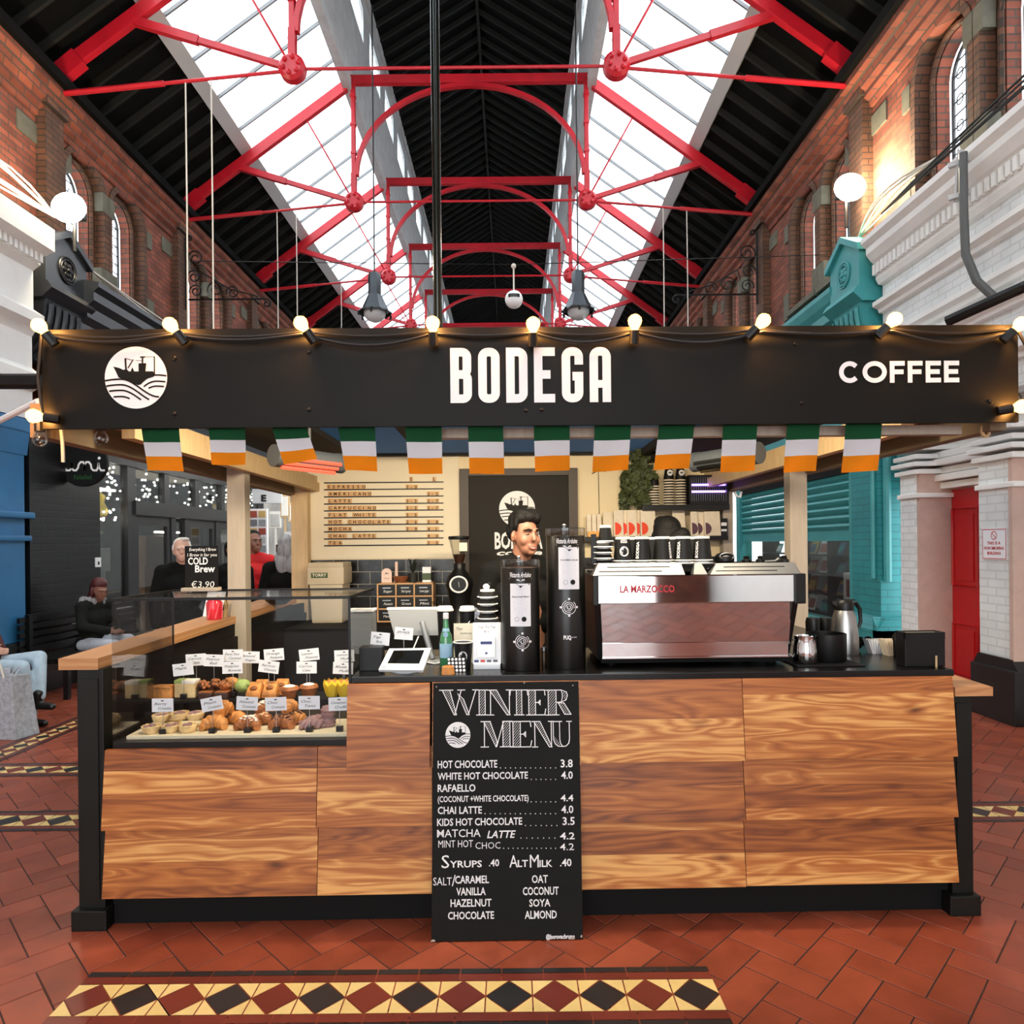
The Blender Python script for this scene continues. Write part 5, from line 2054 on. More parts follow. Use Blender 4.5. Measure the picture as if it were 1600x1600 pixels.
# COFFEE in round geometric capitals
mb = MB()
xa, za = S(1311, 598, yl)
xb, _ = S(1499, 598, yl)
_, zt_ = S(1405, 564, yl)
_, za = S(1405, 598, yl)
h = zt_ - za
t_ = h * 0.215
wC, wO, wF, wE = 0.96, 1.14, 0.70, 0.72
tot = wC + wO + 2 * wF + 2 * wE + 5 * 0.14
u = (xb - xa) / tot
X = xa
for chh in 'COFFEE':
    if chh == 'C':
        rx = (h - t_) / 2
        mb.ribbon(arc(X + h / 2, za + h / 2, rx, 42, 318, 18), t_, yl)
        X += wC * u
    elif chh == 'O':
        rx = (h - t_) / 2
        mb.ribbon(arc(X + wO * u / 2, za + h / 2, (wO * u - t_) / 2, 0, 360, 24, rx)[:-1], t_, yl, closed=True)
        X += wO * u
    else:
        w = (wF if chh == 'F' else wE) * u
        mb.ribbon([(X + t_ / 2, za), (X + t_ / 2, za + h)], t_, yl)
        for f in ((0.89, 0.5) if chh == 'F' else (0.89, 0.5, 0.11)):
            mb.ribbon([(X, za + h * f), (X + w * (0.92 if f == 0.5 else 1.0), za + h * f)], t_, yl - 0.0002)
        X += w
    X += 0.14 * u
build('coffee_lettering', mb, [VINYL], sg_, keep=True)
mb = MB()
for px, py in ((273, 560), (273, 647), (966 / 2, 140 / 2 + 480), (966 / 2, 320 / 2 + 480), (886 / 2 + 800, 115 / 2 + 480), (905 / 2 + 800, 300 / 2 + 480), (1494 / 2 + 800, 296 / 2 + 480), (846, 640), (822, 641)):
    X, Z = S(px, py, YS)
    mb.lathe([(0.009, 0.004), (0.009, -0.002), (0.004, -0.006)], (X, YS - 0.001, Z), 10, axis='y')
build('screw_head', mb, [BLACK], sg_)

# ---- festoon lights along the sign
ft = thing('festoon_lights', 'black festoon cable of warm bulbs along the sign edges', 'string lights', (0, YS, z_hi - 0.05))
tops = [(61, 509, -1), (266, 507, 1), (470, 505, 1), (676, 505, 0), (833, 506, 0), (992, 502, 0), (1193, 501, -1), (1398, 499, -1), (1596, 506, -1)]
pts = []
mb = MB()
for k, (px, py, lean) in enumerate(tops):
    X, Z = S(px, py, YS - 0.05)
    pts.append((X, Z))
for a, b in zip(pts, pts[1:]):
    mb.tube([(a[0] + (b[0] - a[0]) * f, YS - 0.035, z_hi - 0.035 - 0.05 * math.sin(PI * f) * (0.6 + 0.4 * math.sin(a[0] * 5))) for f in [i / 10 for i in range(11)]], 0.006, 6)
    mb.tube([(a[0] + (b[0] - a[0]) * f, YS - 0.02, z_hi - 0.02 - 0.02 * math.sin(PI * f)) for f in [i / 10 for i in range(11)]], 0.005, 6)
X, Z = S(52, 650, YS - 0.05)
mb.tube([(pts[0][0], YS - 0.035, z_hi - 0.03), (pts[0][0] - 0.02, YS - 0.03, z_hi - 0.2), (X + 0.03, YS - 0.035, Z - 0.02)], 0.006, 6)
mb.tube([(sxb - 0.03, YS - 0.035, z_hi - 0.03), (sxb + 0.02, YS - 0.03, z_hi - 0.12), (sxb + 0.03, YS - 0.03, z_lo + 0.1), (sxb - 0.03, YS - 0.03, z_lo + 0.03)], 0.006, 6)
build('cable', mb, [CABLEK], ft)


def bulb(x, y, z, d, lit=True):
    """a lamp holder at (x, y, z), its bulb pointing along d"""
    d = Vector(d).normalized()
    p = Vector((x, y, z))
    mb = MB()
    mb.tube([p - d * 0.02, p + d * 0.032], 0.019, 10)
    hd = build('bulb_holder', mb, [BLACK], ft)
    mb = MB()
    prof = [(0.03, 0.011), (0.042, 0.017), (0.055, 0.025), (0.068, 0.028), (0.08, 0.025), (0.09, 0.014), (0.094, 0.003)]
    mb.tube([p + d * s for s, r in prof], [r for s, r in prof], 12)
    build('bulb', mb, [BULB if lit else CLEARPLAS], hd, True)
    if lit:
        STALL.append(lamp('bulb_filament', 'POINT', p + d * 0.066, 6.0, (1.0, 0.42, 0.1), 0.012))


for k, (px, py, lean) in enumerate(tops):
    d = (lean * -0.8 if k in (6, 7, 8) else lean * -0.25, -0.25, 1)
    if k in (7, 6, 8):
        d = (0.7, -0.35, 0.75)
    elif k in (0, 1, 2):
        d = (-0.55, -0.3, 0.8)
    dd = Vector(d).normalized()
    X, Z = S(px, py, YS - 0.06)
    c = Vector((X, YS - 0.06, Z)) - dd * 0.066
    bulb(c.x, c.y, c.z, d)
for px, py, d in ((53, 650, (-0.9, -0.3, 0.1)), (1597, 635, (0.9, -0.3, 0.15))):
    X, Z = S(px, py, YS - 0.05)
    c = Vector((X, YS - 0.05, Z)) - Vector(d).normalized() * 0.066
    bulb(c.x, c.y, c.z, d)
for px, py in ((62, 685), (158, 683)):
    X, Z = S(px, py, YS + 0.05)
    bulb(X, YS + 0.05, Z + 0.06, (0, 0, -1), False)

# the tall pole behind the sign
mb = MB()
X, Z = S(681, 300, 0.0)
mb.tube([(X + 0.004, 0.0, z_hi - 0.3), (X, 0.0, 6.2)], 0.019, 14)
t = tag(build('steel_pole', mb, [mat('gloss_black_pole', rgb(16, 24, 20), 0.12)], None, True), 'tall thin gloss black pole rising behind the sign', 'pole')
# tiny hooks under the sign
x, z = S(1540, 672, 0.0)
mb = MB()
mb.tube([(x + 0.016 * math.cos(a), 0.0, z + 0.028 * math.sin(a)) for a in [2 * PI * k / 14 for k in range(14)]], 0.007, 6, closed=True)
mb.tube([(x, 0.0, z + 0.03), (x, 0.0, z + 0.09)], 0.01, 6)
tag(build('hook_ring', mb, [PINE]), 'pale hook ring under the right end of the canopy', 'hook')
x, z = S(97, 700, 0.0)
mb = MB()
mb.tube([(x - 0.01, 0.0, z + 0.16), (x + 0.002, 0.0, z + 0.02), (x + 0.006, -0.004, z - 0.03), (x + 0.004, 0.0, z - 0.06)], 0.007, 6)
tag(build('loose_cord', mb, [CABLEW]), 'loose white cord hanging beside the falafel sign', 'cord')

# ---- bunting of tricolour flags
FL = [((221, 280), (232, 289), 737), ((326, 383), (334, 386), 727), ((425, 478), (445, 498), 722), ((528, 586), (540, 590), 737), ((633, 690), (640, 692), 741), ((731, 786), (734, 788), 741),
      ((834, 890), (836, 890), 736), ((929, 986), (925, 980), 736), ((1030, 1085), (1021, 1076), 733), ((1130, 1184), (1123, 1177), 737), ((1230, 1281), (1223, 1274), 737), ((1321, 1378), (1313, 1368), 737)]
ORDF = ['leftmost', 'second from the left', 'third from the left', 'fourth from the left', 'fifth from the left', 'sixth from the left', 'sixth from the right', 'fifth from the right', 'fourth from the right', 'third from the right', 'second from the right', 'rightmost']
yf = -0.118
mb = MB()
mb.tube([(Sx(205, yf, 664), yf, z_lo + 0.012), (0, yf, z_lo + 0.008), (Sx(1395, yf, 664), yf, z_lo + 0.012)], 0.004, 5)
tag(build('bunting_cord', mb, [CABLEW]), 'white cord that holds the row of tricolour flags', 'cord')
for k, (tp, bt, yb) in enumerate(FL):
    yt = 664
    top = [S(tp[0], yt, yf), S(tp[1], yt, yf)]
    skew = 4 if k in (0, 2) else 0
    bot = [S(bt[0], yb - (2 if k in (0, 3) else 0) + (0 if k < 6 else 2) + (4 if k == 2 else 0), yf), S(bt[1], yb - (0 if k != 2 else 4) - (0 if k < 6 else 1), yf)]
    mb = MB()
    nU, nV = 8, 12
    G = []
    ph = rnd.uniform(0, 6)
    for j in range(nV + 1):
        v = j / nV
        row = []
        for i in range(nU + 1):
            u_ = i / nU
            ax = top[0][0] + (bot[0][0] - top[0][0]) * v
            bx = top[1][0] + (bot[1][0] - top[1][0]) * v
            az = (z_lo + 0.006) + (bot[0][1] - z_lo - 0.006) * v
            bz = (z_lo + 0.006) + (bot[1][1] - z_lo - 0.006) * v
            yy = yf + 0.006 * math.sin(u_ * 5 + ph + v * 2.0) * (0.3 + v) - 0.012 * v
            row.append(mb.bm.verts.new((ax + (bx - ax) * u_, yy, az + (bz - az) * u_)))
        G.append(row)
    for j in range(nV):
        mb.mi = 0 if j < 4 else (1 if j < 8 else 2)
        for i in range(nU):
            mb._f([G[j][i], G[j][i + 1], G[j + 1][i + 1], G[j + 1][i]])
    bmesh.ops.solidify(mb.bm, geom=mb.bm.faces[:], thickness=0.0012)
    o = build('tricolour_flag', mb, [FLAGG, FLAGW, FLAGO], None, True, 60)
    tag(o, 'green, white and orange flag under the sign, %s of the twelve' % ORDF[k], 'flag', 'tricolour flags under the sign')

# ---- the winter menu chalkboard
yc = -0.075
xa, _ = S(676, 1270, yc)
xb, _ = S(909, 1270, yc)
bd = thing('menu_chalkboard', 'tall black winter menu chalkboard leaning on the counter front', 'chalkboard', ((xa + xb) / 2, -0.1, 0.0))
zt_ = 1.018
z0_ = 0.005


def yb_(z):
    return -0.016 - 0.136 * (zt_ - z) / zt_


def CB(px, py):
    """a place on the leaning board seen at that spot"""
    y = yc
    for _ in range(4):
        x, z = S(px, py, y)
        y = yb_(z)
    return x, z


tilt = lambda x, yy, z: (x, yb_(z) - 0.0025 + yy, z)
bl, br, tl, tr_ = CB(674, 1474), CB(911, 1470), CB(677, 1066), CB(904, 1066)
mb = MB()
zb0, zt0 = 0.004, CB(790, 1066)[1]
mb.hexa([(bl[0], yb_(zb0), zb0), (br[0], yb_(zb0), zb0), (br[0], yb_(zb0) + 0.014, zb0), (bl[0], yb_(zb0) + 0.014, zb0), (tl[0], yb_(zt0), zt0), (tr_[0], yb_(zt0), zt0), (tr_[0], yb_(zt0) + 0.014, zt0), (tl[0], yb_(zt0) + 0.014, zt0)], 0.002)
build('board', mb, [mat('chalkboard_black', rgb(17, 18, 15), 0.65, var=0.12, scale=6, spec=0.2)], bd)
mb = MB()
for px, py in ((682, 1073), (819, 1067), (895, 1071)):
    x, z = CB(px, py)
    mb.ball((x, yb_(z) - 0.001, z), 0.003, 8, 5)
for px, py, w in ((676, 1470, 0.02), (893, 1468, 0.025), (908, 1462, 0.008)):
    x, z = CB(px, py)
    mb.flat([(x - w / 2, max(0.005, z - 0.004)), (x + w / 2, max(0.005, z - 0.006)), (x + w / 2, max(0.012, z + 0.003)), (x, max(0.014, z + 0.006))], -0.0008, tilt)
build('chipped_corner', mb, [PINEG], bd)


def clip_seg(poly, p, d):
    """part of the line p + t d inside a convex polygon"""
    t0, t1 = -1e9, 1e9
    n = len(poly)
    ar = sum(poly[i][0] * poly[(i + 1) % n][1] - poly[(i + 1) % n][0] * poly[i][1] for i in range(n))
    s = 1 if ar > 0 else -1
    for i in range(n):
        a, b = poly[i], poly[(i + 1) % n]
        nx, nz = -(b[1] - a[1]) * s, (b[0] - a[0]) * s
        den = nx * d[0] + nz * d[1]
        num = nx * (p[0] - a[0]) + nz * (p[1] - a[1])
        if abs(den) < 1e-12:
            if num < 0:
                return None
            continue
        t = -num / den
        if den > 0:
            t0 = max(t0, t)
        else:
            t1 = min(t1, t)
    return (t0, t1) if t1 - t0 > 0 else None


def shaded_letter(mb, polys, strokes, X, Z, w, h, lw_=0.0032):
    M_ = lambda p: (X + p[0] * w, Z + p[1] * h)
    for pl in polys:
        P = [M_(p) for p in pl]
        mb.ribbon(P, lw_, 0, closed=True, fn=tilt)
        cx_ = sum(p[0] for p in P) / len(P)
        cz_ = sum(p[1] for p in P) / len(P)
        d = (0.64, 0.77)
        nrm = (-d[1], d[0])
        k = -20
        while k <= 20:
            p = (cx_ + nrm[0] * k * 0.0074, cz_ + nrm[1] * k * 0.0074)
            r_ = clip_seg(P, p, d)
            if r_:
                mb.ribbon([(p[0] + d[0] * r_[0], p[1] + d[1] * r_[0]), (p[0] + d[0] * r_[1], p[1] + d[1] * r_[1])], 0.0014, -0.0002, fn=tilt)
            k += 1
    for s in strokes:
        mb.ribbon([M_(p) for p in s], lw_ * 1.15, -0.0001, fn=tilt)


LET = {
    'W': ([[(0.08, 1), (0.27, 1), (0.44, 0.0), (0.38, 0.0)], [(0.47, 0.86), (0.62, 0.62), (0.76, 0.0), (0.70, 0.0)]], [[(0, 1), (0.36, 1)], [(0.40, 0.0), (0.56, 1)], [(0.74, 0.0), (0.93, 1)], [(0.46, 1), (0.66, 1)], [(0.84, 1), (1.0, 1)]]),
    'I': ([[(0.25, 0), (0.75, 0), (0.75, 1), (0.25, 1)]], [[(0, 0), (1, 0)], [(0, 1), (1, 1)]]),
    'N': ([[(0.1, 1), (0.38, 1), (0.9, 0), (0.78, 0)]], [[(0.14, 0), (0.14, 1)], [(0.88, 0), (0.88, 1)], [(0, 0), (0.28, 0)], [(0, 1), (0.34, 1)], [(0.74, 1), (1, 1)]]),
    'T': ([[(0.36, 0), (0.66, 0), (0.66, 1), (0.36, 1)]], [[(0, 0.78), (0.03, 1), (0.97, 1), (1, 0.78)], [(0.22, 0), (0.8, 0)]]),
    'E': ([[(0.14, 0), (0.48, 0), (0.48, 1), (0.14, 1)]], [[(0, 0), (0.94, 0), (1, 0.25)], [(0, 1), (0.94, 1), (0.97, 0.78)], [(0.48, 0.5), (0.72, 0.5)], [(0.72, 0.6), (0.62, 0.5), (0.72, 0.4), (0.72, 0.6)]]),
    'R': ([[(0.12, 0), (0.42, 0), (0.42, 1), (0.12, 1)], [(0.62, 1), (0.82, 0.92), (0.86, 0.78), (0.8, 0.6), (0.62, 0.52), (0.66, 0.7), (0.66, 0.86)], [(0.5, 0.48), (0.72, 0.48), (0.98, 0.02), (0.74, 0.02)]], [[(0, 0), (0.54, 0)], [(0, 1), (0.64, 1)], [(0.42, 0.5), (0.62, 0.52)]]),
    'M': ([[(0.1, 1), (0.30, 1), (0.52, 0.2), (0.48, 0.0)], [(0.70, 0), (0.92, 0), (0.92, 1), (0.70, 1)]], [[(0.12, 0), (0.12, 1)], [(0.50, 0.0), (0.72, 1)], [(0, 0), (0.26, 0)], [(0, 1), (0.32, 1)], [(0.6, 0), (1, 0)], [(0.68, 1), (1, 1)]]),
    'U': ([[(0.12, 1), (0.42, 1), (0.42, 0.3), (0.46, 0.12), (0.56, 0.02), (0.34, 0.03), (0.2, 0.12), (0.12, 0.3)]], [[(0, 1), (0.54, 1)], [(0.5, 0.02), (0.7, 0.03), (0.84, 0.14), (0.88, 0.32), (0.88, 1)], [(0.74, 1), (1, 1)]]),
}
mb = MB()
for word, boxes in (('WINTER', [(686, 748), (744, 763), (761, 801), (797, 825), (822, 853), (852, 893)]), ('MENU', [(751, 801), (797, 831), (831, 866), (861, 894)])):
    pyt, pyb = ((1078, 1117) if word == 'WINTER' else (1127, 1167))
    for chh, (a, b) in zip(word, boxes):
        x0, zb = CB(a, pyb)
        x1, _ = CB(b, pyb)
        _, zt2 = CB((a + b) / 2, pyt)
        pl, st = LET[chh]
        shaded_letter(mb, pl, st, x0, zb, x1 - x0, zt2 - zb)
build('title_lettering', mb, [CHALK], bd, keep=True)
x, z = CB(715.5, 1148)
mbx = logo(bd, x, z, 0.052, 0.0, 'ship_logo', CHALK, MATS['chalkboard_black'], tilt)


def line(mb, s, a, b, pyb, pyt, bold=0.018, shear=0.0):
    x0, zb = CB(a, pyb)
    x1, _ = CB(b, pyb)
    _, zt2 = CB((a + b) / 2, pyt)
    mb = MB()
    put_text(mb, s, x0, zb, x1 - x0, zt2 - zb, 0, bold, shear, fn=tilt)
    build('hand_lettering', mb, [CHALK], bd, keep=True)


def dots(mb, a, b, py, n):
    for k in range(n):
        x, z = CB(a + (b - a) * k / max(1, n - 1), py)
        r_ = 0.0022
        mb.flat([(x + r_ * math.cos(t), z + r_ * math.sin(t)) for t in [2 * PI * i / 8 for i in range(8)]], 0, tilt)


mb = MB()
rows = [('HOT CHOCOLATE', 684, 777, 1200, 1187.5, 782, 868, 12, '3.8', 876, 895), ('WHITE HOT CHOCOLATE', 684, 825, 1218, 1206, 830, 868, 6, '4.0', 877, 895), ('RAFAELLO', 684, 743, 1237, 1225, 0, 0, 0, None, 0, 0),
        ('(COCONUT +WHITE CHOCOLATE)', 684, 826, 1253, 1242.5, 830, 868, 6, '4.4', 876, 896), ('CHAI LATTE', 684, 753, 1271.5, 1259.5, 758, 868, 15, '4.0', 877, 896), ('KIDS HOT CHOCOLATE', 683, 816, 1290, 1277.5, 821, 870, 7, '3.5', 879, 898)]
for s, a, b, pb, pt, d0, d1, nd, pr, pa, pc in rows:
    line(mb, s, a, b, pb, pt)
    if nd:
        dots(mb, d0, d1, pb - 0.5, nd)
    if pr:
        line(mb, pr, pa, pc, pb - 1.5, pt - 1.5)
line(mb, 'MATCHA', 683, 751, 1308, 1295, 0.004)
line(mb, 'LATTE', 761, 806, 1309, 1297, 0.018, 0.25)
dots(mb, 814, 867, 1309, 7)
line(mb, '4.2', 875, 898, 1311, 1300)
line(mb, 'MINT HOT', 685, 739, 1324, 1312, 0.0)
line(mb, 'CHOC', 743, 782, 1326, 1315, -0.005)
dots(mb, 787, 868, 1325, 12)
line(mb, '4.2', 875, 897, 1328, 1317, 0.005)
line(mb, 'S', 690, 702, 1356, 1335, 0.0)
line(mb, 'YRUPS', 703, 753, 1355, 1344)
line(mb, '.40', 764, 780, 1353, 1342)
line(mb, 'A', 796, 809, 1355, 1335, 0.0)
line(mb, 'LT', 809, 825, 1354, 1343)
line(mb, 'M', 828, 842, 1355, 1334, 0.0)
line(mb, 'ILK', 843, 863, 1354, 1343)
line(mb, '.40', 875, 893, 1353, 1341)
line(mb, 'SALT', 677, 706, 1383, 1370, 0.0)
line(mb, '/', 706, 712, 1384, 1366, 0.0)
line(mb, 'CARAMEL', 711, 764, 1380, 1367.5)
line(mb, 'VANILLA', 713, 759, 1398.5, 1386)
line(mb, 'HAZELNUT', 704, 768, 1416.5, 1404)
line(mb, 'CHOCOLATE', 700, 772, 1436, 1423.5)
line(mb, 'OAT', 831, 856, 1379, 1366.5)
line(mb, 'COCONUT', 817, 873, 1398, 1385)
line(mb, 'SOYA', 827, 860, 1416, 1404)
line(mb, 'ALMOND', 820, 870, 1435, 1422)
line(mb, '@borovacbruno', 853, 898, 1466.5, 1459, 0.03)
build('dot_leaders', mb, [CHALK], bd, keep=True)
# ================================================================== ON THE COUNTER
def fr(px0, py0, px1, py1, y):
    """x0, x1, z0, z1 of what fills that rectangle of the view at depth y"""
    xm, ym = (px0 + px1) / 2, (py0 + py1) / 2
    return S(px0, ym, y)[0], S(px1, ym, y)[0], S(xm, py1, y)[1], S(xm, py0, y)[1]


# ---- glass display case
x0, x1, z0, z1 = fr(177, 930, 548, 1163, 0.02)
z0, z1 = 0.748, 1.38
yA, yB = 0.01, 0.55
dc = thing('display_case', 'glass pastry display case with black base and frame', 'display case', ((x0 + x1) / 2, 0.28, z0))
mb = MB()
mb.box(x0, x1, yA, yB, z0, z0 + 0.028, 0.002)
build('base', mb, [BLACK], dc)
g = 0.006
for nm, b in (('front_pane', (x0, x1, yA, yA + g)), ('left_pane', (x0, x0 + g, yA + g, yB)), ('right_pane', (x1 - g, x1, yA + g, yB))):
    mb = MB()
    mb.box(*b, z0 + 0.028, z1 - 0.004)
    build(nm, mb, [GLASS], dc)
mb = MB()
mb.box(x0, x1, yA, yB, z1 - 0.004, z1 + 0.002)
build('top_pane', mb, [GLASS], dc)
mb = MB()
for a, b, c, d, e, f in ((x0 - 0.002, x1 + 0.002, yA - 0.003, yA + 0.007, z1 - 0.006, z1 + 0.006), (x0 - 0.002, x1 + 0.002, yB, yB + 0.01, z1 - 0.006, z1 + 0.006), (x1 - 0.006, x1 + 0.003, yA, yB, z1 - 0.006, z1 + 0.006), (x0 - 0.003, x0 + 0.006, yA, yB, z1 - 0.006, z1 + 0.006), (x1 - 0.006, x1 + 0.003, yA - 0.003, yA + 0.006, z0, z1), (x0 - 0.003, x0 + 0.004, yB - 0.006, yB, z0, z1)):
    mb.box(a, b, c, d, e, f)
build('frame', mb, [BLACK], dc)
mb = MB()
mb.box(x0 + 0.02, x1 - 0.01, 0.35, 0.53, 0.86, 0.872)
for xx in (x0 + 0.1, x1 - 0.1):
    mb.box(xx, xx + 0.02, 0.40, 0.46, z0 + 0.028, 0.86)
build('upper_shelf', mb, [BLACKM], dc)
mb = MB()
za = z0 + 0.028
mb.box(Sx(199, 0.06, 1150), x1 - 0.015, 0.05, 0.30, za, za + 0.016, 0.004)
tag(build('serving_board', mb, [BOARDWOOD]), 'pale wooden serving board under the front row of pastries', 'board')
ZL = za + 0.016
ZU = 0.872


def px_x(px, y):
    return S(px, 1100, y)[0]


def croissant(px, y, z, L_, rz, m, label, grp, topping=None, r=0.034):
    x = px_x(px, y)
    t = thing('croissant', label, 'croissant', (x, y, z), grp)
    mb = MB()
    n = 28
    pts, rr = [], []
    for i in range(n + 1):
        f = i / n * 2 - 1
        a = f * 1.15
        R_ = L_ * 0.5
        X, Y = R_ * math.sin(a), R_ * (math.cos(a) - 0.7)
        e = max(0.12, 1 - abs(f) ** 2.2)
        rad = r * (0.35 + 0.65 * e) * (1 + 0.09 * math.cos(f * 19))
        c_, s_ = math.cos(rz), math.sin(rz)
        pts.append((x + X * c_ - Y * s_, y + X * s_ + Y * c_, z + r * 0.92 * (0.45 + 0.55 * e)))
        rr.append(rad)
    mb.tube(pts, rr, 14)
    build('pastry', mb, [m], t, True, 80)
    if topping:
        mb = MB()
        r2 = random.Random(int(px * 7))
        for k in range(26):
            i = r2.randrange(6, n - 5)
            a = r2.uniform(-0.9, 0.9)
            p = Vector(pts[i]) + Vector((rr[i] * math.sin(a) * 0.4, -rr[i] * math.sin(abs(a)) * 0.8, rr[i] * math.cos(a) * 0.98))
            mb.ball(p, 0.008, 6, 4, (1.2, 0.8, 0.35))
        build('topping', mb, [topping], t, True)
    return t


g1 = 'plain croissants in the display case'
croissant(334, 0.13, ZL, 0.105, 0.15, PASTRY, 'plain golden croissant at the front of its heap', g1, r=0.034)
croissant(351, 0.20, ZL + 0.045, 0.085, 1.2, PASTRY, 'plain golden croissant on top of its heap, behind the card', g1, r=0.036)
croissant(368, 0.22, ZL, 0.09, -0.5, PASTRY, 'plain golden croissant at the right of its heap', g1, r=0.03)
g1 = 'almond croissants in the display case'
croissant(387, 0.12, ZL, 0.11, -0.1, PASTRYD, 'almond croissant at the front, dusted with icing sugar', g1, SUGAR, 0.032)
croissant(408, 0.20, ZL, 0.09, 0.3, PASTRYD, 'almond croissant behind the front one, lower', g1, ALMOND, 0.03)
croissant(415, 0.23, ZL + 0.045, 0.08, 0.9, PASTRYD, 'almond croissant topmost, right of its card', g1, SUGAR, 0.03)
g1 = 'chocolate croissants in the display case'
croissant(440, 0.13, ZL, 0.1, 0.1, PASTRYD, 'chocolate croissant at the front of its heap', g1, CHOCO, 0.034)
croissant(462, 0.20, ZL, 0.09, 0.7, PASTRY, 'chocolate croissant at the right of its heap', g1, CHOCO, 0.032)
croissant(455, 0.22, ZL + 0.045, 0.075, 1.3, PASTRY, 'chocolate croissant on top of its heap, behind the card', g1, None, 0.034)


def tart(px, y, z, label):
    x = px_x(px, y)
    t = thing('fruit_tart', label, 'tart', (x, y, z), 'mauve filled tarts in the display case')
    mb = MB()
    n = 22
    rings = []
    for k, (r, h) in enumerate([(0.030, 0), (0.036, 0.012), (0.040, 0.030), (0.036, 0.032), (0.033, 0.022)]):
        rings.append((r, h))
    mb.lathe(rings, (x, y, z), n)
    r2 = random.Random(int(px))
    for v in mb.bm.verts:
        v.co.z += r2.uniform(-0.002, 0.003)
        v.co.x += r2.uniform(-0.0015, 0.0015)
    build('crust', mb, [PASTRYL], t, True, 60)
    mb = MB()
    for k in range(9):
        a, rr = r2.uniform(0, 6.28), r2.uniform(0, 0.022)
        mb.ball((x + rr * math.cos(a), y + rr * math.sin(a), z + 0.028), 0.012, 8, 5, (1, 1, 0.7))
    build('filling', mb, [BERRY], t, True)


tart(236, 0.10, ZL, 'mauve filled tart at the front left corner')
tart(266, 0.11, ZL, 'mauve filled tart behind the black block of the leftmost front card')
tart(294, 0.11, ZL, 'mauve filled tart just left of the front plain croissant')
tart(252, 0.19, ZL + 0.026, 'mauve filled tart on top, below the leftmost front card')
tart(281, 0.19, ZL + 0.034, 'mauve filled tart in the middle of the upper layer')
tart(305, 0.20, ZL + 0.03, 'mauve filled tart at the right of the upper layer')
tart(270, 0.25, ZL, 'mauve filled tart at the back of its heap')


def lump(px, y, z, r, m, name, label, cat, grp=None, sq=(1, 1, 0.75), bumps=14, bm_=None):
    x = px_x(px, y)
    mb = MB()
    mb.ball((x, y, z + r * sq[2]), r, 16, 10, sq)
    r2 = random.Random(int(px * 3 + r * 999))
    mb.mi = 1
    for k in range(bumps):
        a, b = r2.uniform(0, 6.28), r2.uniform(-0.2, 1.4)
        q = (x + r * sq[0] * math.cos(a) * math.cos(b), y + r * sq[1] * math.sin(a) * math.cos(b), z + r * sq[2] * (1 + math.sin(b)))
        mb.ball(q, r * 0.26, 7, 5)
    return tag(build(name, mb, [m, bm_ or m], None, True, 80), label, cat, grp)


def twist(px, y, z, label):
    x = px_x(px, y)
    mb = MB()
    for ph in (0, PI):
        pts = [(x - 0.05 + 0.1 * i / 20, y - 0.012 + 0.014 * math.sin(i * 0.7 + ph) + 0.03 * i / 20, z + 0.019 + 0.012 * math.cos(i * 0.7 + ph)) for i in range(21)]
        mb.tube(pts, [0.008 + 0.008 * math.sin(PI * i / 20) for i in range(21)], 10)
    return tag(build('chocolate_twist', mb, [BERRY], None, True, 80), label, 'pastry', 'chocolate twists in the display case')


twist(488, 0.13, ZL, 'sugared chocolate twist in front of its card')
twist(497, 0.20, ZL, 'sugared chocolate twist behind, toward the cruffins')
for px, y, z, lb in ((513, 0.17, ZL, 'cinnamon cruffin standing on the board'), (513, 0.17, ZL + 0.045, 'cinnamon cruffin stacked on top of the other')):
    x = px_x(px, y)
    mb = MB()
    mb.lathe([(0.026, 0), (0.034, 0.014), (0.030, 0.02), (0.035, 0.03), (0.030, 0.036), (0.027, 0.044), (0.012, 0.047)], (x, y, z), 18)
    tag(build('cruffin', mb, [BERRY], None, True, 50), lb, 'pastry', 'cinnamon cruffins in the display case')
# upper row
for px, y, w, h, m, lb in ((258, 0.43, 0.085, 0.06, PASTRY, 'orange brown loaf cake slice, leftmost of the upper row'), (285, 0.45, 0.05, 0.085, PISTA, 'greenish loaf slice beside the leftmost upper slice'), (299, 0.44, 0.062, 0.085, SUGAR, 'white iced loaf slice in the upper row')):
    x = px_x(px, y)
    t = thing('cake_slice', lb, 'cake', (x, y, ZU), 'cake slices in the upper row')
    mb = MB()
    mb.box(x - w / 2, x + w / 2, y - 0.03, y + 0.03, ZU, ZU + h * 0.85, 0.008)
    build('crumb', mb, [PASTRYL if m != PASTRY else PASTRY], t, True)
    mb = MB()
    mb.box(x - w / 2 - 0.001, x + w / 2 + 0.001, y - 0.032, y + 0.031, ZU + h * 0.8, ZU + h, 0.006)
    build('topping', mb, [m], t, True)
for i, (px, z, m, lb) in enumerate(((318, ZU + 0.03, CHOCO, 'nutty brown energy ball, leftmost of the three'), (336, ZU + 0.035, CHOCO, 'dark chocolate nutty ball in the middle'), (352, ZU + 0.03, PASTRYD, 'golden nutty ball, rightmost of the three'))):
    lump(px, 0.44, z, 0.03, m, 'nut_ball', lb, 'cake', 'nutty balls in the upper row', bm_=PASTRYD, bumps=24)
for i, (px, lb) in enumerate(((325, 'dark chocolate brownie below the nutty balls, left'), (350, 'dark chocolate brownie below the nutty balls, right'))):
    x = px_x(px, 0.42)
    mb = MB()
    mb.box(x - 0.034, x + 0.034, 0.38, 0.47, ZU, ZU + 0.03, 0.006)
    mb.mi = 1
    mb.box(x - 0.03, x + 0.03, 0.385, 0.465, ZU + 0.028, ZU + 0.034, 0.003)
    tag(build('brownie', mb, [CHOCO, PASTRYD]), lb, 'cake', 'brownies in the upper row')
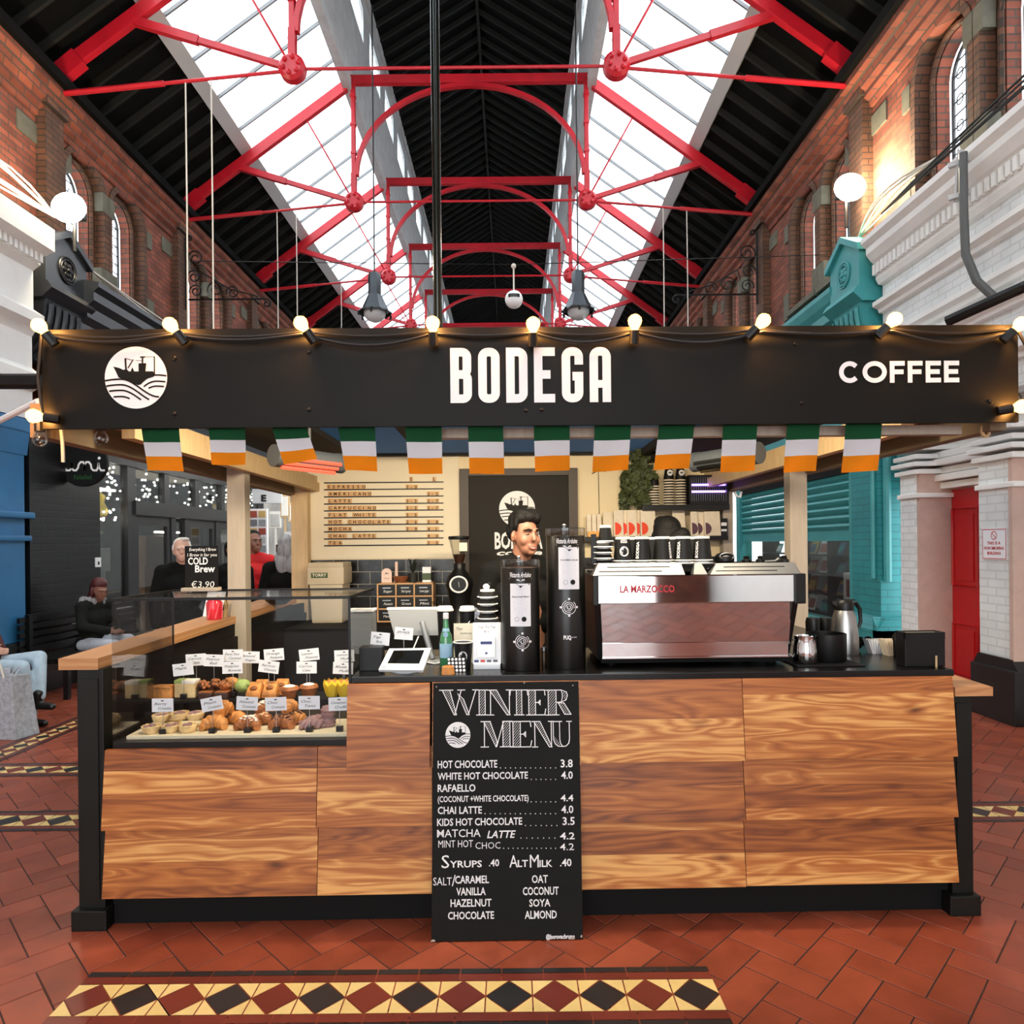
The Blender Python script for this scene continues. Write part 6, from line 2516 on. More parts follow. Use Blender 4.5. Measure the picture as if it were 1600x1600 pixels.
lump(380, 0.43, ZU + 0.02, 0.036, PISTA, 'pistachio_bun', 'green pistachio glazed bun in the upper row', 'bun', sq=(1.1, 1, 0.9), bumps=4)
lump(362, 0.47, ZU + 0.03, 0.036, PASTRY, 'glazed_bun', 'golden bun behind the green pistachio bun', 'bun', sq=(1.1, 1, 0.8), bumps=3)
for px, y, lb in ((398, 0.41, 'flat golden danish right of the green bun'), (423, 0.42, 'flat golden danish below the handwritten upper card'), (408, 0.47, 'flat golden danish at the back between the front two'), (440, 0.48, 'flat golden danish at the back beside the iced cupcakes')):
    x = px_x(px, y)
    t = thing('danish', lb, 'pastry', (x, y, ZU), 'danishes in the upper row')
    mb = MB()
    e = 0.012
    mb.hexa([(x - 0.036, y - 0.03, ZU + 0.01), (x + 0.036, y - 0.03, ZU + 0.01), (x + 0.036, y + 0.03, ZU + 0.04), (x - 0.036, y + 0.03, ZU + 0.04), (x - 0.03, y - 0.028, ZU + 0.032), (x + 0.03, y - 0.028, ZU + 0.032), (x + 0.03, y + 0.028, ZU + 0.072), (x - 0.03, y + 0.028, ZU + 0.072)], 0.007)
    mb.box(x - 0.034, x + 0.034, y - 0.028, y + 0.03, ZU, ZU + 0.014)
    build('pastry', mb, [PASTRY], t, True)
    mb = MB()
    mb.ball((x, y - 0.008, ZU + 0.046), 0.02, 10, 6, (1, 0.9, 0.5))
    build('filling', mb, [PASTRYD], t, True)
for px, y, z, lb in ((453, 0.40, ZU, 'brown cupcake with white icing, front left of the pair'), (483, 0.42, ZU + 0.004, 'brown cupcake with white icing, right of the pair')):
    x = px_x(px, y)
    t = thing('cupcake', lb, 'cupcake', (x, y, z), 'iced cupcakes in the upper row')
    mb = MB()
    mb.lathe([(0.030, 0), (0.042, 0.036), (0.046, 0.040), (0.040, 0.052), (0.02, 0.056)], (x, y, z), 20)
    build('cake', mb, [PASTRYD], t, True, 50)
    mb = MB()
    mb.ball((x, y - 0.005, z + 0.053), 0.028, 14, 7, (1, 1, 0.32))
    build('icing', mb, [SUGAR], t, True)
for px, lb in ((519, 'muffin in yellow paper, right of the iced cupcakes'), (545, 'muffin in yellow paper, against the right glass')):
    x = px_x(px, 0.42) - (0.02 if px > 540 else 0)
    t = thing('muffin', lb, 'muffin', (x, 0.42, ZU), 'yellow paper muffins')
    mb = MB()
    n = 14
    mb.lathe([(0.026, 0), (0.034, 0.03), (0.042, 0.06), (0.036, 0.075)], (x, 0.42, ZU), n, cap=False)
    for i, v in enumerate(mb.bm.verts):
        if v.co.z > ZU + 0.02:
            v.co.z += 0.008 * (1 if i % 2 else -1)
    build('paper_case', mb, [YELLOWP], t)
    mb = MB()
    mb.ball((x, 0.42, ZU + 0.055), 0.034, 12, 7, (1, 1, 0.7))
    build('cake', mb, [PASTRY], t, True)


def price_card(px, py, y, z, s1, s2, tilt_, label, w=0.092, h=0.058, grp='handwritten cards in the display case'):
    x, zc = S(px, py, y)
    t = thing('price_card', label, 'card', (x, y, z), grp)
    ca, sa = math.cos(tilt_), math.sin(tilt_)
    f = lambda u, v, d=0.0: (x + u * ca - v * sa, y + d, zc + u * sa + v * ca)
    mb = MB()
    mb.hexa([f(-w / 2, -h / 2), f(w / 2, -h / 2), f(w / 2, -h / 2, 0.0015), f(-w / 2, -h / 2, 0.0015), f(-w / 2, h / 2), f(w / 2, h / 2), f(w / 2, h / 2, 0.0015), f(-w / 2, h / 2, 0.0015)])
    build('card', mb, [PAPER], t)
    mb = MB()
    fn = lambda X, Y, Z: f(X, Z, -0.001)
    mb.flat([(-0.008, h * 0.30), (0.008, h * 0.30), (0.003, h * 0.38), (-0.004, h * 0.38)], 0, fn)
    put_text(mb, s1, -w * 0.38, h * 0.02, min(w * 0.7, 0.011 * len(s1)), h * 0.2, 0, 0.0, 0.3, fn=fn)
    if s2:
        put_text(mb, s2, -w * 0.2, -h * 0.32, min(w * 0.62, 0.0095 * len(s2)), h * 0.2, 0, 0.0, 0.3, fn=fn)
    build('handwriting', mb, [INK], t)
    mb = MB()
    mb.tube([(x, y + 0.003, z + 0.01), f(0, -h * 0.3, 0.004)], 0.0014, 5)
    build('stick', mb, [STEEL], t)
    mb = MB()
    mb.box(x - 0.014, x + 0.014, y - 0.006, y + 0.018, z, z + 0.022, 0.002)
    build('block', mb, [BLACK], t)
    return t


for px, py, a, b, tl_, lb in ((254, 1102, 'Berry', 'Crumble', 0.0, 'white handwritten card over the mauve tarts'), (331, 1100, 'Plain', 'Croissant', 0.18, 'tilted white handwritten card over the plain croissants'), (386, 1099, 'Almond', 'Croissant', -0.06, 'white handwritten card over the almond croissants'),
                              (431, 1100, 'Choc', 'Croissant', 0.03, 'white handwritten card over the chocolate croissants'), (483, 1098, 'Choc', 'Twist', 0.0, 'white handwritten card over the chocolate twists'), (530, 1100, 'Cinnamon', 'Cruffin', 0.03, 'white handwritten card over the cinnamon cruffins')):
    price_card(px, py, 0.075, ZL, a, b, tl_, lb)
for i, (px, py, y, a, b, tl_, lb) in enumerate(((286, 1046, 0.40, 'Maple', '', 0.1, 'white card leaning over the leftmost cake slices'), (306, 1031, 0.47, 'Carrot', 'Cake', 0.05, 'white card partly behind the maple card'), (334, 1032, 0.46, 'Peanut', 'Ball', -0.04, 'white card standing over the nutty balls'),
                                               (364, 1024, 0.49, 'Pecan Slice', 'Caramel', 0.0, 'white card highest in the middle, left of its pair'), (390, 1027, 0.50, 'Almond', 'Vegan', -0.03, 'white card highest in the middle, right of its pair'), (363, 1043, 0.42, 'Pistachio', 'Brownie', 0.02, 'white card low over the golden bun'),
                                               (428, 1023, 0.48, 'Orange', 'Polenta', 0.07, 'white card over the danishes, upper of two'), (420, 1042, 0.42, 'Apricot', 'Danish', -0.14, 'white card over the danishes, lower and tilted'), (483, 1023, 0.48, 'Lemon', 'Polenta', 0.1, 'white card over the iced cupcakes, upper of two'),
                                               (479, 1043, 0.44, 'Carrot', 'Cake', 0.0, 'white card over the iced cupcakes, lower of two'), (538, 1025, 0.47, 'Lemon', 'Muffin', 0.03, 'white card by the right glass, upper of two'), (536, 1044, 0.43, 'Blueb', 'Muffin', -0.05, 'white card by the right glass, lower of two'))):
    price_card(px, py, y, ZU, a, b, tl_, lb, 0.098, 0.058)

# ---- cold brew board standing on the case
y = 0.42
xa, xb, za_, zb_ = fr(289, 853, 340, 920, y)
t = thing('cold_brew_board', 'small black cold brew chalkboard on the glass case', 'chalkboard', ((xa + xb) / 2, y, z1 + 0.007))
mb = MB()
mb.box(xa, xb, y, y + 0.008, z1 + 0.02, zb_)
build('slate', mb, [BLACKM], t)
mb = MB()
xc_, xd_ = fr(287, 918, 341, 926, y)[:2]
mb.box(xc_, xd_, y - 0.03, y + 0.04, z1 + 0.007, z1 + 0.024, 0.002)
build('foot', mb, [PINEG], t)
for nm, items, m in (('bold_lettering', (('COLD', 294, 325, 882, 871, 0.02), ('Brew', 305, 336, 894, 883, 0.02)), CHALK), ('thin_lettering', (('Everything I Brew', 296, 338, 861, 856, 0.0), ('I Brew it for you', 293, 339, 869.5, 864.5, 0.0), ('€3.90', 299, 335, 918, 908, -0.01)), CHALK)):
    mb = MB()
    for s, a, b, pb, pt, bo in items:
        X0, Zb = S(a, pb, y)
        X1, _ = S(b, pb, y)
        _, Zt = S(a, pt, y)
        put_text(mb, s, X0, Zb, X1 - X0, Zt - Zb, y - 0.001, bo, 0.1 if nm[0] == 't' else 0)
    build(nm, mb, [m], t)

# ---- till things
def zc(py, px, y):
    return S(px, py, y)[1]


# black box left of the tablet
x0, x1, z0, z1b = fr(561, 1012, 593, 1052, 0.12)
mb = MB()
mb.box(x0, x1 + 0.01, 0.12, 0.2, CT, z1b, 0.003)
tag(build('black_box', mb, [BLACK]), 'plain black box between the display case and the tablet', 'box')
# grey box behind
x0, x1, z0, z1b = fr(547, 952, 584, 1010, 0.62)
t = thing('card_box', 'grey box with white lid edge behind the display case', 'box', ((x0 + x1) / 2, 0.66, CT))
mb = MB()
mb.box(x0, x1, 0.60, 0.70, CT, z1b - 0.012, 0.004)
build('body', mb, [GREYPLAS], t)
mb = MB()
mb.box(x0 - 0.003, x1 + 0.003, 0.596, 0.704, z1b - 0.012, z1b, 0.003)
build('lid', mb, [WHITEPLAS], t)
# tablet on a tilted white stand
t = thing('till_tablet', 'white framed till tablet tilted toward the customer', 'tablet', (Sx(632, 0.12, 1030), 0.14, CT))
ya, yb2 = 0.035, 0.17
b0, b1 = S(591, 1046, ya), S(661, 1047, ya)
c0, c1 = S(608, 1013, yb2), S(674, 1012, yb2)
nn = Vector((0, -1, 1.2)).normalized()
def tabpt(u, v, d=0.0):
    p = Vector((b0[0], ya, b0[1])).lerp(Vector((b1[0], ya, b1[1])), u)
    q = Vector((c0[0], yb2, c0[1])).lerp(Vector((c1[0], yb2, c1[1])), u)
    return p.lerp(q, v) + nn * d
mb = MB()
mb.hexa([tabpt(0, 0, -0.018), tabpt(1, 0, -0.018), tabpt(1, 1, -0.018), tabpt(0, 1, -0.018), tabpt(0, 0), tabpt(1, 0), tabpt(1, 1), tabpt(0, 1)], 0.005)
build('frame', mb, [WHITEPLAS], t, True)
mb = MB()
mb.add([tabpt(0.14, 0.27, 0.002), tabpt(0.86, 0.27, 0.002), tabpt(0.86, 0.88, 0.002), tabpt(0.14, 0.88, 0.002)], [(0, 1, 2, 3)])
build('screen', mb, [mat('dark_screen', rgb(18, 17, 16), 0.06)], t)
mb = MB()
for k in range(2):
    mb.add([tabpt(0.06 + 0.03 * k, 0.07, 0.0006), tabpt(0.085 + 0.05 * k, 0.07, 0.0006), tabpt(0.085 + 0.05 * k, 0.11, 0.0006), tabpt(0.06 + 0.03 * k, 0.11, 0.0006)], [(0, 1, 2, 3)])
build('maker_mark', mb, [INKG], t)
mb = MB()
p = tabpt(0.5, 0.5)
mb.lathe([(0.07, 0), (0.07, 0.006), (0.03, 0.012), (0.03, max(0.02, p.z - CT - 0.02))], (p.x, p.y + 0.02, CT), 20)
build('foot', mb, [WHITEPLAS], t, True)
# rear of the till monitor
t = thing('till_monitor', 'grey back of the till monitor on a slanted silver stand', 'monitor', (Sx(660, 0.45, 1010), 0.45, CT))
ym = 0.42
tl_, tr2, br2, bl2 = S(605, 952, ym + 0.05), S(690, 950, ym + 0.05), S(686, 993, ym), S(616, 993, ym)
mb = MB()
mb.hexa([(bl2[0], ym, bl2[1]), (br2[0], ym, br2[1]), (br2[0], ym + 0.018, br2[1]), (bl2[0], ym + 0.018, bl2[1]), (tl_[0], ym + 0.05, tl_[1]), (tr2[0], ym + 0.05, tr2[1]), (tr2[0], ym + 0.068, tr2[1]), (tl_[0], ym + 0.068, tl_[1])], 0.003)
build('screen_back', mb, [GREYPLAS], t)
mb = MB()
mb.box(tl_[0] - 0.002, tr2[0] + 0.002, ym + 0.047, ym + 0.07, tl_[1] - 0.004, tl_[1] + 0.008, 0.003)
build('top_edge', mb, [WHITEPLAS], t)
p, q = S(659, 972, ym - 0.02), S(676, 1014, ym - 0.06)
mb = MB()
mb.tube([(p[0], ym - 0.01, p[1]), (q[0], ym - 0.06, CT + 0.01)], 0.014, 12)
build('stand', mb, [ALU], t, True)
mb = MB()
mb.box(q[0] - 0.06, q[0] + 0.05, ym - 0.12, ym + 0.04, CT, CT + 0.008, 0.003)
build('base_plate', mb, [ALU], t)
mb = MB()
c = S(661, 1000, ym)
mb.tube([(c[0] - 0.02, ym - 0.01, c[1] + 0.02), (c[0] - 0.045, ym - 0.04, CT + 0.05), (c[0] - 0.02, ym - 0.08, CT + 0.006), (q[0] + 0.02, ym - 0.16, CT + 0.005), (q[0] + 0.07, ym - 0.1, CT + 0.005)], 0.0035, 6)
build('cable', mb, [WHITEPLAS], t)
# cards on blocks by the till
price_card(594, 998, 0.2, CT, 'Tip', 'Box', -0.1, 'cream card reading tip box on the plain black box side', 0.085, 0.058, 'cards beside the till')
price_card(631, 990, 0.26, CT, 'LEMO-NADE', '', -0.08, 'cream lemonade card in front of the till monitor', 0.085, 0.056, 'cards beside the till')
# water bottle
x, _ = S(697, 1000, 0.17)
t = thing('water_bottle', 'green glass water bottle with pale blue label and white cap', 'bottle', (x, 0.17, CT))
zt_ = S(697, 958, 0.17)[1]
hb = zt_ - CT
mb = MB()
mb.lathe([(0.026, 0), (0.029, 0.006), (0.029, hb * 0.48), (0.024, hb * 0.60), (0.013, hb * 0.72), (0.010, hb * 0.93)], (x, 0.17, CT), 20)
build('glass', mb, [GREENGLASS], t, True, 50)
mb = MB()
mb.lathe([(0.0295, hb * 0.20), (0.0297, hb * 0.21), (0.0297, hb * 0.45), (0.0295, hb * 0.46)], (x, 0.17, CT), 20, cap=False)
mb.lathe([(0.018, hb * 0.66), (0.0145, hb * 0.73)], (x, 0.17, CT), 16, cap=False)
mb.lathe([(0.0005, -0.002), (0.012, -0.002), (0.012, 0.0)], (x, 0.147, CT + hb * 0.62), 14, axis='y')
build('label', mb, [PALEBLUE], t, True)
mb = MB()
mb.lathe([(0.0125, hb * 0.9), (0.0125, hb), (0.008, hb * 1.005)], (x, 0.17, CT), 14)
build('cap', mb, [WHITEPLAS], t, True)
# coffee cups near the till


def paper_cup(name, x, y, z, r, h, label, inverted=False, lid=True, group=None, txt=None, roundel=False, lidm=None):
    t = thing(name, label, 'cup', (x, y, z), group)
    mb = MB()
    if inverted:
        mb.lathe([(r, 0.0), (r * 0.98, 0.004), (r * 0.74, h - 0.006), (r * 0.70, h - 0.006)], (x, y, z), 24)
    else:
        mb.lathe([(r * 0.72, 0.0), (r * 0.74, 0.004), (r, h)], (x, y, z), 24)
    build('sleeve', mb, [CUPBLK], t, True, 50)
    mb = MB()
    if inverted:
        mb.lathe([(r * 0.76, h - 0.010), (r * 0.76, h), (r * 0.66, h + 0.001)], (x, y, z), 24)
        mb.tube([(x + r * 1.02 * math.cos(a), y + r * 1.02 * math.sin(a), z + 0.003) for a in [2 * PI * k / 24 for k in range(24)]], 0.0032, 6, closed=True)
    elif lid:
        mb.lathe([(r * 1.06, h - 0.004), (r * 1.08, h + 0.003), (r * 0.96, h + 0.006), (r * 0.92, h + 0.016), (r * 0.86, h + 0.018), (r * 0.8, h + 0.012)], (x, y, z), 24)
    else:
        mb.tube([(x + r * math.cos(a), y + r * math.sin(a), z + h) for a in [2 * PI * k / 24 for k in range(24)]], 0.003, 6, closed=True)
    build('rim' if inverted or not lid else 'lid', mb, [CUPLID], t, True, 50)
    rad = lambda zz: (r * (1 - 0.26 * (zz - z) / h) if inverted else r * (0.73 + 0.27 * (zz - z) / h)) + 0.0012
    if txt:
        mb = MB()
        fn = lambda X, Y, Z: (x + rad(Z) * math.sin(X / r), y - rad(Z) * math.cos(X / r), Z)
        put_text(mb, txt[0], txt[1] * r, z + h * 0.12, h * 0.68, r * 0.36, 0, 0.03, fn=fn, tilt=PI / 2)
        build('lettering', mb, [VINYL], t)
    if roundel:
        mb = MB()
        fn = lambda X, Y, Z: (x + rad(Z) * math.sin(X / r), y + Y - rad(Z) * math.cos(X / r), Z)
        logo(t, 0.0, z + h * (0.42 if inverted else 0.5), r * 0.52, 0.0, 'ship_logo', VINYL, CUPBLK, fn)
        if inverted:
            put_text(mb, 'BODEGA', -r * 0.42, z + h * 0.76, r * 0.84, h * 0.14, 0, 0.03, fn=fn)
            build('lettering', mb, [VINYL], t)
        else:
            mb.bm.free()
    return t


x, z_ = S(724, 1035, 0.16)
paper_cup('takeaway_cup', x, 0.16, CT, 0.043, S(724, 1003, 0.16)[1] - CT, 'black takeaway cup with ship roundel beside the water bottle', False, False, 'takeaway cups by the till', None, True)
x, _ = S(697, 960, 0.36)
paper_cup('takeaway_cup', x - 0.005, 0.36, CT, 0.038, S(697, 953, 0.36)[1] - CT, 'tall black cup with white lid right behind the water bottle', False, True, 'takeaway cups by the till')
x, _ = S(730, 960, 0.40)
paper_cup('takeaway_cup', x, 0.40, CT, 0.037, S(730, 953, 0.40)[1] - CT, 'tall black lettered cup with white lid behind the cream paper', False, True, 'takeaway cups by the till', ('BODEGA', 0.4))
xt, _ = S(762, 960, 0.36)
zz = CT + 0.20
mb = MB()
mb.box(xt - 0.06, xt + 0.05, 0.3, 0.42, CT, zz, 0.004)
tag(build('black_stand', mb, [BLACK]), 'black stand under the tower of upturned cups', 'stand')
ztop = S(762, 945, 0.36)[1]
step = 0.034
for k in range(4):
    paper_cup('upturned_cup', xt, 0.36, zz + k * step, 0.046, 0.036, 'small upturned cup in the tower by the tip reader, %s' % ['lowest', 'second from below', 'second from the top', 'topmost'][k], True, True, 'tower of upturned cups')
mb = MB()
zz += 4 * step + 0.003
mb.ball((xt - 0.005, 0.36, zz + 0.014), 0.014, 10, 7, (1.2, 1, 1))
mb.mi = 1
mb.ball((xt + 0.01, 0.36, zz + 0.026), 0.009, 8, 6)
tag(build('small_figurine', mb, [WHITEPLAS, BLACK], None, True), 'tiny white ornament on top of the cup tower', 'ornament')
# cream paper notice
x0, x1, z0, z1b = fr(709, 974, 741, 1000, 0.31)
mb = MB()
mb.box(x0, x1, 0.31, 0.312, CT, z1b)
t = tag(build('paper_notice', mb, [CARD]), 'cream paper notice left of the tip reader', 'paper')
mb = MB()
put_text(mb, 'Tips', x0 + 0.012, z1b - 0.03, 0.03, 0.012, 0.309, 0, 0.3)
put_text(mb, 'thank you', x0 + 0.03, z1b - 0.05, 0.055, 0.010, 0.309, 0, 0.3)
build('handwriting', mb, [INK], t)
# tap to tip reader
yt = 0.13
x0, x1, z0, z1b = fr(738, 975, 783, 1041, yt)
t = thing('tip_reader', 'white tap to tip card reader on the worktop', 'card reader', ((x0 + x1) / 2, yt, CT))
f = lambda X, Y, Z: (X, yt + (Z - CT) * 0.28 + Y, Z)
hz = z1b - CT


def slab(mb, xa, xb, za, zb, d0, d1, bev=0.0):
    p = [(xa, za), (xb, za), (xb, zb), (xa, zb)]
    o = lambda q, d: f(q[0], d, q[1])
    mb.hexa([o(p[0], d0), o(p[1], d0), o(p[1], d1), o(p[0], d1), o(p[3], d0), o(p[2], d0), o(p[2], d1), o(p[3], d1)], bev)


mb = MB()
slab(mb, x0, x1, CT + 0.022, CT + hz, 0, 0.012, 0.005)
mb.box(x0 + 0.004, x1 - 0.004, yt - 0.004, yt + 0.09, CT, CT + 0.024, 0.004)
build('stand', mb, [WHITEPLAS], t, True)
mb = MB()
w_ = x1 - x0
slab(mb, x0 + w_ * 0.14, x0 + w_ * 0.8, CT + hz * 0.25, CT + hz * 0.70, -0.012, 0.001, 0.006)
build('reader', mb, [WHITEPLAS], t, True)
mb = MB()
slab(mb, x0 + w_ * 0.28, x0 + w_ * 0.68, CT + hz * 0.54, CT + hz * 0.60, -0.0128, -0.011)
slab(mb, x0 + w_ * 0.44, x0 + w_ * 0.52, CT + hz * 0.33, CT + hz * 0.37, -0.0128, -0.011)
build('display', mb, [CARDBLUE], t)
mb = MB()
put_text(mb, 'Tap To Tip', x0 + w_ * 0.18, CT + hz * 0.88, w_ * 0.62, hz * 0.055, -0.0008, 0.0, fn=f)
put_text(mb, '€1', x0 + w_ * 0.4, CT + hz * 0.78, w_ * 0.16, hz * 0.05, -0.0008, 0.0, fn=f)
build('lettering', mb, [INKG], t)
for k, m in enumerate((CARDBLUE, CARDRED, INKG, INKG)):
    mb = MB()
    a = x0 + w_ * (0.06 + 0.22 * k)
    slab(mb, a, a + w_ * 0.15, CT + hz * 0.15, CT + hz * 0.20, -0.0008, 0.0)
    build('card_badge', mb, [m], t)
# pattern card and cork
x0, x1, z0, z1b = fr(699, 1029, 728, 1054, 0.07)
t = thing('sticker_card', 'small black card with white round keys leaning by the cork', 'card', ((x0 + x1) / 2, 0.07, CT))
mb = MB()
f2 = lambda X, Y, Z: (X, 0.07 + (Z - CT) * 0.5 + Y, Z)
mb.hexa([f2(x0, 0, CT), f2(x1, 0, CT), f2(x1, 0.003, CT), f2(x0, 0.003, CT), f2(x0, 0, z1b), f2(x1, 0, z1b), f2(x1, 0.003, z1b), f2(x0, 0.003, z1b)])
build('card', mb, [BLACK], t)
mb = MB()
for r_ in range(4):
    for c_ in range(5):
        cx_, cz_ = x0 + (x1 - x0) * (c_ + 0.6 - 0.1 * r_) / 5.1, CT + (z1b - CT) * (r_ + 0.5) / 4
        mb.flat([(cx_ + 0.0055 * math.cos(a), cz_ + 0.0055 * math.sin(a)) for a in [2 * PI * i / 10 for i in range(10)]], -0.0008, f2)
build('white_keys', mb, [PAPER], t)
x, _ = S(700, 1050, 0.035)
mb = MB()
mb.lathe([(0.029, 0), (0.029, 0.003), (0.025, 0.032), (0.021, 0.034), (0.018, 0.024)], (x, 0.035, CT), 22)
tag(build('cork_lid', mb, [CORK], None, True, 40), 'round cork lid near the front worktop edge', 'cork lid')


# ---- two canister coffee grinders
def grinder(pxc, pxw, ptop, pbot, y, label, base, lab, script, emb):
    x, _ = S(pxc, (ptop + pbot) / 2, y)
    s = (SY0 + y) / F
    r = pxw / 2 * s
    z_top = S(pxc, ptop, y)[1]
    yc_ = y + r
    t = thing('coffee_grinder', label, 'coffee grinder', (x, yc_, CT), 'black canister coffee grinders')
    Z = lambda py: S(pxc, py, y)[1]
    mb = MB()
    hl = 14 * s
    mb.lathe([(r * 0.98, 0.0), (r, 0.006), (r, z_top - hl - CT), (r * 0.97, z_top - hl - CT + 0.004)], (x, yc_, CT), 40)
    if base:
        mb.lathe([(r * 1.01, Z(994) - CT), (r * 1.012, Z(992) - CT)], (x, yc_, CT), 40, cap=False)
        mb.box(x - r * 0.6, x + r * 0.6, yc_, yc_ + r + 0.1, CT, Z(1000), 0.01)
    build('canister', mb, [mat('satin_black_%s' % ('tall' if base else 'short'), rgb(20, 20, 17), 0.32)], t, True, 50)
    mb = MB()
    mb.lathe([(r * 1.01, 0), (r * 1.03, 0.003), (r * 1.03, hl - 0.002), (r * 0.98, hl), (0.01, hl)], (x, yc_, z_top - hl), 40)
    build('clear_lid', mb, [CLEARPLAS], t, True, 50)
    mb = MB()
    mb.lathe([(0.006, 0), (0.006, 0.006), (0.011, 0.012), (0.004, 0.018)], (x - 0.005, yc_, z_top), 12)
    build('lid_knob', mb, [STEEL], t, True)
    fn = lambda X, Y, Zz: (x + (r + 0.001 + Y) * math.sin((X - x) / r), yc_ - (r + 0.001 + Y) * math.cos((X - x) / r), Zz)
    a, b, c, d = lab
    mb = MB()
    X0, X1 = x + (a - pxc) * s, x + (b - pxc) * s
    n = 8
    for i in range(n):
        u0, u1 = X0 + (X1 - X0) * i / n, X0 + (X1 - X0) * (i + 1) / n
        mb.flat([(u0, Z(d)), (u1, Z(d)), (u1, Z(c)), (u0, Z(c))], 0.0, fn)
    lb_ = build('paper_label', mb, [PAPER], t)
    mb = MB()
    wl_ = X1 - X0
    top, bot = Z(c), Z(d)
    hh = top - bot
    put_text(mb, 'COLOMBIA (Decaf)' if base else 'Seasonal filter', X0 + wl_ * 0.08, bot + hh * 0.68, wl_ * 0.84, hh * 0.035, 0.0006, 0.02, fn=fn)
    mb.flat([(X0 + wl_ * 0.3, top), (X0 + wl_ * 0.42, top - hh * 0.05), (X0 + wl_ * 0.5, top - hh * 0.1), (X0 + wl_ * 0.62, top - hh * 0.05), (X0 + wl_ * 0.95, top - hh * 0.03), (X0 + wl_ * 0.95, top)], 0.0006, fn)
    uu, vv = X0 + wl_ * 0.66, bot + hh * 0.17
    mb.flat([(uu + wl_ * 0.12 * math.cos(q), vv + wl_ * 0.12 * math.sin(q)) for q in [2 * PI * i / 16 for i in range(16)]], 0.0006, fn)
    build('label_print', mb, [INK], lb_)
    mb = MB()
    for k, (w1, zz_) in enumerate(((0.6, 0.56), (0.66, 0.47), (0.5, 0.42), (0.56, 0.37))):
        mb.flat([(X0 + wl_ * (0.5 - w1 / 2), bot + hh * zz_), (X0 + wl_ * (0.5 + w1 / 2), bot + hh * zz_), (X0 + wl_ * (0.5 + w1 / 2), bot + hh * (zz_ + 0.008)), (X0 + wl_ * (0.5 - w1 / 2), bot + hh * (zz_ + 0.008))], 0.0006, fn)
    uu = X0 + wl_ * 0.32
    mb.ribbon([(uu + wl_ * 0.1 * math.cos(q), vv + wl_ * 0.1 * math.sin(q)) for q in [2 * PI * i / 16 for i in range(16)]], 0.0012, 0.0006, closed=True, fn=fn)
    build('fine_print', mb, [INKG], lb_)
    # script maker's name with wings, and the target emblem
    mb = MB()
    X, Zs = x - 17 * s, Z(script + 3)
    put_text(mb, 'Victoria Arduino', X, Zs, 34 * s, 8 * s, 0.0006, 0.02, 0.35, fn=fn)
    mb.flat([(x - 20 * s, Z(script + 5)), (x - 3 * s, Z(script + 6.5)), (x, Z(script + 9.5)), (x - 4 * s, Z(script + 8))], 0.0006, fn)
    mb.flat([(x + 20 * s, Z(script + 5)), (x + 3 * s, Z(script + 6.5)), (x, Z(script + 9.5)), (x + 4 * s, Z(script + 8))], 0.0006, fn)
    cz_ = Z(emb)
    cx_ = x + 2 * s
    for q in (11, 8, 5.2, 2.6):
        mb.ribbon([(cx_ + q * s * math.cos(a_), cz_ + q * s * math.sin(a_)) for a_ in [R(30 + 300 * i / 24 + q * 40) for i in range(25)]], 0.9 * s, 0.0006, fn=fn)
    for du, dv in ((13, 0), (-13, 0), (0, 13), (0, -13)):
        mb.flat([(cx_ + (du + e1) * s, cz_ + (dv + e2) * s) for e1, e2 in ((-1.6, -1.6), (1.6, -1.6), (1.6, 1.6), (-1.6, 1.6))], 0.0006, fn)
    mb.ribbon([(cx_ - 12 * s, cz_), (cx_ + 12 * s, cz_)], 0.6 * s, 0.0008, fn=fn)
    if base:
        put_text(mb, 'PUQ', x - 7 * s, Z(999), 12 * s, 6 * s, 0.0006, 0.05, fn=fn)
        put_text(mb, 'press', x + 6 * s, Z(997), 8 * s, 3 * s, 0.0006, 0.0, fn=fn)
    build('silver_lettering', mb, [VINYL], t)
    return t


grinder(814, 62, 875, 1050, 0.06, 'shorter black coffee grinder with a white label, left of the tall one', False, (797, 830, 912, 979), 899, 1003)
grinder(887, 62, 824, 1046, 0.085, 'taller black coffee grinder with a white label beside the espresso machine', True, (873, 907, 855, 921), 846, 949)
x0, x1, z0, z1b = fr(846, 1000, 857, 1040, 0.16)
mb = MB()
mb.lathe([(0.014, 0), (0.014, 0.06), (0.012, 0.064)], ((x0 + x1) / 2, 0.24, CT), 12)
mb.mi = 1
mb.lathe([(0.0145, 0.064), (0.0145, 0.078), (0.012, 0.08)], ((x0 + x1) / 2, 0.24, CT), 12)
tag(build('spice_jar', mb, [mat('dark_amber_glass', rgb(70, 50, 34), 0.15), STEEL], None, True, 40), 'small jar standing between the two grinders', 'jar')

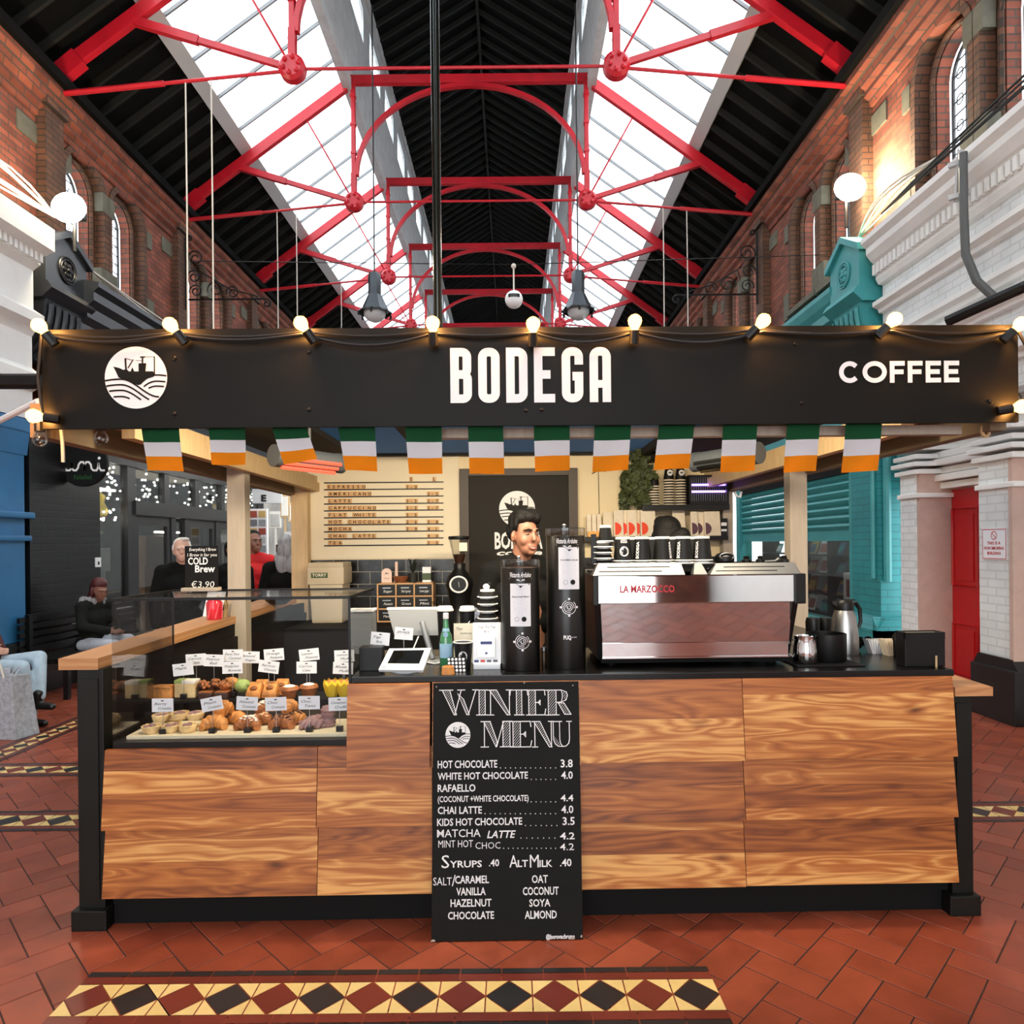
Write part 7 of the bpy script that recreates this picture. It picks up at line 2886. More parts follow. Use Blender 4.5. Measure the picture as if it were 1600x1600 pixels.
# ---- espresso machine, its back to the customer
em = thing('espresso_machine', 'polished steel espresso machine with black ends on the worktop', 'espresso machine', (Sx(1090, 0.3, 950), 0.35, CT))
ya = 0.10
xL, xR, zb_, zt_ = fr(931, 899, 1258, 942, ya)
mb = MB()
mb.box(xL + 0.01, xR - 0.035, ya, ya + 0.03, zb_, zt_, 0.003)
build('upper_band', mb, [MIRROR], em)
mb = MB()
mb.box(xL - 0.012, xL + 0.012, ya - 0.006, ya + 0.5, zb_ - 0.008, zt_ + 0.004, 0.006)
EBX = [(xR - 0.05, xR, ya - 0.01, ya + 0.5, zb_ - 0.008, zt_ + 0.004, 0.006)]
e0 = S(1240, 1005, ya)[0]
e1 = S(942, 1005, ya)[0]
for a, b in ((xL + 0.004, e1 - 0.0), (xR - 0.045, e0)):
    if a > 0.8:
        build('black_end', mb, [BLACK], em)
        mb = MB()
        mb.box(*EBX[0])
    mb.hexa([(b - 0.012, ya + 0.08, CT + 0.03), (b + 0.012, ya + 0.08, CT + 0.03), (b + 0.012, ya + 0.48, CT + 0.03), (b - 0.012, ya + 0.48, CT + 0.03), (a - 0.012, ya - 0.004, zb_), (a + 0.012, ya - 0.004, zb_), (a + 0.012, ya + 0.48, zb_), (a - 0.012, ya + 0.48, zb_)])
build('black_end', mb, [BLACK], em)
zc0, zc1 = S(1090, 1004, ya + 0.06)[1], zb_ - 0.002
mb = MB()
b0x, b1x = e1 + 0.004, e0 - 0.006
a0x, a1x = xL + 0.022, xR - 0.055
mb.hexa([(b0x, ya + 0.036, zc0), (b1x, ya + 0.036, zc0), (b1x, ya + 0.07, zc0), (b0x, ya + 0.07, zc0), (a0x, ya + 0.012, zc1), (a1x, ya + 0.012, zc1), (a1x, ya + 0.06, zc1), (a0x, ya + 0.06, zc1)])
build('back_panel', mb, [MIRROR], em)
mb = MB()
mb.box(b0x, b1x, ya + 0.045, ya + 0.08, CT + 0.042, zc0 - 0.004, 0.002)
mb.box(b0x - 0.002, b1x + 0.002, ya + 0.030, ya + 0.05, zc0 - 0.006, zc0 + 0.004)
mb.box(b0x - 0.002, b1x + 0.002, ya + 0.036, ya + 0.05, CT + 0.038, CT + 0.044)
build('drip_tray', mb, [MIRROR], em)
mb = MB()
mb.box(b0x + 0.0, b1x - 0.0, ya + 0.08, ya + 0.5, CT + 0.012, CT + 0.04)
mb.box(xL + 0.012, xR - 0.05, ya + 0.03, ya + 0.48, zb_ + 0.0, zt_ - 0.002)
for xx in (b0x + 0.05, b1x - 0.05):
    for yy in (ya + 0.12, ya + 0.44):
        mb.cyl((xx, yy, CT), 0.02, 0.014, 12)
build('chassis', mb, [BLACKM], em)
# cup rails: two sloping steel trays and a middle piece
for a, b, c, d, nm in ((926, 1071, 931, 1072, 'cup_tray'), (1110, 1252, 1112, 1257, 'cup_tray')):
    t0, t1 = S(a + 8, 880, ya + 0.06), S(b - (8 if a < 1000 else 12), 880, ya + 0.06)
    b0_, b1_ = S(a, 899, ya - 0.005), S(b, 899, ya - 0.005)
    mb = MB()
    zt2 = t0[1]
    mb.hexa([(b0_[0], ya - 0.004, zt_ + 0.003), (b1_[0], ya - 0.004, zt_ + 0.003), (b1_[0], ya + 0.08, zt_ + 0.003), (b0_[0], ya + 0.08, zt_ + 0.003), (t0[0], ya + 0.05, zt2), (t1[0], ya + 0.05, zt2), (t1[0], ya + 0.09, zt2), (t0[0], ya + 0.09, zt2)], 0.002)
    p = build('cup_tray', mb, [TRAY], em)
    mb = MB()
    for k in range(2):
        zz = zt_ + 0.003 + (zt2 - zt_ - 0.003) * (0.32 + 0.34 * k)
        yy = ya - 0.004 + 0.054 * (0.32 + 0.34 * k) - 0.0012
        o = 0.03 if (k == 0) == (a < 1000) else 0.07
        mb.box(b0_[0] + (0.03 if k == 0 else 0.07), b1_[0] - (0.1 if k == 0 else 0.06), yy - 0.001, yy + 0.001, zz - 0.002, zz + 0.002)
    build('slot', mb, [BLACK], p)
mb = MB()
c0_, c1_ = S(1082, 880, ya + 0.03), S(1105, 899, ya)
mb.hexa([(c0_[0] - 0.004, ya, zt_ + 0.003), (c1_[0] + 0.004, ya, zt_ + 0.003), (c1_[0] + 0.004, ya + 0.05, zt_ + 0.003), (c0_[0] - 0.004, ya + 0.05, zt_ + 0.003), (c0_[0] + 0.012, ya + 0.04, zt2), (c1_[0] - 0.012, ya + 0.04, zt2), (c1_[0] - 0.012, ya + 0.06, zt2), (c0_[0] + 0.012, ya + 0.06, zt2)], 0.003)
build('badge_mount', mb, [TRAY], em)
mb = MB()
mb.box(xL + 0.02, xR - 0.06, ya + 0.05, ya + 0.47, zt2 - 0.02, zt2 - 0.004)
build('top_plate', mb, [BLACKM], em)
mb = MB()
X0, Zb = S(969, 926, ya - 0.002)
X1, Zt = S(1054, 915, ya - 0.002)
w_ = X1 - X0
put_text(mb, 'LA MARZOCCO', X0, Zb, w_, (S(1010, 915, ya)[1] - S(1010, 926, ya)[1]), ya - 0.0025, 0.03)
build('red_lettering', mb, [REDTXT], em)
# cups on top of the machine
zcup = zt2 - 0.003
hcup = S(1000, 836, ya + 0.12)[1] - S(1000, 874, ya + 0.12)[1]
cups = [(973, None, True, 'with ship roundel', 0), (1003, ('BODEGA', -0.55), False, 'lettered up its left side, second in the row', 0), (1035, ('BODEGA', 0.95), False, 'lettered at its right edge, middle of the row', 0), (1067, ('BODEGA', -0.6), False, 'lettered up its left side, fourth in the row', 0), (1097, ('BODEGA', -0.75), False, 'lettered up its left side, rightmost of the row', 0)]
for k, (px, tx_, rd, lb, dz) in enumerate(cups):
    yy = ya + 0.13
    x = S(px, 858, yy)[0]
    s = (SY0 + yy) / F
    r = 15.2 * s
    paper_cup('upturned_cup', x, yy, zcup, r, 0.012, 'lower upturned cup under the one ' + lb, True, True, 'upturned cups on the espresso machine')
    t = paper_cup('upturned_cup', x, yy, zcup + 0.0135, r, hcup, 'black upturned takeaway cup ' + lb, True, True, 'upturned cups on the espresso machine', tx_, rd)
for k, (px, lb) in enumerate(((990, 'between the first and second'), (1020, 'between the second and middle'), (1052, 'between the middle and fourth'), (1083, 'between the fourth and last'))):
    yy = ya + 0.25
    x = S(px, 858, yy)[0]
    paper_cup('upturned_cup', x, yy, zcup, 15.2 * (SY0 + yy) / F, hcup + 0.012, 'black upturned cup in the back row %s front cups' % lb, True, True, 'upturned cups on the espresso machine')
for k in range(5):
    yy = ya + 0.14
    x = S(942 if k < 4 else 946, 860, yy)[0]
    s = (SY0 + yy) / F
    paper_cup('upturned_cup', x, yy, zcup + k * 0.026, 16 * s if k < 4 else 11.5 * s, 0.028 if k < 4 else 0.075, 'upturned cup in the stack at the left end of the machine, %s' % ['lowest', 'second from below', 'middle', 'fourth from below', 'topmost and tallest'][k], True, True, 'stack at the left end of the machine')
yy = ya + 0.12
x = S(928, 850, yy)[0]
mb = MB()
mb.box(x - 0.012, x + 0.012, yy, yy + 0.02, zcup, zcup + 0.14, 0.003)
t = tag(build('tamper_stand', mb, [BLACK]), 'thin black lettered box at the left end of the machine top', 'box')
# portafilter ring and small levers on the right tray
x, z_ = S(1132, 868, ya + 0.16)
t = thing('tamper', 'round black tamper with silver ring on the right steel tray', 'tamper', (x, ya + 0.16, zcup))
mb = MB()
mb.lathe([(0.036, 0), (0.045, 0.01), (0.045, 0.03), (0.035, 0.042), (0.015, 0.05)], (x, ya + 0.16, zcup), 20)
build('body', mb, [BLACK], t, True)
mb = MB()
mb.tube([(x + 0.032 * math.cos(a), ya + 0.16 - 0.035 + 0.0 * a, zcup + 0.032 + 0.015 * math.sin(a)) for a in [2 * PI * k / 20 for k in range(20)]], 0.004, 6, closed=True)
build('ring', mb, [STEEL], t, True)
for k, (px, lb) in enumerate(((1166, 'left of three small black stoppers on the right tray'), (1188, 'middle of three small black stoppers on the right tray'), (1225, 'right of three small black stoppers on the right tray'))):
    x = S(px, 870, ya + 0.2)[0]
    mb = MB()
    mb.lathe([(0.022, 0), (0.022, 0.012), (0.012, 0.018), (0.014, 0.028), (0.006, 0.032)], (x, ya + 0.2, zcup), 14)
    tag(build('black_stopper', mb, [BLACK], None, True), lb, 'stopper', 'small black stoppers on the right tray')
x = S(1205, 872, ya + 0.15)[0]
mb = MB()
mb.tube([(x - 0.03, ya + 0.15, zcup + 0.006), (x + 0.015, ya + 0.14, zcup + 0.008), (x + 0.03, ya + 0.13, zcup + 0.02)], [0.004, 0.006, 0.009], 8)
tag(build('spoon', mb, [STEEL], None, True), 'steel spoon lying on the right steel tray', 'spoon')

# ---- right end of the counter
x0, x1, z0, z1b = fr(1240, 1040, 1345, 1049, 0.12)
mb = MB()
mb.box(x0, x1, 0.08, 0.34, CT, CT + 0.006, 0.002)
tag(build('rubber_mat', mb, [BLACKM]), 'black rubber mat under the milk jug', 'mat')
x, _ = S(1258, 1015, 0.16)
s = (SY0 + 0.16) / F
hj = S(1258, 993, 0.16)[1] - CT - 0.006
t = thing('milk_jug', 'small polished steel milk jug on the black mat', 'jug', (x, 0.16, CT + 0.006))
mb = MB()
mb.lathe([(17 * s, 0), (18.5 * s, 0.006), (18 * s, hj * 0.5), (15.5 * s, hj * 0.85), (16.5 * s, hj), (15.5 * s, hj), (14.5 * s, hj * 0.85), (16 * s, 0.01)], (x, 0.16, CT + 0.006), 28, cap=False)
build('body', mb, [MIRROR], t, True, 60)
mb = MB()
mb.add([(x + 6 * s, 0.16 - 15 * s, CT + 0.006 + hj), (x + 14 * s, 0.16 - 14 * s, CT + 0.006 + hj), (x + 10 * s, 0.16 - 22 * s, CT + 0.008 + hj), (x + 10 * s, 0.16 - 15 * s, CT + 0.006 + hj * 0.72)], [(0, 2, 3), (1, 3, 2), (0, 1, 2)])
build('spout', mb, [MIRROR], t)
mb = MB()
mb.tube([(x - 16 * s, 0.17, CT + hj * 0.9), (x - 24 * s, 0.18, CT + hj * 0.85), (x - 25 * s, 0.18, CT + hj * 0.4), (x - 17 * s, 0.17, CT + hj * 0.25)], 0.004, 6)
build('handle', mb, [STEEL], t, True)
x0, x1, z0, z1b = fr(1275, 993, 1335, 1046, 0.14)
mb = MB()
mb.lathe([((x1 - x0) / 2 * 0.96, 0), ((x1 - x0) / 2, 0.006), ((x1 - x0) / 2, z1b - CT - 0.006), ((x1 - x0) / 2 * 0.96, z1b - CT - 0.006), ((x1 - x0) / 2 * 0.94, 0.01)], ((x0 + x1) / 2, 0.14 + (x1 - x0) / 2, CT + 0.006), 28, cap=False)
tag(build('knock_box', mb, [BLACK], None, True, 50), 'round black knock box in front of the thermos jug', 'container')
yk = 0.42
x, _ = S(1319, 970, yk)
s = (SY0 + yk) / F
zt_ = S(1319, 937, yk)[1]
t = thing('thermos_jug', 'brushed steel thermos jug with black lid and handle', 'jug', (x, yk, CT))
hh = zt_ - CT
mb = MB()
mb.lathe([(20 * s, 0), (21 * s, 0.01), (20.5 * s, hh * 0.35), (17 * s, hh * 0.68), (13 * s, hh * 0.82)], (x, yk, CT), 30)
build('flask', mb, [STEEL], t, True, 50)
mb = MB()
mb.lathe([(13.5 * s, hh * 0.81), (14 * s, hh * 0.95), (13 * s, hh * 0.97), (11 * s, hh)], (x, yk, CT), 26)
mb.hexa([(x - 20 * s, yk - 0.012, CT + hh * 0.93), (x - 10 * s, yk - 0.015, CT + hh * 0.86), (x - 10 * s, yk + 0.015, CT + hh * 0.86), (x - 20 * s, yk + 0.012, CT + hh * 0.93), (x - 20 * s, yk - 0.01, CT + hh * 0.97), (x - 8 * s, yk - 0.015, CT + hh * 0.98), (x - 8 * s, yk + 0.015, CT + hh * 0.98), (x - 20 * s, yk + 0.01, CT + hh * 0.97)])
mb.box(x - 3 * s, x + 16 * s, yk - 0.012, yk + 0.012, CT + hh * 0.985, CT + hh * 1.01, 0.003)
build('lid', mb, [BLACK], t, True, 40)
mb = MB()
mb.tube([(x + 11 * s, yk, CT + hh * 0.92), (x + 19 * s, yk, CT + hh * 0.93), (x + 25 * s, yk, CT + hh * 0.82), (x + 26 * s, yk, CT + hh * 0.6), (x + 23 * s, yk, CT + hh * 0.48)], [0.012, 0.011, 0.010, 0.009, 0.008], 8)
build('handle', mb, [BLACK], t, True)
# black cups behind
for k, (px, yy, lb) in enumerate(((1270, 0.6, 'black jar behind the milk jug, left'), (1290, 0.62, 'black jar behind the knock box'))):
    x, _ = S(px, 980, yy)
    zt_ = S(px, 965, yy)[1]
    mb = MB()
    mb.lathe([(0.03, 0), (0.032, 0.004), (0.036, zt_ - CT - 0.02), (0.03, zt_ - CT)], (x, yy, CT), 16)
    tag(build('black_jar', mb, [BLACK], None, True, 40), lb, 'jar', 'black jars behind the milk jug')
x, _ = S(1347, 1003, 0.5)
mb = MB()
for k in range(9):
    mb.ball((x + rnd.uniform(-0.04, 0.04), 0.5 + rnd.uniform(-0.03, 0.03), CT + 0.025 + rnd.uniform(0, 0.03)), 0.025, 8, 6)
tag(build('bar_cloth', mb, [CLOTHK], None, True, 80), 'crumpled black bar cloth beside the thermos jug', 'cloth')
for k, (px, yy, n, m, nm, lb) in enumerate(((1370, 0.42, 7, PAPER, 'sugar_sachets', 'white sugar sachets beside the black napkin box'), (1397, 0.36, 9, KRAFT, 'sugar_sachets', 'fan of brown paper sachets beside the black napkin box'))):
    x, _ = S(px, 1010, yy)
    h_ = S(px, 999, yy)[1] - CT
    mb = MB()
    for i in range(n):
        a = (i / (n - 1) - 0.5) * 0.9
        xx = x + (i - n / 2) * 0.0075
        mb.hexa([(xx, yy - 0.012 + i * 0.002, CT), (xx + 0.004, yy - 0.012 + i * 0.002, CT), (xx + 0.004, yy + 0.04, CT), (xx, yy + 0.04, CT), (xx + a * 0.05, yy - 0.012 + i * 0.002, CT + h_), (xx + a * 0.05 + 0.004, yy - 0.012, CT + h_), (xx + a * 0.05 + 0.004, yy + 0.04, CT + h_), (xx + a * 0.05, yy + 0.04, CT + h_)])
    o = tag(build(nm, mb, [m]), lb, 'sachets', kind='stuff')
yk = 0.06
x0, x1, z0, z1b = fr(1414, 988, 1477, 1048, yk)
t = thing('napkin_box', 'square black napkin box at the right end of the worktop', 'napkin box', ((x0 + x1) / 2, 0.14, CT))
mb = MB()
w_ = x1 - x0
hz = z1b - CT
d_ = 0.07
mb.box(x0, x1, yk, yk + d_, CT, CT + hz * 0.82, 0.004)
for a, b, c, d in ((x0, x1, yk, yk + 0.008), (x0, x1, yk + d_ - 0.008, yk + d_), (x0, x0 + 0.008, yk, yk + d_), (x1 - 0.008, x1, yk, yk + d_)):
    mb.box(a, b, c, d, CT + hz * 0.8, CT + hz)
build('box', mb, [BLACK], t)
mb = MB()
mb.box(x0 + 0.01, x1 - 0.01, yk + 0.01, yk + d_ - 0.01, CT + hz * 0.82, CT + hz * 0.96)
build('napkins', mb, [KRAFT], t)
x, _ = S(1462, 1030, 0.05)
mb = MB()
mb.box(x - 0.002, x + 0.004, 0.045, 0.05, CT, CT + 0.05)
tag(build('wooden_stirrer', mb, [PINE]), 'wooden stirrer standing against the napkin box', 'stirrer')
x0, x1, z0, z1b = fr(1462, 1006, 1476, 1046, 0.3)
mb = MB()
mb.lathe([(0.026, 0), (0.028, 0.004), (0.026, 0.09), (0.014, 0.11)], (1.86, 0.36, CT), 16)
tag(build('black_shaker', mb, [BLACK], None, True, 40), 'black shaker behind the napkin box', 'shaker')

# ---- on the left bar ledge
zl = 1.135
x, _ = S(335, 950, 1.5)
t = thing('red_candle_jar', 'red glass jar on the left bar ledge', 'jar', (x, 1.5, zl))
mb = MB()
mb.lathe([(0.042, 0), (0.046, 0.004), (0.046, 0.11), (0.038, 0.125), (0.04, 0.135)], (x, 1.5, zl), 20)
build('glass', mb, [mat('red_glass', rgb(200, 40, 56), 0.1)], t, True, 50)
mb = MB()
for k in range(6):
    a = 2 * PI * k / 6
    mb.tube([(x + 0.047 * math.cos(a), 1.5 + 0.047 * math.sin(a), zl + 0.01), (x + 0.047 * math.cos(a + 0.5), 1.5 + 0.047 * math.sin(a + 0.5), zl + 0.11)], 0.004, 5)
build('relief', mb, [mat('red_glass_pale', rgb(230, 90, 100), 0.1)], t)
x, _ = S(349, 950, 1.58)
t = thing('stirrer_cup', 'clear cup of wooden stirrers behind the red jar', 'cup', (x, 1.6, zl))
mb = MB()
mb.lathe([(0.035, 0), (0.042, 0.09)], (x, 1.6, zl), 16, cap=False)
build('cup', mb, [CLEARPLAS], t, True)
mb = MB()
for k in range(7):
    a = rnd.uniform(0, 6.28)
    mb.bar((x + 0.015 * math.cos(a), 1.6 + 0.015 * math.sin(a), zl + 0.004), (x + 0.05 * math.cos(a), 1.6 + 0.03 * math.sin(a), zl + 0.15), 0.006, 0.002)
build('stirrer', mb, [PINE], t)
x, _ = S(331, 950, 1.68)
mb = MB()
mb.hexa([(x - 0.07, 1.7, zl), (x + 0.06, 1.68, zl), (x + 0.06, 1.685, zl), (x - 0.07, 1.705, zl), (x - 0.05, 1.74, zl + 0.17), (x + 0.08, 1.72, zl + 0.17), (x + 0.08, 1.725, zl + 0.17), (x - 0.05, 1.745, zl + 0.17)])
tag(build('paper_menu', mb, [PAPER]), 'white paper menu standing behind the red jar', 'menu')
x, _ = S(435, 940, 2.6)
mb = MB()
mb.lathe([(0.06, 0), (0.10, 0.03), (0.115, 0.07), (0.105, 0.07), (0.08, 0.02)], (x, 2.6, zl), 22)
tag(build('black_bowl', mb, [BLACK], None, True, 50), 'shallow black bowl far along the left bar ledge', 'bowl')
# ================================================================== BACK OF THE STALL
YW = 3.42
xw0, xw1 = Sx(482, YW, 800), Sx(1142, YW, 800)
ztop = S(700, 712, YW)[1]
mb = MB()
mb.box(xw0, xw1, YW, YW + 0.06, 0.0, ztop)
tag(build('stall_back_wall', mb, [CREAMWALL]), 'cream painted back wall of the stall', 'wall')
yb3 = YW - 0.012
x0, x1, z0, z1b = fr(483, 713, 718, 873, yb3)
t = thing('drinks_menu_board', 'cream drinks menu board with black lines and letter tiles', 'menu board', ((x0 + x1) / 2, yb3, z0))
mb = MB()
mb.box(x0, x1, yb3, YW - 0.001, z0, ztop + 0.01, 0.002)
build('board', mb, [BOARDCREAM], t)
ln = [754.7, 765.4, 776.6, 787.7, 798.4, 809.3, 820.3, 831.2, 842.3, 852.8]
mb = MB()
for py in ln:
    a, b = S(506.5, py, yb3), S(693, py - 0.6, yb3)
    mb.box(a[0], b[0], yb3 - 0.008, yb3, a[1] - 0.0055, a[1] + 0.0055)
build('rail', mb, [BLACK], t)
rows = [('ESPRESSO', '3-0', ''), ('AMERICANO', '', '3-2'), ('LATTE', '3-5', '3-7'), ('CAPPUCCINO', '3-5', '3-7'), ('FLAT WHITE', '3 5', ''), ('HOT CHOCOLATE', '2 6', '3 8'), ('MOCHA', '3 9', '4 1'), ('CHAI LATTE', '', '4 0'), ('TEA', '', '3 0')]
tm, lm = MB(), MB()
s = (SY0 + yb3) / F


def tilerow(st, px, py, pitch, fill=False):
    for i, chh in enumerate(st):
        if chh == ' ' and not fill:
            continue
        X, Z = S(px + i * pitch, py, yb3)
        tm.box(X, X + (pitch - (0 if fill else 0.5)) * s, yb3 - 0.006, yb3 - 0.001, Z - 3.6 * s, Z + 3.6 * s)
        if chh != ' ':
            put_text(lm, chh, X + pitch * s * 0.22, Z - 2.3 * s, None, 4.8 * s, yb3 - 0.0068, 0.02)


for k, (nm, a, b) in enumerate(rows):
    py = (ln[k] + ln[k + 1]) / 2 + 0.8
    tm, lm = MB(), MB()
    tilerow(nm, 511 + min(k, 1) * 1.5, py, 7.6)
    if a:
        tilerow(a, 634, py, 6.4, True)
    if b:
        tilerow(b, 667, py, 6.4, True)
    tp = build('letter_tiles', tm, [SCRABBLE], t)
    build('letters', lm, [INK], tp)
tm, lm = MB(), MB()
tilerow('S', 639.5, 748.8, 6.4)
tilerow('L', 675.5, 748.8, 6.4)
tp = build('letter_tiles', tm, [SCRABBLE], t)
build('letters', lm, [INK], tp)

# glossy black wall tiles
x0, x1, z0, z1b = fr(484, 875, 1135, 965, YW - 0.01)
mb = MB()
mb.box(x0, x1, YW - 0.004, YW - 0.0005, 0.9, S(600, 874, YW)[1])
td = tag(build('tile_splashback', mb, [GROUT]), 'glossy black brick tile splashback with pale joints', 'tiles')
mb = MB()
tw, th_ = 0.222, 0.113
zt_ = S(600, 874, YW)[1]
r_ = 0
z = zt_
while z > 0.95:
    x = x0 - (tw / 2 if r_ % 2 else 0)
    while x < x1:
        a, b = max(x + 0.003, x0), min(x + tw - 0.003, x1)
        if b - a > 0.02:
            mb.box(a, b, YW - 0.010, YW - 0.004, z - th_ + 0.003, z - 0.003, 0.0025)
        x += tw
    z -= th_
    r_ += 1
build('glazed_tile', mb, [GLOSSTILE], td)

# dark door panel with roundel
yd = YW - 0.04
x0, x1, z0, z1b = fr(719, 732, 903, 960, yd)
t = thing('dark_door', 'dark brown framed panel with ship roundel behind the barista', 'door', ((x0 + x1) / 2, yd, 0.0))
mb = MB()
e = 14 * s
mb.box(x0, x1, yd + 0.012, YW - 0.001, 0.0, z1b - 0.02)
build('panel', mb, [BROWNPANEL], t)
mb = MB()
mb.box(x0, x0 + e, yd - 0.02, YW - 0.001, 0.0, z1b, 0.003)
mb.box(x1 - e, x1, yd - 0.02, YW - 0.001, 0.0, z1b, 0.003)
mb.box(x0 + e, x1 - e, yd - 0.02, YW - 0.001, z1b - e * 0.8, z1b, 0.003)
build('frame', mb, [BROWNFRAME], t)
cx_, cz_ = S(808, 795, yd)
logo(t, cx_, cz_, 28 * s, yd + 0.010, 'ship_logo', VINYL, BROWNPANEL)
mb = MB()
X0, Zb = S(773, 857, yd)
X1, _ = S(848, 857, yd)
Zt = S(810, 831, yd)[1]
put_text(mb, 'BODEGA', X0, Zb, X1 - X0, Zt - Zb, yd + 0.010, 0.03)
X0, Zb = S(776, 866, yd)
put_text(mb, 'coffee', X0, Zb - 0.01, 0.42, 0.05, yd + 0.010, 0.03, 0.2)
build('lettering', mb, [VINYL], t)

# back counter
mb = MB()
mb.box(xw0 + 0.02, xw1 - 0.02, 2.62, YW - 0.05, 0.0, 0.93)
tag(build('back_counter', mb, [BLACKM]), 'low black counter along the back wall of the stall', 'counter')
ZB = 0.93
# beige bin
yb4 = 3.0
x0, x1, z0, z1b = fr(481, 879, 538, 958, yb4)
t = thing('beige_urn', 'beige plastic urn with a lid and dark green label', 'urn', ((x0 + x1) / 2, yb4, ZB))
mb = MB()
mb.hexa([(x0 + 0.025, yb4 + 0.02, ZB), (x1 - 0.025, yb4 + 0.02, ZB), (x1 - 0.025, yb4 + 0.28, ZB), (x0 + 0.025, yb4 + 0.28, ZB), (x0 + 0.01, yb4, z1b - 0.17), (x1 - 0.012, yb4, z1b - 0.17), (x1 - 0.012, yb4 + 0.3, z1b - 0.17), (x0 + 0.01, yb4 + 0.3, z1b - 0.17)], 0.02)
build('body', mb, [BEIGEPLAS], t, True)
mb = MB()
mb.box(x0, x1, yb4 - 0.015, yb4 + 0.315, z1b - 0.19, z1b - 0.04, 0.012)
mb.box(x0 + 0.005, x1 - 0.005, yb4 - 0.01, yb4 + 0.31, z1b - 0.05, z1b, 0.012)
build('lid', mb, [BEIGEPLAS], t, True)
mb = MB()
a, b, c, d = fr(486, 895, 512, 903, yb4 - 0.016)
mb.box(a, b, yb4 - 0.018, yb4 - 0.0155, c, d)
build('label', mb, [GREENLAB], t)
mb = MB()
put_text(mb, 'TORRY', a + 0.01, c + 0.012, b - a - 0.02, 0.026, yb4 - 0.019, 0.02)
build('label_lettering', mb, [CARD], t)
# drawer cabinet
yb5 = 3.05
x0, x1, z0, z1b = fr(589, 911, 677, 975, yb5)
z0 = ZB
t = thing('drawer_cabinet', 'wooden cabinet of small black labelled drawers at the back', 'drawer cabinet', ((x0 + x1) / 2, yb5 + 0.1, ZB))
mb = MB()
e = 0.012
nr = 3
for k in range(4):
    xx = x0 + (x1 - x0 - e) * k / 3
    mb.box(xx, xx + e, yb5, yb5 + 0.25, z0, z1b)
for k in range(nr + 1):
    zz = z0 + (z1b - z0 - e) * k / nr
    mb.box(x0, x1, yb5, yb5 + 0.25, zz, zz + e)
mb.box(x0, x1, yb5 + 0.24, yb5 + 0.25, z0, z1b)
build('carcass', mb, [OAK], t)
WORDS = [['Mango', 'Apple', 'Rooibos'], ['Assam', 'Green', 'Mint'], ['Sugar', 'Earl grey', 'Lemon ginger']]
for r_ in range(nr):
    for c_ in range(3):
        xa = x0 + (x1 - x0 - e) * c_ / 3 + e + 0.003
        xb = x0 + (x1 - x0 - e) * (c_ + 1) / 3 - 0.003
        zz0 = z0 + (z1b - z0 - e) * r_ / nr + e + 0.003
        zz1 = z0 + (z1b - z0 - e) * (r_ + 1) / nr - 0.003
        mb = MB()
        mb.box(xa, xb, yb5 + 0.004, yb5 + 0.2, zz0, zz1, 0.002)
        dr_ = build('drawer', mb, [BLACK], t)
        mb = MB()
        mb.box(xa + 0.035, xb - 0.035, yb5 - 0.006, yb5 + 0.004, zz1 - 0.03, zz1 - 0.022)
        build('pull', mb, [STEEL], dr_)
        mb = MB()
        put_text(mb, WORDS[r_][c_], xa + 0.04, (zz0 + zz1) / 2 - 0.02, min(0.08, xb - xa - 0.06), 0.022, yb5 + 0.002, 0, 0.2)
        build('chalk_word', mb, [CHALK], dr_)
zt_ = z1b
# things on the drawer cabinet
yy = yb5 + 0.1
x, _ = S(604, 900, yy)
h_ = S(604, 888, yy)[1] - zt_
t = thing('round_top_sign', 'pale pink round topped sign on the drawer cabinet', 'sign', (x, yy, zt_))
mb = MB()
mb.prism([(x - 0.045, zt_), (x + 0.045, zt_)] + arc(x, zt_ + h_ - 0.045, 0.045, 0, 180, 10), 'y', yy, yy + 0.02)
build('panel', mb, [PINKP], t)
mb = MB()
put_text(mb, 'Oat', x - 0.025, zt_ + 0.03, 0.05, 0.016, yy - 0.001)
mb.flat([(x - 0.02, zt_ + h_ * 0.6), (x + 0.02, zt_ + h_ * 0.6), (x, zt_ + h_ * 0.72)], yy - 0.001)
build('print', mb, [INKG], t)
x, _ = S(618, 900, yy)
h2 = S(618, 878, yy)[1] - zt_
mb = MB()
mb.box(x - 0.02, x + 0.01, yy + 0.04, yy + 0.07, zt_, zt_ + 0.05, 0.003)
mb.cyl((x + 0.0, yy + 0.055, zt_ + 0.05), 0.014, h2 - 0.05, 12)
tag(build('pale_pink_bottle', mb, [PINKP], None, True, 40), 'slim pale pink bottle next to the round topped sign', 'bottle')
x, _ = S(626, 905, yy - 0.02)
mb = MB()
mb.lathe([(0.04, 0), (0.062, 0.03), (0.07, 0.055), (0.06, 0.055), (0.045, 0.03)], (x, yy - 0.01, zt_), 20)
tag(build('brown_bowl', mb, [BROWNBOWL], None, True, 50), 'brown pottery bowl on the drawer cabinet', 'bowl')
x, _ = S(645, 905, yy)
t = thing('potted_plant', 'small dark potted plant behind the brown bowl', 'plant', (x, yy, zt_))
mb = MB()
mb.lathe([(0.035, 0), (0.045, 0.08), (0.04, 0.08)], (x, yy, zt_), 16)
build('pot', mb, [mat('dark_pot', rgb(30, 32, 26), 0.6)], t, True, 50)
mb = MB()
for k in range(30):
    a, b = rnd.uniform(0, 6.28), rnd.uniform(0.2, 1)
    p = Vector((x, yy, zt_ + 0.08))
    q = p + Vector((0.06 * b * math.cos(a), 0.06 * b * math.sin(a), rnd.uniform(0.03, 0.13)))
    mb.bar(p, q, 0.008, 0.002)
build('leaves', mb, [mat('very_dark_leaf', rgb(22, 30, 18), 0.6)], t)
x0, x1, z0, z1b = fr(660, 886, 673, 911, yy)
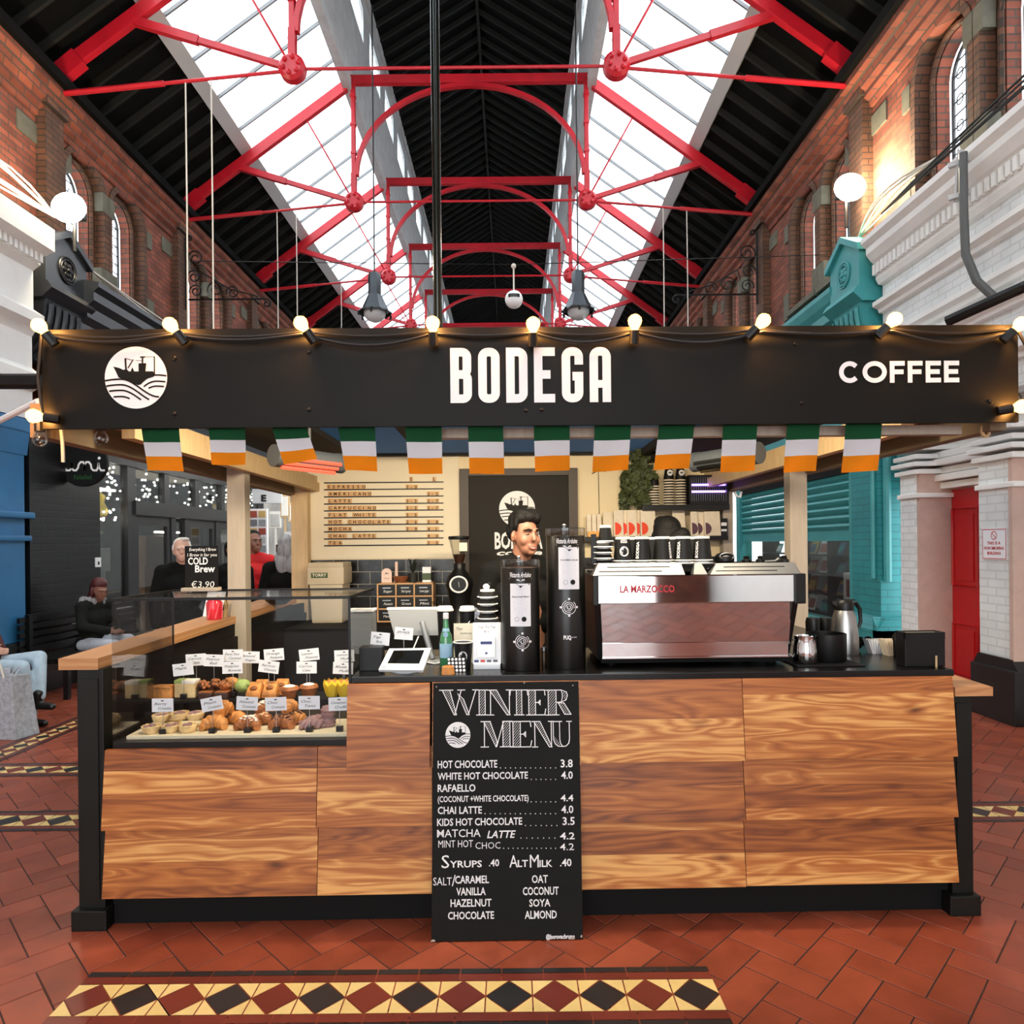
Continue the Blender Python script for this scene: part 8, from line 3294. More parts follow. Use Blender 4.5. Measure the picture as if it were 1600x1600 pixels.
t = thing('milk_carton', 'small white and green carton on the drawer cabinet', 'carton', ((x0 + x1) / 2, yy, zt_))
mb = MB()
mb.box(x0, x1, yy, yy + 0.07, zt_, z1b)
build('box', mb, [PAPER], t)
mb = MB()
mb.box(x0 - 0.001, x1 + 0.001, yy - 0.001, yy + 0.07, zt_ + 0.02, zt_ + (z1b - zt_) * 0.6)
build('green_band', mb, [mat('carton_green', rgb(70, 84, 60), 0.6)], t)

# grinder at the back
yg = 2.75
x, _ = S(718, 900, yg)
sg2 = (SY0 + yg) / F
Zg = lambda py: S(718, py, yg)[1]
t = thing('hopper_grinder', 'black grinder with clear bean hopper and white dial ring', 'coffee grinder', (x, yg, ZB))
mb = MB()
mb.lathe([(0.10, 0), (0.10, 0.03), (0.085, 0.05), (0.085, 0.18), (0.10, Zg(925) - ZB), (0.115, Zg(912) - ZB), (0.10, Zg(900) - ZB), (0.05, Zg(890) - ZB), (0.05, Zg(880) - ZB)], (x, yg, ZB), 24)
build('body', mb, [BLACK], t, True, 50)
mb = MB()
mb.lathe([(0.035, Zg(884)), (0.05, Zg(872)), (0.085, Zg(842))], (x, yg, 0), 24, cap=False)
build('hopper', mb, [CLEARPLAS], t, True)
mb = MB()
mb.lathe([(0.088, Zg(843)), (0.09, Zg(842)), (0.09, Zg(838)), (0.02, Zg(837))], (x, yg, 0), 24)
build('hopper_lid', mb, [BLACK], t, True, 40)
mb = MB()
mb.lathe([(0.03, Zg(882)), (0.045, Zg(872)), (0.052, Zg(866))], (x, yg, 0), 20)
build('coffee_beans', mb, [CHOCO], t)
mb = MB()
mb.box(x + 0.005, x + 0.07, yg - 0.086, yg - 0.084, Zg(861), Zg(848))
build('sticker', mb, [CARD], t)
mb = MB()
mb.tube([(x + 13 * sg2 * math.cos(a), yg - 0.118, Zg(912) + 12 * sg2 * math.sin(a)) for a in [2 * PI * k / 28 for k in range(28)]], 0.008, 8, closed=True)
build('dial_ring', mb, [WHITEPLAS], t, True)
mb = MB()
mb.lathe([(12.5 * sg2, -0.115), (12 * sg2, -0.118)], (x, yg, Zg(912)), 28, axis='y')
build('dial_face', mb, [BLACK], t)
mb = MB()
mb.bar((x, yg - 0.12, Zg(908)), (x + 0.004, yg - 0.12, Zg(916)), 0.006, 0.002)
build('pointer', mb, [WHITEPLAS], t)
# clutter near the door: blue cloth, syrup bottles
x, _ = S(742, 945, 0.62)
mb = MB()
for k in range(8):
    mb.ball((x + rnd.uniform(-0.03, 0.03), 0.62 + rnd.uniform(-0.02, 0.02), CT + 0.05 + k * 0.022), 0.03, 8, 6, (1, 0.8, 0.9))
mb.box(x - 0.02, x + 0.02, 0.6, 0.64, CT, CT + 0.06)
tag(build('blue_grey_cloth', mb, [mat('blue_grey_cloth', rgb(84, 92, 112), 0.85, var=0.3, scale=20)], None, True, 80), 'hanging blue grey cloth behind the cup tower', 'cloth')
for k, (px, lb) in enumerate(((680, 'left of two small clear bottles behind the till'), (688, 'right of two small clear bottles behind the till'))):
    x, _ = S(px, 940, 2.95)
    mb = MB()
    mb.lathe([(0.04, 0), (0.045, 0.01), (0.045, 0.1), (0.02, 0.13), (0.02, 0.16), (0.03, 0.17), (0.03, 0.185)], (x, 2.97, ZB), 14)
    tag(build('syrup_bottle', mb, [CLEARPLAS], None, True, 40), lb, 'bottle', 'small clear bottles at the back')

# ---- right half of the back wall: shelves, cups, ivy, fly zapper, coffee bags
ys = 3.16
x0, x1, z0, z1b = fr(1004, 785, 1140, 797, ys)
mb = MB()
mb.box(x0, x1, ys, YW - 0.001, z0, z0 + 0.05, 0.003)
tag(build('black_shelf', mb, [BLACK]), 'upper black shelf holding the cup stacks and fly zapper', 'shelf')
zs = z0 + 0.05
for k, (px, ptop, n, lb) in enumerate(((1022, 740, 8, 'leftmost, shortest'), (1045, 730, 10, 'middle'), (1063, 730, 10, 'rightmost'))):
    x, _ = S(px, 760, ys + 0.1)
    h_ = S(px, ptop, ys + 0.1)[1] - zs
    t = thing('cup_stack', '%s stack of black paper cups on the upper shelf' % lb, 'cup stack', (x, ys + 0.1, zs), 'stacks of cups on the upper shelf')
    r = 0.047
    hh = 0.10
    st = (h_ - hh) / n
    for i in range(n):
        mb = MB()
        z = zs + i * st
        mb.lathe([(r, 0), (r * 0.98, 0.004), (r * 0.86, min(hh, st + 0.02))], (x, ys + 0.1, z), 16)
        c_ = build('cup', mb, [CUPBLK], t, True, 50)
        mb = MB()
        mb.tube([(x + r * 1.02 * math.cos(a), ys + 0.1 + r * 1.02 * math.sin(a), z + 0.005) for a in [2 * PI * q / 14 for q in range(14)]], 0.006, 5, closed=True)
        build('rim', mb, [KRAFT], c_, True)
    mb = MB()
    z = zs + n * st
    mb.lathe([(r, 0), (r * 0.7, hh - 0.01)], (x, ys + 0.1, z), 16)
    c_ = build('cup', mb, [CUPBLK], t, True, 50)
    mb = MB()
    mb.lathe([(r * 0.73, hh - 0.014), (r * 0.73, hh), (r * 0.6, hh)], (x, ys + 0.1, z), 16)
    build('cup_base', mb, [CUPLID], c_, True)
    if k:
        rr = 0.026
        logo(t, x + 0.002, z + 0.045, rr, ys + 0.1 - r * 0.92, 'ship_logo', VINYL, CUPBLK)
# fly zapper
x0, x1, z0, z1b = fr(1077, 742, 1139, 784, ys + 0.02)
t = thing('fly_zapper', 'black framed insect zapper glowing violet on the upper shelf', 'insect zapper', ((x0 + x1) / 2, ys + 0.1, zs))
mb = MB()
mb.box(x0, x1, ys + 0.1, ys + 0.16, zs, z1b, 0.004)
mb.box(x0, x0 + 0.02, ys + 0.02, ys + 0.1, zs, z1b)
mb.box(x1 - 0.02, x1, ys + 0.02, ys + 0.1, zs, z1b)
mb.box(x0, x1, ys + 0.02, ys + 0.1, zs, zs + 0.03)
mb.box(x0, x1, ys + 0.02, ys + 0.1, z1b - 0.02, z1b)
build('case', mb, [BLACK], t)
mb = MB()
for f_ in (0.45, 0.68):
    zz = zs + (z1b - zs) * f_
    mb.tube([(x0 + 0.02, ys + 0.07, zz), (x1 - 0.02, ys + 0.07, zz)], 0.009, 8)
build('violet_tube', mb, [UVTUBE], t)
mb = MB()
n = 16
for i in range(n):
    xx = x0 + 0.025 + (x1 - x0 - 0.05) * i / (n - 1)
    mb.bar((xx, ys + 0.03, zs + 0.02), (xx, ys + 0.03, z1b - 0.02), 0.002, 0.002)
build('grid', mb, [STEEL], t)
# ivy
t = thing('trailing_ivy', 'trailing ivy hanging from the upper left end of the shelf', 'ivy', (Sx(998, ys, 750), ys, S(998, 800, ys)[1]))
mb = MB()
ri = random.Random(5)
def leaf(p, sz, a, b):
    c_, s_ = math.cos(a), math.sin(a)
    sh_ = [(0, 0.5), (0.35, 0.25), (0.6, 0.3), (0.35, -0.1), (0.25, -0.45), (0, -0.3), (-0.25, -0.45), (-0.35, -0.1), (-0.6, 0.3), (-0.35, 0.25)]
    mb.add([(p[0] + (u * c_ - v * s_) * sz, p[1] + (u * s_ + v * c_) * sz * 0.4 * b + 0.004 * (i_ % 3), p[2] + (u * s_ + v * c_) * sz) for i_, (u, v) in enumerate(sh_)], [(0, 1, 2, 3, 4, 5, 6, 7, 8, 9)])
for k in range(210):
    f_ = ri.random()
    px = 1000 + ri.gauss(0, 10) - 4 * f_
    py = 700 + 88 * f_ ** 0.8
    if f_ > 0.75:
        px = ri.choice((988, 1003, 1010)) + ri.gauss(0, 3)
    y_ = ys + ri.uniform(-0.02, 0.16)
    x, z = S(px, py, y_)
    leaf((x, y_, z), ri.uniform(0.05, 0.085), ri.uniform(0, 6.28), ri.uniform(-1, 1))
for k in range(60):
    f_ = ri.random()
    y_ = ys + 0.15 + ri.uniform(0, 0.06)
    x, z = S(978 + ri.gauss(0, 3.5) - 3 * f_, 735 + 62 * f_, y_)
    leaf((x, y_, z), ri.uniform(0.045, 0.07), ri.uniform(0, 6.28), ri.uniform(-1, 1))
iv = build('leaves', mb, [IVY], t)
mb = MB()
for px in (978, 990, 1004, 1010):
    mb.tube([(S(px + 10 * math.sin(i), 705 + i * (12 if px > 980 else 11), ys + 0.1)[0], ys + 0.1, S(px, 705 + i * (12 if px > 980 else 11), ys + 0.1)[1]) for i in range(8)], 0.004, 5)
build('stem', mb, [IVY], t)
# lower shelf with bags
yl2 = 3.18
x0, x1, z0, z1b = fr(912, 838, 1138, 846, yl2)
mb = MB()
mb.box(x0, x1, yl2, YW - 0.001, z1b - 0.04, z1b, 0.002)
tag(build('black_shelf', mb, [BLACK]), 'lower black shelf holding the rows of coffee bags', 'shelf')
zs2 = z1b
def bag(px, y, w, ptop, m, printm, label, grp, half=True):
    x, _ = S(px, 820, y)
    h_ = S(px, ptop, y)[1] - zs2
    t = thing('coffee_bag', label, 'coffee bag', (x, y, zs2), grp)
    mb = MB()
    e = 0.035
    mb.hexa([(x - w / 2, y - e, zs2), (x + w / 2, y - e, zs2), (x + w / 2, y + e, zs2), (x - w / 2, y + e, zs2), (x - w / 2 + 0.004, y - 0.008, zs2 + h_), (x + w / 2 - 0.004, y - 0.008, zs2 + h_), (x + w / 2 - 0.004, y + 0.008, zs2 + h_), (x - w / 2 + 0.004, y + 0.008, zs2 + h_)], 0.006)
    build('bag', mb, [m], t)
    if printm:
        mb = MB()
        r = min(0.06, h_ * 0.24)
        fn = lambda X, Y, Z: (X, y - e - 0.001 + (Z - zs2) / h_ * (e - 0.008) + Y, Z)
        cx_ = x - w / 2 + 0.012 if half else x
        mb.flat(arc(cx_, zs2 + h_ * 0.3, r, -90 if half else 0, 90 if half else 360, 14), -0.001, fn)
        build('half_disc', mb, [printm], t)
og = ['leftmost', 'second', 'third', 'fourth', 'rightmost']
for k, px in enumerate((966, 976, 987, 997, 1012)):
    bag(px, 3.24 + 0.03 * (k % 2) - (0.03 if k == 4 else 0.0), 0.14 if k == 4 else 0.09, 797, KRAFT, ORANGER, 'kraft coffee bag with orange red half disc, %s of five' % og[k], 'coffee bags with orange discs')
for k, (px, w) in enumerate(((1084, 0.07), (1093, 0.09), (1112, 0.15))):
    bag(px, 3.24 + (0.03 if k == 1 else 0), w, 799, KRAFT, PURPLE, 'kraft coffee bag with dull purple half disc, %s of three' % ['leftmost', 'middle', 'rightmost'][k], 'coffee bags with purple discs')
for k, px in enumerate((920, 928, 936)):
    bag(px, 3.28, 0.045, 803, KRAFT, None, 'narrow plain kraft packet, %s of three at the left shelf end' % ['leftmost', 'middle', 'rightmost'][k], 'narrow kraft packets')
bag(950, 3.33, 0.10, 800, KRAFT, None, 'plain kraft bag left of the orange disc bags', 'plain kraft bags')
bag(1060, 3.30, 0.12, 797, KRAFT, None, 'plain kraft bag behind the bent staff member', 'plain kraft bags')
x0, x1, z0, z1b = fr(1124, 810, 1136, 838, 3.26)
mb = MB()
mb.box(x0, x1, 3.24, 3.3, zs2, z1b, 0.003)
mb.mi = 1
mb.box(x0 + 0.01, x1 - 0.01, 3.238, 3.24, zs2 + 0.04, zs2 + 0.06)
mb.box(x0 + 0.01, x1 - 0.01, 3.238, 3.24, zs2 + 0.09, zs2 + 0.12)
tag(build('black_packet', mb, [BLACK, PAPER]), 'small black and white packet at the right shelf end', 'packet')
# orange tub behind the grinder
x0, x1, z0, z1b = fr(918, 818, 944, 838, 3.22)
mb = MB()
mb.box(x0, x1, 3.19, 3.235, zs2, zs2 + 0.05, 0.006)
tag(build('orange_tray', mb, [mat('amber_tray', rgb(236, 170, 80), 0.5)]), 'amber tray under the narrow kraft packets', 'tray')
# white hook by the teal window
x, z = S(1150, 772, 3.3)
mb = MB()
mb.tube([(x - 0.03, 3.3, z + 0.06), (x, 3.29, z - 0.02), (x + 0.03, 3.28, z - 0.03), (x + 0.04, 3.28, z + 0.02)], 0.012, 8)
tag(build('white_hook', mb, [WHITEPLAS], None, True), 'white hook on the rear right post', 'hook')
# wire lamp cord on the cream wall
mb = MB()
x, z = S(935, 735, YW - 0.01)
mb.tube([(x, YW - 0.006, z), (x + 0.005, YW - 0.006, z - 0.5)], 0.003, 5)
mb.tube([(x - 0.06, YW - 0.008, z - 0.03), (x, YW - 0.02, z), (x + 0.07, YW - 0.008, z - 0.01)], 0.004, 5)
tag(build('wire_clip', mb, [INK]), 'thin dark wire down the cream wall right of the door', 'wire')
# unseen area light, added behind the front beam to brighten the stall's back
fill_o = lamp('stall_fill_light', 'AREA', (0.0, 0.1, 2.36), 60, (1.0, 0.84, 0.6), 0.15, (R(62), 0, 0), 0.15)
fill_o.data.size = 2.6
STALL.append(fill_o)
# ================================================================== PEOPLE
IN_STALL[0] = False
EYEW = mat('eye_white', rgb(120, 108, 98), 0.5)
TEETH = mat('teeth', rgb(196, 184, 170), 0.5)
LIPS = mat('lips', rgb(130, 66, 58), 0.5)


def person(label, base, rz, H, joints, top, legs, hair, skin, voxel=0.012, turn=0.0, nod=0.0, face=True, shoes=LEATHER, extra=None, stall=False, hairblobs=None, bulk=1.0, hands=True, collar=None, group=None):
    IN_STALL[0] = stall
    k = H / 1.75
    t = thing('person', label, 'person', (base[0], base[1], base[2] if len(base) > 2 else 0.0), group)
    M_ = Matrix.Translation((base[0], base[1], base[2] if len(base) > 2 else 0.0)) @ Matrix.Rotation(rz, 4, 'Z')
    J = dict(neck=(0, 0.03, 1.45), hip=(0, 0.02, 0.95), lsh=(0.18, 0.03, 1.41), rsh=(-0.18, 0.03, 1.41), lel=(0.25, 0.06, 1.13), rel=(-0.25, 0.06, 1.13), lwr=(0.25, -0.04, 0.89), rwr=(-0.25, -0.04, 0.89),
             lhp=(0.09, 0.02, 0.93), rhp=(-0.09, 0.02, 0.93), lkn=(0.10, -0.01, 0.50), rkn=(-0.10, -0.01, 0.50), lan=(0.10, 0.03, 0.09), ran=(-0.10, 0.03, 0.09))
    J.update(joints)
    V = {a: Vector(b) * k for a, b in J.items()}
    w = lambda v: M_ @ Vector(v)
    nk = V['neck']
    HM = Matrix.Translation(nk) @ Matrix.Rotation(turn, 4, 'Z') @ Matrix.Rotation(nod, 4, 'X') @ Matrix.Scale(k, 4)
    hd = lambda x, y, z: w(HM @ Vector((x, y - 0.03, z - 1.45)))

    def hball(x, y, z, r):
        """ellipsoid that follows the head: a short fat limb keeps its tilt"""
        return (hd(x, y, z), tuple(q * k for q in r))
    B = []
    c_ = lambda a, b, r0, r1: B.append((w(a), w(b), r0 * k, r1 * k))
    B.append(hball(0, 0.02, 1.665, (0.076, 0.088, 0.085)))
    B.append(hball(0, -0.025, 1.61, (0.064, 0.068, 0.092)))
    B.append(hball(0, -0.045, 1.55, (0.048, 0.05, 0.042)))
    B.append(hball(0, -0.075, 1.53, (0.024, 0.022, 0.02)))
    for e in (-1, 1):
        B.append(hball(e * 0.036, -0.060, 1.594, (0.026, 0.026, 0.030)))
        B.append(hball(e * 0.076, 0.0, 1.61, (0.011, 0.02, 0.032)))
        B.append((hd(e * 0.012, -0.09, 1.652), hd(e * 0.045, -0.076, 1.652), 0.011 * k, 0.009 * k))
    B.append((hd(0, -0.09, 1.64), hd(0, -0.107, 1.600), 0.009 * k, 0.013 * k))
    B.append((hd(-0.018, -0.092, 1.562), hd(0.018, -0.092, 1.562), 0.009 * k, 0.009 * k))
    B.append((hd(0, 0.02, 1.56), w(nk - Vector((0, 0, 0.02))), 0.053 * k, 0.062 * k))
    # trunk and limbs under the clothes
    hip = V['hip']
    chest = nk.lerp(hip, 0.36)
    c_(chest, hip, 0.13, 0.125)
    c_(V['lsh'], V['rsh'], 0.055, 0.055)
    for s in 'lr':
        c_(V[s + 'sh'], V[s + 'el'], 0.045, 0.036)
        c_(V[s + 'el'], V[s + 'wr'], 0.036, 0.026)
        c_(V[s + 'hp'], V[s + 'kn'], 0.075, 0.052)
        c_(V[s + 'kn'], V[s + 'an'], 0.05, 0.035)
        if hands:
            d = (V[s + 'wr'] - V[s + 'el']).normalized()
            sd = d.cross(Vector((0, -1, 0.2)))
            if sd.length < 0.2:
                sd = d.cross(Vector((1, 0, 0)))
            sd.normalize()
            up = sd.cross(d).normalized()
            p0 = V[s + 'wr'] + d * 0.02 * k
            c_(p0, p0 + d * 0.055 * k, 0.024, 0.028)
            for i, (o, ln_) in enumerate(((-0.028, 0.062), (-0.009, 0.078), (0.010, 0.075), (0.028, 0.06))):
                a = p0 + d * 0.07 * k + sd * o * k
                b = a + (d * 0.75 + up * 0.3).normalized() * ln_ * 0.5 * k
                e_ = b + (d * 0.4 + up * 0.7).normalized() * ln_ * 0.5 * k
                c_(a, b, 0.010, 0.009)
                c_(b, e_, 0.009, 0.0075)
            a = p0 + sd * (-0.03) * k + d * 0.01 * k
            b = a + (d * 0.5 - sd * 0.6 + up * 0.4).normalized() * 0.04 * k
            c_(a, b, 0.012, 0.010)
            c_(b, b + (d * 0.9 + up * 0.3).normalized() * 0.028 * k, 0.010, 0.008)
    build_b = fused('body', B, [skin], t, voxel, 3)
    # jacket or jumper
    B = []
    bk = bulk
    mid = nk.lerp(hip, 0.62)
    c_(chest + Vector((-0.075 * k, 0, -0.01)), chest + Vector((0.075 * k, 0, -0.01)), 0.118 * bk, 0.118 * bk)
    c_(mid + Vector((-0.05 * k, 0, 0)), mid + Vector((0.05 * k, 0, 0)), 0.115 * bk, 0.115 * bk)
    c_(hip + Vector((-0.06 * k, 0, -0.02)), hip + Vector((0.06 * k, 0, -0.02)), 0.118 * bk, 0.118 * bk)
    c_(chest, hip, 0.12 * bk, 0.12 * bk)
    c_(V['lsh'], V['rsh'], 0.066 * bk, 0.066 * bk)
    c_(V['lsh'].lerp(nk, 0.5) + Vector((0, 0, 0.01)), V['rsh'].lerp(nk, 0.5) + Vector((0, 0, 0.01)), 0.07, 0.07)
    for s in 'lr':
        c_(V[s + 'sh'], V[s + 'el'], 0.064 * bk, 0.052 * bk)
        c_(V[s + 'el'], V[s + 'wr'], 0.052 * bk, 0.042 * bk)
    B.append((w(nk + Vector((0, 0.005, 0.035)) * k), w(nk - Vector((0, 0, 0.05)) * k), 0.066 * k, 0.085 * k))
    fused('jacket', B, [top], t, max(voxel, 0.011), 3)
    B = []
    for s in 'lr':
        c_(V[s + 'hp'], V[s + 'kn'], 0.092, 0.066)
        c_(V[s + 'kn'], V[s + 'an'] + (V[s + 'kn'] - V[s + 'an']) * 0.1, 0.064, 0.055)
    c_(V['lhp'], V['rhp'], 0.10, 0.10)
    fused('trousers', B, [legs], t, 0.014, 3)
    for s in 'lr':
        B = []
        a = V[s + 'an']
        B.append((w(a + Vector((0, 0.02, -0.045)) * k), w(a + Vector((0, -0.13, -0.055)) * k), 0.04 * k, 0.032 * k))
        B.append((w(a + Vector((0, 0.01, 0.06)) * k), w(a + Vector((0, 0.015, -0.03)) * k), 0.05 * k, 0.045 * k))
        fused('shoe', B, [shoes], t, 0.012, 2)
    hb = [(hd(*q[0]), tuple(z * k for z in q[1])) if len(q) == 2 else (hd(*q[0]), hd(*q[1]), q[2] * k, q[3] * k) for q in (hairblobs or [((0, 0.04, 1.69), (0.083, 0.088, 0.078)), ((0, 0.055, 1.64), (0.076, 0.07, 0.08))])]
    fused('hair', hb, [hair], t, max(0.007, voxel * 0.8), 2)
    if face:
        for e in (-1, 1):
            mb = MB()
            mb.ball(hd(e * 0.031, -0.0815, 1.630), 0.0100 * k, 10, 7, (1.05, 0.8, 0.42))
            mb.mi = 1
            mb.ball(hd(e * 0.031 + 0.002, -0.0875, 1.630), 0.0058 * k, 8, 6, (1.1, 0.6, 0.75))
            build('eye', mb, [EYEW, INK], t, True)
            mb = MB()
            mb.tube([hd(e * 0.013, -0.1005, 1.652), hd(e * 0.033, -0.0955, 1.656), hd(e * 0.052, -0.078, 1.650)], [0.0045 * k, 0.005 * k, 0.0025 * k], 6)
            build('eyebrow', mb, [hair], t)
    if extra:
        extra(t, hd, k, w, V)
    IN_STALL[0] = False
    return t





def smile(t, hd, k, w, V):
    mb = MB()
    pts = [hd(-0.024, -0.084, 1.566), hd(-0.013, -0.0965, 1.559), hd(0, -0.1005, 1.557), hd(0.013, -0.0965, 1.559), hd(0.024, -0.084, 1.566)]
    mb.tube(pts, [0.0015 * k, 0.0038 * k, 0.0045 * k, 0.0038 * k, 0.0015 * k], 8)
    build('teeth', mb, [TEETH], t, True)
    mb = MB()
    for dz, yo in ((0.006, 0.0), (-0.007, 0.001)):
        mb.tube([hd(-0.030, -0.084, 1.569), hd(-0.014, -0.0985, 1.558 + dz), hd(0, -0.1030 + yo, 1.556 + dz * 1.15), hd(0.014, -0.0985, 1.558 + dz), hd(0.030, -0.084, 1.569)], [0.002 * k, 0.0038 * k, 0.0045 * k, 0.0038 * k, 0.002 * k], 8)
    build('lips', mb, [LIPS], t, True)


hair_quiff = [((0, 0.03, 1.70), (0.083, 0.092, 0.066)), ((0, 0.06, 1.64), (0.079, 0.062, 0.072)), ((-0.04, -0.025, 1.716), (0.040, 0.046, 0.036)), ((0.0, -0.034, 1.722), (0.044, 0.042, 0.036)), ((0.04, -0.028, 1.716), (0.042, 0.046, 0.036)), ((0.03, 0.0, 1.742), (0.05, 0.06, 0.028)), ((-0.02, 0.0, 1.742), (0.05, 0.06, 0.026)), ((0.068, -0.018, 1.685), (0.014, 0.036, 0.046)), ((-0.068, -0.018, 1.685), (0.014, 0.036, 0.046)), ((0.072, 0.02, 1.66), (0.012, 0.03, 0.05)), ((-0.072, 0.02, 1.66), (0.012, 0.03, 0.05))]
yb_b = 0.98
xb_, zt_ = S(822, 789, yb_b)
person('smiling person with short black hair and black roll neck behind the coffee grinders', (xb_ - 0.02, yb_b), R(18), (zt_ - 0.02) / 1.765 * 1.75,
       dict(lel=(0.32, -0.12, 1.22), lwr=(0.20, -0.30, 1.36), rel=(-0.27, 0.0, 1.14), rwr=(-0.16, -0.24, 1.08)), CLOTHK, CLOTHK, HAIRK, SKIN, 0.0065, R(10), R(4), True, extra=smile, stall=True, hairblobs=hair_quiff)
y2 = 1.35
xs_, zt_ = S(1045, 799, y2)
person('dark haired person bent over behind the row of upturned cups', (xs_, y2), R(150), (zt_ - 0.02) / 1.77 * 1.75,
       dict(lel=(0.3, -0.1, 1.2), lwr=(0.15, -0.3, 1.15), rel=(-0.3, -0.1, 1.2), rwr=(-0.15, -0.3, 1.15)), CLOTHK, CLOTHK, HAIRK, SKIN, 0.012, R(20), R(10), False, stall=True,
       hairblobs=[((0, 0.03, 1.69), (0.086, 0.10, 0.08)), ((0, 0.05, 1.62), (0.088, 0.075, 0.10)), ((-0.085, 0.10, 1.63), (0.05, 0.05, 0.05)), ((-0.05, 0.10, 1.57), (0.06, 0.05, 0.09)), ((0.03, 0.0, 1.735), (0.05, 0.06, 0.04)), ((0.07, 0.02, 1.62), (0.03, 0.05, 0.06))])
# passers-by beyond the left ledge
d = 6.7
x, z = W(285, 841, d)
person('white haired person in a dark padded coat behind the cold brew board', (x, d), R(35), z, dict(rel=(-0.26, -0.02, 1.13), lel=(0.26, -0.02, 1.13)), CLOTHK, CLOTHK, HAIRW, SKINL, 0.011, R(-10), 0, True, bulk=1.2, hairblobs=[((0, 0.045, 1.695), (0.081, 0.084, 0.066)), ((0, 0.06, 1.64), (0.074, 0.055, 0.06)), ((0.072, 0.015, 1.65), (0.013, 0.04, 0.045)), ((-0.072, 0.015, 1.65), (0.013, 0.04, 0.045)), ((0.03, -0.01, 1.74), (0.04, 0.05, 0.02))])
d = 7.95
x, z = W(391, 830, d)
person('dark haired person in a bright red jacket beside the timber post', (x + 0.03, d), R(10), z, {}, CLOTHR, CLOTHK, HAIRK, SKIN, 0.011, R(35), 0, True, bulk=1.15)
d = 7.25
x, z = W(366, 846, d)
person('person in a black puffer jacket mostly hidden by the timber post', (x, d), R(60), z, {}, CLOTHK, CLOTHK, HAIRK, SKIN, 0.013, 0, 0, False, bulk=1.25, hands=False)
d = 7.1
x, z = W(449, 838, d)
person('person with long grey hair and black coat seen from behind', (x, d), R(190), z, {}, CLOTHK, CLOTHK, HAIRG, SKINL, 0.013, 0, 0, False, bulk=1.15,
       hairblobs=[((0, 0.03, 1.685), (0.092, 0.105, 0.088)), ((0, 0.06, 1.60), (0.10, 0.085, 0.12)), ((0.04, 0.085, 1.46), (0.075, 0.055, 0.12)), ((-0.04, 0.085, 1.46), (0.075, 0.055, 0.12)), ((0.09, 0.04, 1.50), (0.04, 0.05, 0.09))])


def fur(t, hd, k, w, V):
    rf2 = random.Random(3)
    mb = MB()
    for i in range(34):
        a = rf2.uniform(0.4, 2 * PI - 0.4) + PI / 2 * 3
        p = V['neck'] + Vector((0.12 * math.cos(a), 0.09 * math.sin(a) + 0.04, 0.0 + rf2.uniform(-0.02, 0.04)))
        mb.ball(w(p), rf2.uniform(0.025, 0.04), 7, 5)
    build('fur_collar', mb, [HAIRG], t, True)


# seated on the bench
person('dark red haired person in a black fur collared coat seated on the bench', (-4.84, 7.85), R(72), 1.62,
       dict(neck=(0, -0.06, 1.06), hip=(0, 0.02, 0.56), lsh=(0.18, -0.05, 1.01), rsh=(-0.18, -0.05, 1.01), lel=(0.24, -0.12, 0.78), rel=(-0.24, -0.12, 0.78), lwr=(0.08, -0.34, 0.72), rwr=(-0.08, -0.34, 0.72),
            lhp=(0.10, 0.0, 0.54), rhp=(-0.10, 0.0, 0.54), lkn=(0.12, -0.46, 0.60), rkn=(-0.10, -0.46, 0.56), lan=(0.10, -0.40, 0.10), ran=(-0.10, -0.42, 0.10)), CLOTHG, CLOTHW, HAIRR, SKIN, 0.012, R(-12), R(22), True, bulk=1.15, extra=fur,
       hairblobs=[((0, 0.035, 1.69), (0.09, 0.098, 0.085)), ((0, 0.06, 1.62), (0.09, 0.075, 0.10)), ((0.07, 0.01, 1.60), (0.03, 0.05, 0.08)), ((-0.07, 0.01, 1.60), (0.03, 0.05, 0.08)), ((0, 0.09, 1.50), (0.08, 0.05, 0.09))])
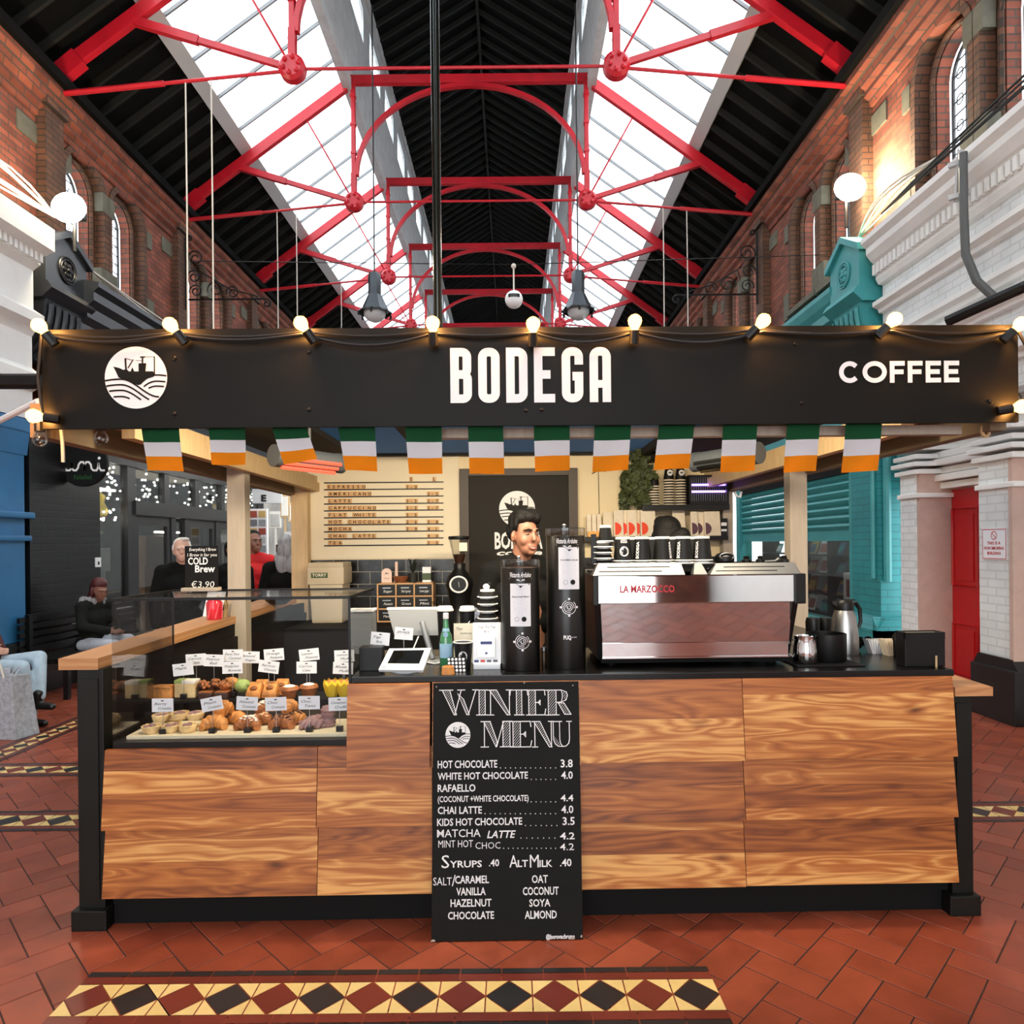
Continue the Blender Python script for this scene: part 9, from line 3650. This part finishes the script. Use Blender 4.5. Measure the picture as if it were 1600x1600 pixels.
person('seated person in pale jeans and black boots cut off by the left edge', (-4.8, 6.25), R(84), 1.7,
       dict(neck=(0, 0.30, 1.04), hip=(0, 0.02, 0.55), lsh=(0.18, 0.28, 1.0), rsh=(-0.18, 0.28, 1.0), lel=(0.24, 0.16, 0.76), rel=(-0.24, 0.16, 0.76), lwr=(0.06, -0.06, 0.70), rwr=(-0.06, -0.06, 0.70),
            lhp=(0.10, 0.0, 0.53), rhp=(-0.10, 0.0, 0.53), lkn=(0.06, -0.46, 0.62), rkn=(-0.12, -0.44, 0.56), lan=(-0.06, -0.56, 0.24), ran=(-0.08, -0.50, 0.09)), MAROON, JEANS, HAIRK, SKINL, 0.013, R(-10), R(10), True, bulk=1.1)
# silver shopping bag
d = 5.75
xa, za = W(-40, 1140, d)
xb, zb = W(30, 1052, d)
t = thing('shopping_bag', 'silver grey paper shopping bag on the floor at the left edge', 'bag', ((xa + xb) / 2, d, 0))
mb = MB()
h_ = 0.52
mb.hexa([(xa, d, 0.0), (xb, d - 0.05, 0.0), (xb + 0.06, d + 0.16, 0.0), (xa + 0.06, d + 0.2, 0.0), (xa, d - 0.01, h_), (xb - 0.03, d - 0.05, h_ + 0.02), (xb - 0.01, d + 0.14, h_), (xa + 0.05, d + 0.17, h_)], 0.008)
build('sack', mb, [SILVERBAG], t)
mb = MB()
for k in range(10):
    mb.bar((xa + 0.06 + 0.025 * k, d + 0.05, h_ - 0.02), (xa + 0.02 + 0.035 * k, d + rnd.uniform(-0.06, 0.12), h_ + rnd.uniform(0.05, 0.14)), 0.05, 0.004)
build('tissue_paper', mb, [CLOTHW], t)
mb = MB()
mb.tube([(xa + 0.08, d - 0.02, h_), (xa + 0.12, d - 0.04, h_ + 0.16), (xb - 0.14, d - 0.05, h_ + 0.17), (xb - 0.1, d - 0.04, h_)], 0.008, 6)
build('handle', mb, [CABLEW], t)

# ================================================================== the stall stands a hair askew in the arcade
TM = Matrix.Translation((0, SY0, 0)) @ Matrix.Rotation(SROT, 4, 'Z')
for o in STALL:
    o.matrix_basis = TM @ o.matrix_basis
